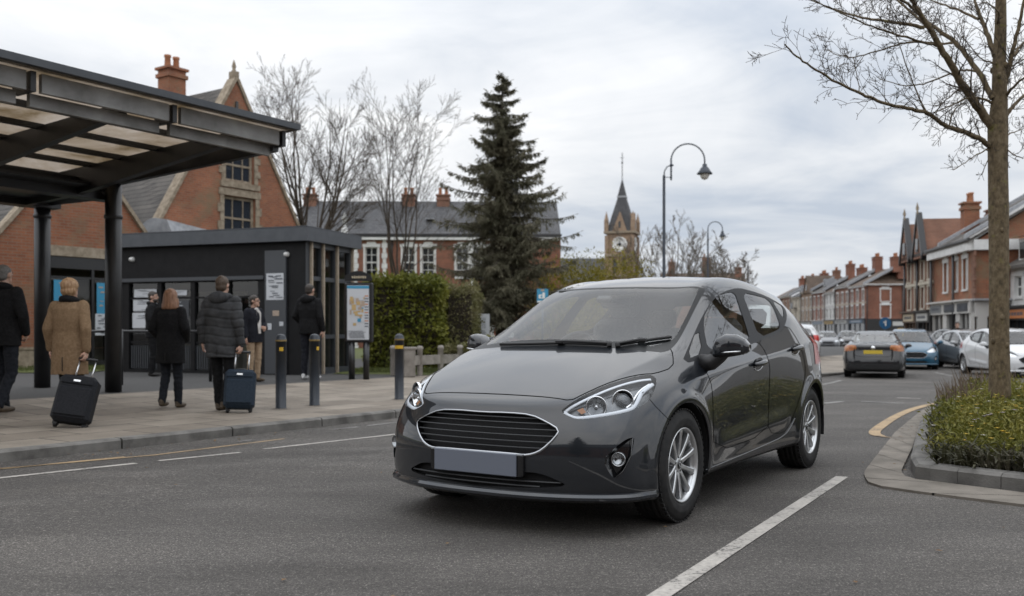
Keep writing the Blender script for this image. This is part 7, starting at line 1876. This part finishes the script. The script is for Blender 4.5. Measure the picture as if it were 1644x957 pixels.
def remesh(name, mb, voxel, it, mat, parent=None, fold=0.0, fsc=6.0, seed=0, stretch=(1, 1, .5), quilt=None):
    me = bpy.data.meshes.new('tmp'); me.from_pydata(mb.V, [], mb.F); o = bpy.data.objects.new('tmp', me); COL.objects.link(o)
    bm = bmesh.new(); bm.from_mesh(me); bmesh.ops.remove_doubles(bm, verts=bm.verts, dist=1e-5); bmesh.ops.recalc_face_normals(bm, faces=bm.faces); bm.to_mesh(me); bm.free()
    r_ = o.modifiers.new('r', 'REMESH'); r_.mode = 'VOXEL'; r_.voxel_size = voxel
    s_ = o.modifiers.new('s', 'SMOOTH'); s_.factor = .5; s_.iterations = it
    dg = bpy.context.evaluated_depsgraph_get(); dg.update(); m = bpy.data.meshes.new_from_object(o.evaluated_get(dg), depsgraph=dg)
    bpy.data.objects.remove(o); bpy.data.meshes.remove(me); m.name = name; m.materials.clear(); m.materials.append(mat)
    if fold or quilt:
        n = len(m.vertices); co = np.empty(n * 3); m.vertices.foreach_get('co', co); co = co.reshape(-1, 3); no = np.array([v.normal[:] for v in m.vertices])
        d = np.array([noise.noise(Vector((p[0] * fsc * stretch[0] + seed, p[1] * fsc * stretch[1], p[2] * fsc * stretch[2]))) + .5 * noise.noise(Vector((p[0] * fsc * 2.3, p[1] * fsc * 2.3 + seed, p[2] * fsc * 3 * stretch[2]))) for p in co]) * fold
        if quilt: d -= quilt[1] * np.exp(-((np.mod(co[:, 2] + .02 * np.sin(co[:, 0] * 9), quilt[0]) - quilt[0] / 2) / (.10 * quilt[0])) ** 2)
        co += no * d[:, None]; m.vertices.foreach_set('co', co.ravel())
    m.polygons.foreach_set('use_smooth', np.ones(len(m.polygons), bool)); m.update(); return link(name, m, parent)
def loft(m, rings, mat, n=20, e=1.0):
    V = []; F = []
    for (c, rx, ry) in rings:
        for j in range(n):
            a = 2 * PI * j / n; ca, sa = math.cos(a), math.sin(a); V.append((c[0] + rx * math.copysign(abs(ca) ** e, ca), c[1] + ry * math.copysign(abs(sa) ** e, sa), c[2]))
    for i in range(len(rings) - 1):
        for j in range(n): F.append((i * n + j, i * n + (j + 1) % n, (i + 1) * n + (j + 1) % n, (i + 1) * n + j))
    F.append(tuple(range(n - 1, -1, -1))); F.append(tuple(range((len(rings) - 1) * n, len(rings) * n))); m.add(V, F, mat)
def limb(m, pts, rad, mat):
    """tapered limb with round joints"""
    P_ = [Vector(p) for p in pts]; out = []; ro = []
    for i in range(len(P_) - 1):
        for k in range(6): f_ = k / 6; out.append(P_[i].lerp(P_[i + 1], f_)); ro.append(rad[i] + (rad[i + 1] - rad[i]) * f_)
    out.append(P_[-1]); ro.append(rad[-1]); m.tube(out, ro, mat, 14)
    for p, r_ in zip(P_, rad): m.ball(p, r_ * .99, mat, n=12, k=8)
def hand(m, wrist, d, side, curl, mat, palm_in):
    """palm, four unequal bent fingers and a thumb that leaves the palm's side"""
    d = d.normalized(); pn = (palm_in - d * palm_in.dot(d)).normalized(); sd_ = d.cross(pn).normalized(); c = wrist + d * .045
    B = Matrix((sd_, pn, d)).transposed().to_4x4(); B.translation = c; m.ball((0, 0, 0), (.040, .016, .052), mat, B, 12, 8)
    for k, L_ in enumerate((.064, .074, .070, .054)):
        q = c + sd_ * (-.029 + .019 * k) + d * .040; dd = d.copy(); pts = [q]; ax_ = sd_
        for j in range(3):
            dd = Matrix.Rotation(-curl * (1.0 if j else .8), 3, ax_) @ dd if pn.dot(Matrix.Rotation(-.3, 3, ax_) @ d) > 0 else Matrix.Rotation(curl * (1.0 if j else .8), 3, ax_) @ dd
            q = q + dd * L_ * (.42, .32, .26)[j]; pts.append(q)
        m.tube(pts, [.0098, .0092, .0086, .0072], mat, 8); m.ball(pts[-1], .0072, mat, n=8, k=6)
    t0 = c - sd_ * .034 * side - d * .012; t1 = t0 - sd_ * .022 * side + d * .028 + pn * .014; t2 = t1 + d * .026 + pn * .012; m.tube([c - d * .02, t0, t1, t2], [.013, .013, .0115, .009], mat, 8); m.ball(t2, .009, mat, n=8, k=6)
def person(u, v, H, face, label, top, bottom, shoes, hair, arms, legs, coat=None, hairstyle='short', collar=None, hood=False, glasses=False, beard=False, shirt=None, head_turn=0.0, quilt=None, zfix=None, width=1.0, group=None, Y=None):
    """face: compass heading in degrees the person walks to (0 = away from the camera, 90 = to the right)"""
    if Y is None:
        z = .02
        for _ in range(8): p = at(u, v, z=z); z = pave_z(p.x, p.y)
    else: p = at(u, v, Y); z = GZ(p.x, Y) if zfix is None else zfix
    k = H / 1.75; S = lambda x, y, z_: Vector((x, y, z_))
    hip = {-1: S(-.095, 0, .93), 1: S(.095, 0, .93)}; sh = {s_: S(s_ * .175 * width, -.01, 1.43) for s_ in (-1, 1)}
    b = MB()
    # trunk, neck, head of one skin
    loft(b, [(S(0, 0, .84), .13, .09), (S(0, 0, .93), .165, .11), (S(0, 0, 1.05), .14, .095), (S(0, 0, 1.2), .155, .105), (S(0, 0, 1.34), .175 * width, .11), (S(0, -.01, 1.43), .14, .085), (S(0, -.01, 1.48), .06, .06)], skin_m)
    HC = S(0, .015, 1.635); ht = Matrix.Rotation(-head_turn, 3, 'Z'); hp = lambda x, y, z_: HC + ht @ Vector((x, y, z_))
    b.tube([S(0, -.01, 1.44), S(0, .0, 1.56), S(0, .01, 1.62)], [.060, .056, .055], skin_m, 14)
    Mh = Matrix.Translation(HC) @ ht.to_4x4(); b.ball((0, -.008, .022), (.076, .094, .095), skin_m, Mh, 18, 12); b.ball((0, .028, -.050), (.056, .064, .065), skin_m, Mh, 14, 10)
    b.tube([hp(0, .085, .02), hp(0, .104, -.012), hp(0, .098, -.026)], [.008, .013, .011], skin_m, 8); b.ball((0, .090, -.052), (.022, .010, .008), skin_m, Mh, 8, 6); b.ball((0, .082, -.092), (.022, .02, .02), skin_m, Mh, 8, 6)
    for s_ in (-1, 1): b.ball((s_ * .078, -.008, -.005), (.010, .022, .033), skin_m, Mh, 8, 6)
    limbs = {}
    for s_ in (-1, 1):
        kn, an, toe = legs[s_]; kn, an = Vector(kn), Vector(an); limb(b, [hip[s_], kn, an], [.078, .052, .036], skin_m); td = Vector((math.sin(toe), math.cos(toe), 0)); limb(b, [an + Vector((0, 0, -.03)), an + td * .13 + Vector((0, 0, -.055))], [.034, .028], skin_m)
        el, wr, hd, curl, pin = arms[s_]; el, wr = Vector(el), Vector(wr); limb(b, [sh[s_], el, wr], [.050, .039, .027], skin_m); hand(b, wr, Vector(hd), s_, curl, skin_m, Vector(pin)); limbs[s_] = (kn, an, td, el, wr)
    body = remesh('person', b, .0085, 2, skin_m); body.location = (p.x, p.y, z); body.rotation_euler = (0, 0, R(-face)); body.scale = (k, k, k); setp(body, label, 'person', group)
    # hair
    hm = MB(); Mh2 = Mh
    if hairstyle == 'short':
        hm.ball((0, -.018, .035), (.083, .100, .094), hair, Mh2, 18, 12); hm.ball((0, -.045, -.02), (.076, .066, .075), hair, Mh2, 14, 10)
    elif hairstyle == 'crop':
        hm.ball((0, -.016, .034), (.079, .096, .090), hair, Mh2, 18, 12); hm.ball((0, -.05, -.015), (.070, .056, .062), hair, Mh2, 14, 10)
    elif hairstyle == 'bobshort':
        hm.ball((0, -.016, .035), (.096, .112, .100), hair, Mh2, 18, 12); hm.ball((0, -.030, -.025), (.098, .088, .080), hair, Mh2, 16, 10); hm.ball((.0, -.03, -.075), (.075, .062, .05), hair, Mh2, 14, 10)
    else:
        hm.ball((0, -.016, .035), (.094, .110, .100), hair, Mh2, 18, 12); loft(hm, [(hp(0, -.035, .05), .094, .090), (hp(0, -.035, -.04), .108, .095), (hp(0, -.038, -.12), .122, .095), (hp(0, -.04, -.165), .125, .088), (hp(0, -.04, -.18), .11, .07)], hair)
        for s_ in (-1, 1): hm.ball((s_ * .09, -.005, -.09), (.03, .055, .085), hair, Mh2, 10, 8)
    # leave the face free
    ho = remesh('hair', hm, .009, 1, hair, body, .006, 26, 3, (1, 1, .25))
    me = ho.data; bm = bmesh.new(); bm.from_mesh(me); inv = ht.transposed()
    dl = [f for f in bm.faces if (lambda q: q.y > .045 and q.z < .055 + .0 and abs(q.x) < .075)(inv @ (f.calc_center_median() - HC))]
    bmesh.ops.delete(bm, geom=dl, context='FACES'); bm.to_mesh(me); bm.free()
    em = MB()
    for s_ in (-1, 1): em.ball((s_ * .031, .082, .012), (.012, .006, .006), shoe_w, Mh, 8, 6); em.ball((s_ * .031, .087, .012), (.005, .003, .005), gloss_black, Mh, 8, 6); em.box((s_ * .031, .087, .032), (.034, .008, .007), hair, M=Mh)
    em.build('eyes', body)
    if beard:
        bm_ = MB(); bm_.ball((0, .040, -.070), (.062, .062, .055), hair, Mh, 14, 10); bo = remesh('beard', bm_, .008, 1, hair, body)
    if glasses:
        g = MB()
        for s_ in (-1, 1): g.tube([Mh @ Vector((s_ * .032 + .022 * math.cos(a), .094, .010 + .016 * math.sin(a))) for a in np.linspace(0, 6.28, 14)], .003, gloss_black, 5); g.tube([Mh @ Vector((s_ * .054, .09, .012)), Mh @ Vector((s_ * .080, .0, .012))], .0025, gloss_black, 5)
        g.build('glasses', body)
    # trousers
    t_ = MB(); loft(t_, [(S(0, 0, .85), .14, .105), (S(0, 0, .95), .178, .122), (S(0, 0, 1.06), .158, .112)], bottom)
    for s_ in (-1, 1): kn, an, td, el, wr = limbs[s_]; limb(t_, [hip[s_] - Vector((0, 0, .02)), kn, an + Vector((0, 0, .0))], [.094, .068, .056], bottom)
    remesh('trousers', t_, .012, 2, bottom, body, .008, 14, 2, (1, 1, 1.6))
    for s_ in (-1, 1):
        kn, an, td, el, wr = limbs[s_]; m = MB(); q = an + Vector((0, 0, -.052)); sd2 = Vector((td.y, -td.x, 0))
        B = Matrix((sd2, td, Vector((0, 0, 1)))).transposed().to_4x4(); B.translation = q
        m.ball((0, .055, .004), (.047, .135, .040), shoes, B, 14, 8); m.ball((0, -.01, .04), (.046, .055, .062), shoes, B, 12, 8); so = remesh('shoe', m, .009, 2, shoes, body)
        bm = bmesh.new(); bm.from_mesh(so.data); zlo = an.z - .088
        for vv in bm.verts:
            if vv.co.z < zlo: vv.co.z = zlo
        bm.to_mesh(so.data); bm.free()
    # jacket or coat
    hem, flare, loose = coat if coat else (.86, .205, 1.0); c = MB(); L2 = loose
    rings = [(S(0, 0, hem), flare, flare * .70), (S(0, 0, hem + .03), flare * .99, flare * .68)]
    if hem < .8: rings += [(S(0, 0, .80), flare * .97, flare * .68)]
    rings += [(S(0, 0, .98), .200 * L2, .140 * L2), (S(0, 0, 1.12), .185 * L2, .130 * L2), (S(0, -.005, 1.27), .200 * L2 * width, .140 * L2), (S(0, -.012, 1.39), .195 * L2 * width, .125 * L2), (S(0, -.012, 1.455), .135 * width, .095), (S(0, -.005, 1.50), .075, .072)]
    loft(c, rings, top, 24, .92)
    for s_ in (-1, 1): kn, an, td, el, wr = limbs[s_]; limb(c, [sh[s_] - Vector((s_ * .01, 0, .012)), el, wr + (el - wr) * .06], [.078 * L2, .062 * L2, .048 * L2], top)
    co = remesh('coat' if hem < .82 else 'jacket', c, .012, 3, top, body, .007, 7, 5 + u, (1, 1, .8), quilt)
    if shirt:
        m = MB(); m.add([(-.035, .150 * L2 + .004, .98), (.035, .150 * L2 + .004, .98), (.06, .128, 1.40), (.02, .085, 1.49), (-.02, .085, 1.49), (-.06, .128, 1.40)], [(0, 1, 2, 3, 4, 5)], shirt); m.ball((0, .04, 1.47), (.065, .06, .035), shirt, n=12, k=6); m.build('shirt', body)
    if collar:
        m = MB(); m.tube([S(.088 * math.cos(a), -.012 + .082 * math.sin(a), 1.490 - .022 * math.sin(a)) for a in np.linspace(0, 2 * PI, 26, endpoint=False)], [.030] * 26, collar, 10, closed=True, flat=1.4, up=(0, 0, 1)); m.build('collar', body)
    if hood:
        m = MB(); m.ball((0, -.115, 1.475), (.135, .075, .085), top, n=16, k=10); m.tube([S(.105 * math.cos(a), -.03 + .10 * math.sin(a), 1.495 - .012 * math.sin(a)) for a in np.linspace(-3.5, .36, 20)], [.040] * 20, top, 10); remesh('hood', m, .012, 2, top, body, .008, 16, 1)
    if hem < .8:
        m = MB(); m.box((0, -flare * .70 - .002, (hem + .82) / 2 + .02), (.006, .010, .82 - hem - .05), shoe_k); m.build('back_vent', body)
    return body
STAND = {-1: ((-.10, .01, .49), (-.105, -.02, .085), -.2), 1: ((.10, .01, .49), (.105, -.02, .085), .2)}
def walk(f, b_, front=1):
    return {front: ((front * .09, .10 * f + .02, .50), (front * .085, .24 * f, .085), .1 * front), -front: ((-front * .09, .02, .48), (-front * .085, -.26 * b_, .11), -.05 * front)}
HANG = lambda s_, out=.0, fwd=.0: ((s_ * (.245 + out), -.04, 1.15), (s_ * (.255 + out), .03 + fwd, .90), (0, .15, -1), .35, (-s_, .2, 0))
PULL = lambda s_, x=.27, y=-.16, z=.78: ((s_ * .255, -.09, 1.15), (s_ * x, y, z + .06), (0, -.35, -1), .75, (-s_, .2, 0))
POCK = lambda s_: ((s_ * .27, -.06, 1.17), (s_ * .20, .10, 1.00), (-s_ * .6, .5, -.4), .5, (-s_, 0, 0))
HOLD = lambda s_: ((s_ * .25, -.03, 1.16), (s_ * .10, .20, 1.11), (-s_ * .8, .3, .1), .7, (0, -1, 0))
PG = 'people outside the station'
person(6, 664, 1.83, 12, 'man in black jacket and brown boots at the left edge seen from behind', c_black, c_jean, boot_m, h_grey, {-1: HANG(-1), 1: ((.285, -.03, 1.16), (.235, .08, .95), (-.3, .5, -.6), .5, (-1, 0, 0))}, walk(.5, .7, -1), (.80, .205, 1.06), 'crop', c_black, width=1.06)
lady = person(112, 681, 1.62, 6, 'woman in a knee length tan coat with black collar pulling a black suitcase', c_tan, c_black, shoe_k, h_blond, {-1: HANG(-1, .01), 1: PULL(1, .25, -.06, .82)}, walk(.55, .4, -1), (.60, .225, 1.02), 'bobshort', c_black, head_turn=.25, width=1.05)
person(245, 604, 1.76, 70, 'bearded man in a black jacket standing by the kiosk behind the woman in black', c_black, c_black, shoe_k, h_dark, {-1: HOLD(-1), 1: HOLD(1)}, STAND, (.80, .20, 1.04), 'short', c_black, beard=True, head_turn=.4)
person(274, 655, 1.60, 10, 'woman in a black coat with auburn bobbed hair walking away', c_black, c_jean, boot_m, h_auburn, {-1: POCK(-1), 1: POCK(1)}, walk(.3, .35, 1), (.66, .225, 1.06), 'bob')
puffer = person(357, 660, 1.75, 8, 'man in a grey hooded quilted parka pulling a navy suitcase', c_grey, c_black, boot_m, h_brown, {-1: HANG(-1, .03), 1: PULL(1, .27, -.02, .80)}, walk(.35, .5, -1), (.70, .225, 1.14), 'short', None, True, head_turn=.15, quilt=(.115, .012), width=1.08)
person(408, 613, 1.60, 120, 'man in glasses, dark jacket and beige trousers standing by the kiosk window', c_navy, c_chino, boot_m, h_dark, {-1: ((-.25, .0, 1.16), (-.13, .20, 1.08), (.8, .3, .1), .7, (0, -1, 0)), 1: HANG(1)}, STAND, (.80, .20, 1.02), 'short', None, glasses=True, shirt=c_shirt, head_turn=-.35)
person(497, 609, 1.86, 20, 'man in a black hooded top and white trainers facing the kiosk', c_black, c_navy, shoe_w, h_dark, {-1: POCK(-1), 1: HANG(1, .01)}, STAND, (.84, .21, 1.05), 'crop', None, True, width=1.06)
person(1537, 592, 1.72, 200, 'distant person in dark clothes between the parked cars', c_black, c_black, shoe_k, h_dark, {-1: HANG(-1), 1: HANG(1)}, STAND, (.8, .2, 1.0), 'short', Y=37.0, zfix=-.28)
# suitcases
def suitcase(u, v, hand_w, col, label, wd, ht_, seed):
    z = .02
    for _ in range(6): p = at(u, v, z=z); z = pave_z(p.x, p.y)
    base = Vector((p.x, p.y, z)); ax_ = hand_w - base; L_ = ax_.length; zz = ax_.normalized(); xx = Vector((1, .18, 0)); xx = (xx - zz * xx.dot(zz)).normalized(); yy = zz.cross(xx)
    B = Matrix((xx, yy, zz)).transposed(); o = empty('suitcase', base, 0, label, 'suitcase', 'suitcases being pulled'); M_ = B.to_4x4(); d_ = .22
    m = MB(); m.box((0, 0, .05 + ht_ / 2), (wd, d_, ht_), col, M=M_, bev=.045); m.build('case', o)
    m = MB(); m.box((0, -d_ / 2 - .006, .05 + ht_ * .42), (wd * .86, .03, ht_ * .62), col, M=M_, bev=.014); m.box((0, -d_ / 2 - .004, .05 + ht_ * .86), (wd * .86, .018, ht_ * .14), col, M=M_, bev=.008); m.box((0, -d_ / 2 - .016, .05 + ht_ * .86), (.07, .006, .02), satin, M=M_); m.build('pocket', o)
    for sx in (-1, 1):
        m = MB(); W_c = Vector((sx * (wd / 2 - .05), 0, .032)); m.lathe([(0, .018), (.030, .018), (.033, .010), (.033, -.010), (.030, -.018), (0, -.018)], black_plastic, 16, Matrix.Translation(M_ @ Vector((sx * (wd / 2 - .05), .02, .03)) + Vector((0, 0, .0))) @ xx.to_track_quat('Z', 'Y').to_matrix().to_4x4()); m.box((sx * (wd / 2 - .05), .02, .055), (.05, .07, .05), black_plastic, M=M_); m.build('wheel', o)
    m = MB()
    for sx in (-.085, .085): m.tube([M_ @ Vector((sx, .05, .05 + ht_ - .02)), M_ @ Vector((sx, .05, L_ - .012))], .009, satin, 8)
    hb = m.build('handle', o); m = MB(); m.tube([M_ @ Vector((-.10, .05, L_)), M_ @ Vector((.10, .05, L_))], .017, black_plastic, 10); m.build('grip', hb)
    m = MB(); m.tube([M_ @ Vector((x, 0 + .02, .05 + ht_ + .02 * (1 - (x / .09) ** 2))) for x in np.linspace(-.09, .09, 9)], .010, black_plastic, 8); m.build('carry_handle', o)
def hand_pos(o, arm, H): k = H / 1.75; return o.matrix_world.to_translation() * 0 + o.location + Matrix.Rotation(o.rotation_euler.z, 3, 'Z') @ (Vector(arm[1]) + Vector(arm[2]).normalized() * .085) * k
suit_b = cloth('black_nylon', (.012, .013, .016), (.02, .021, .025), 60, .6); suit_n = cloth('navy_nylon', (.016, .026, .040), (.026, .038, .055), 60, .6)
suitcase(110, 687, hand_pos(lady, PULL(1, .25, -.06, .82), 1.62) + Vector((.03, -.02, 0)), suit_b, 'black wheeled suitcase tilted behind the woman in the tan coat', .40, .52, 1)
suitcase(383, 663, hand_pos(puffer, PULL(1, .27, -.02, .80), 1.75) + Vector((.03, -.02, 0)), suit_n, 'navy wheeled suitcase beside the man in the grey parka', .38, .50, 2)
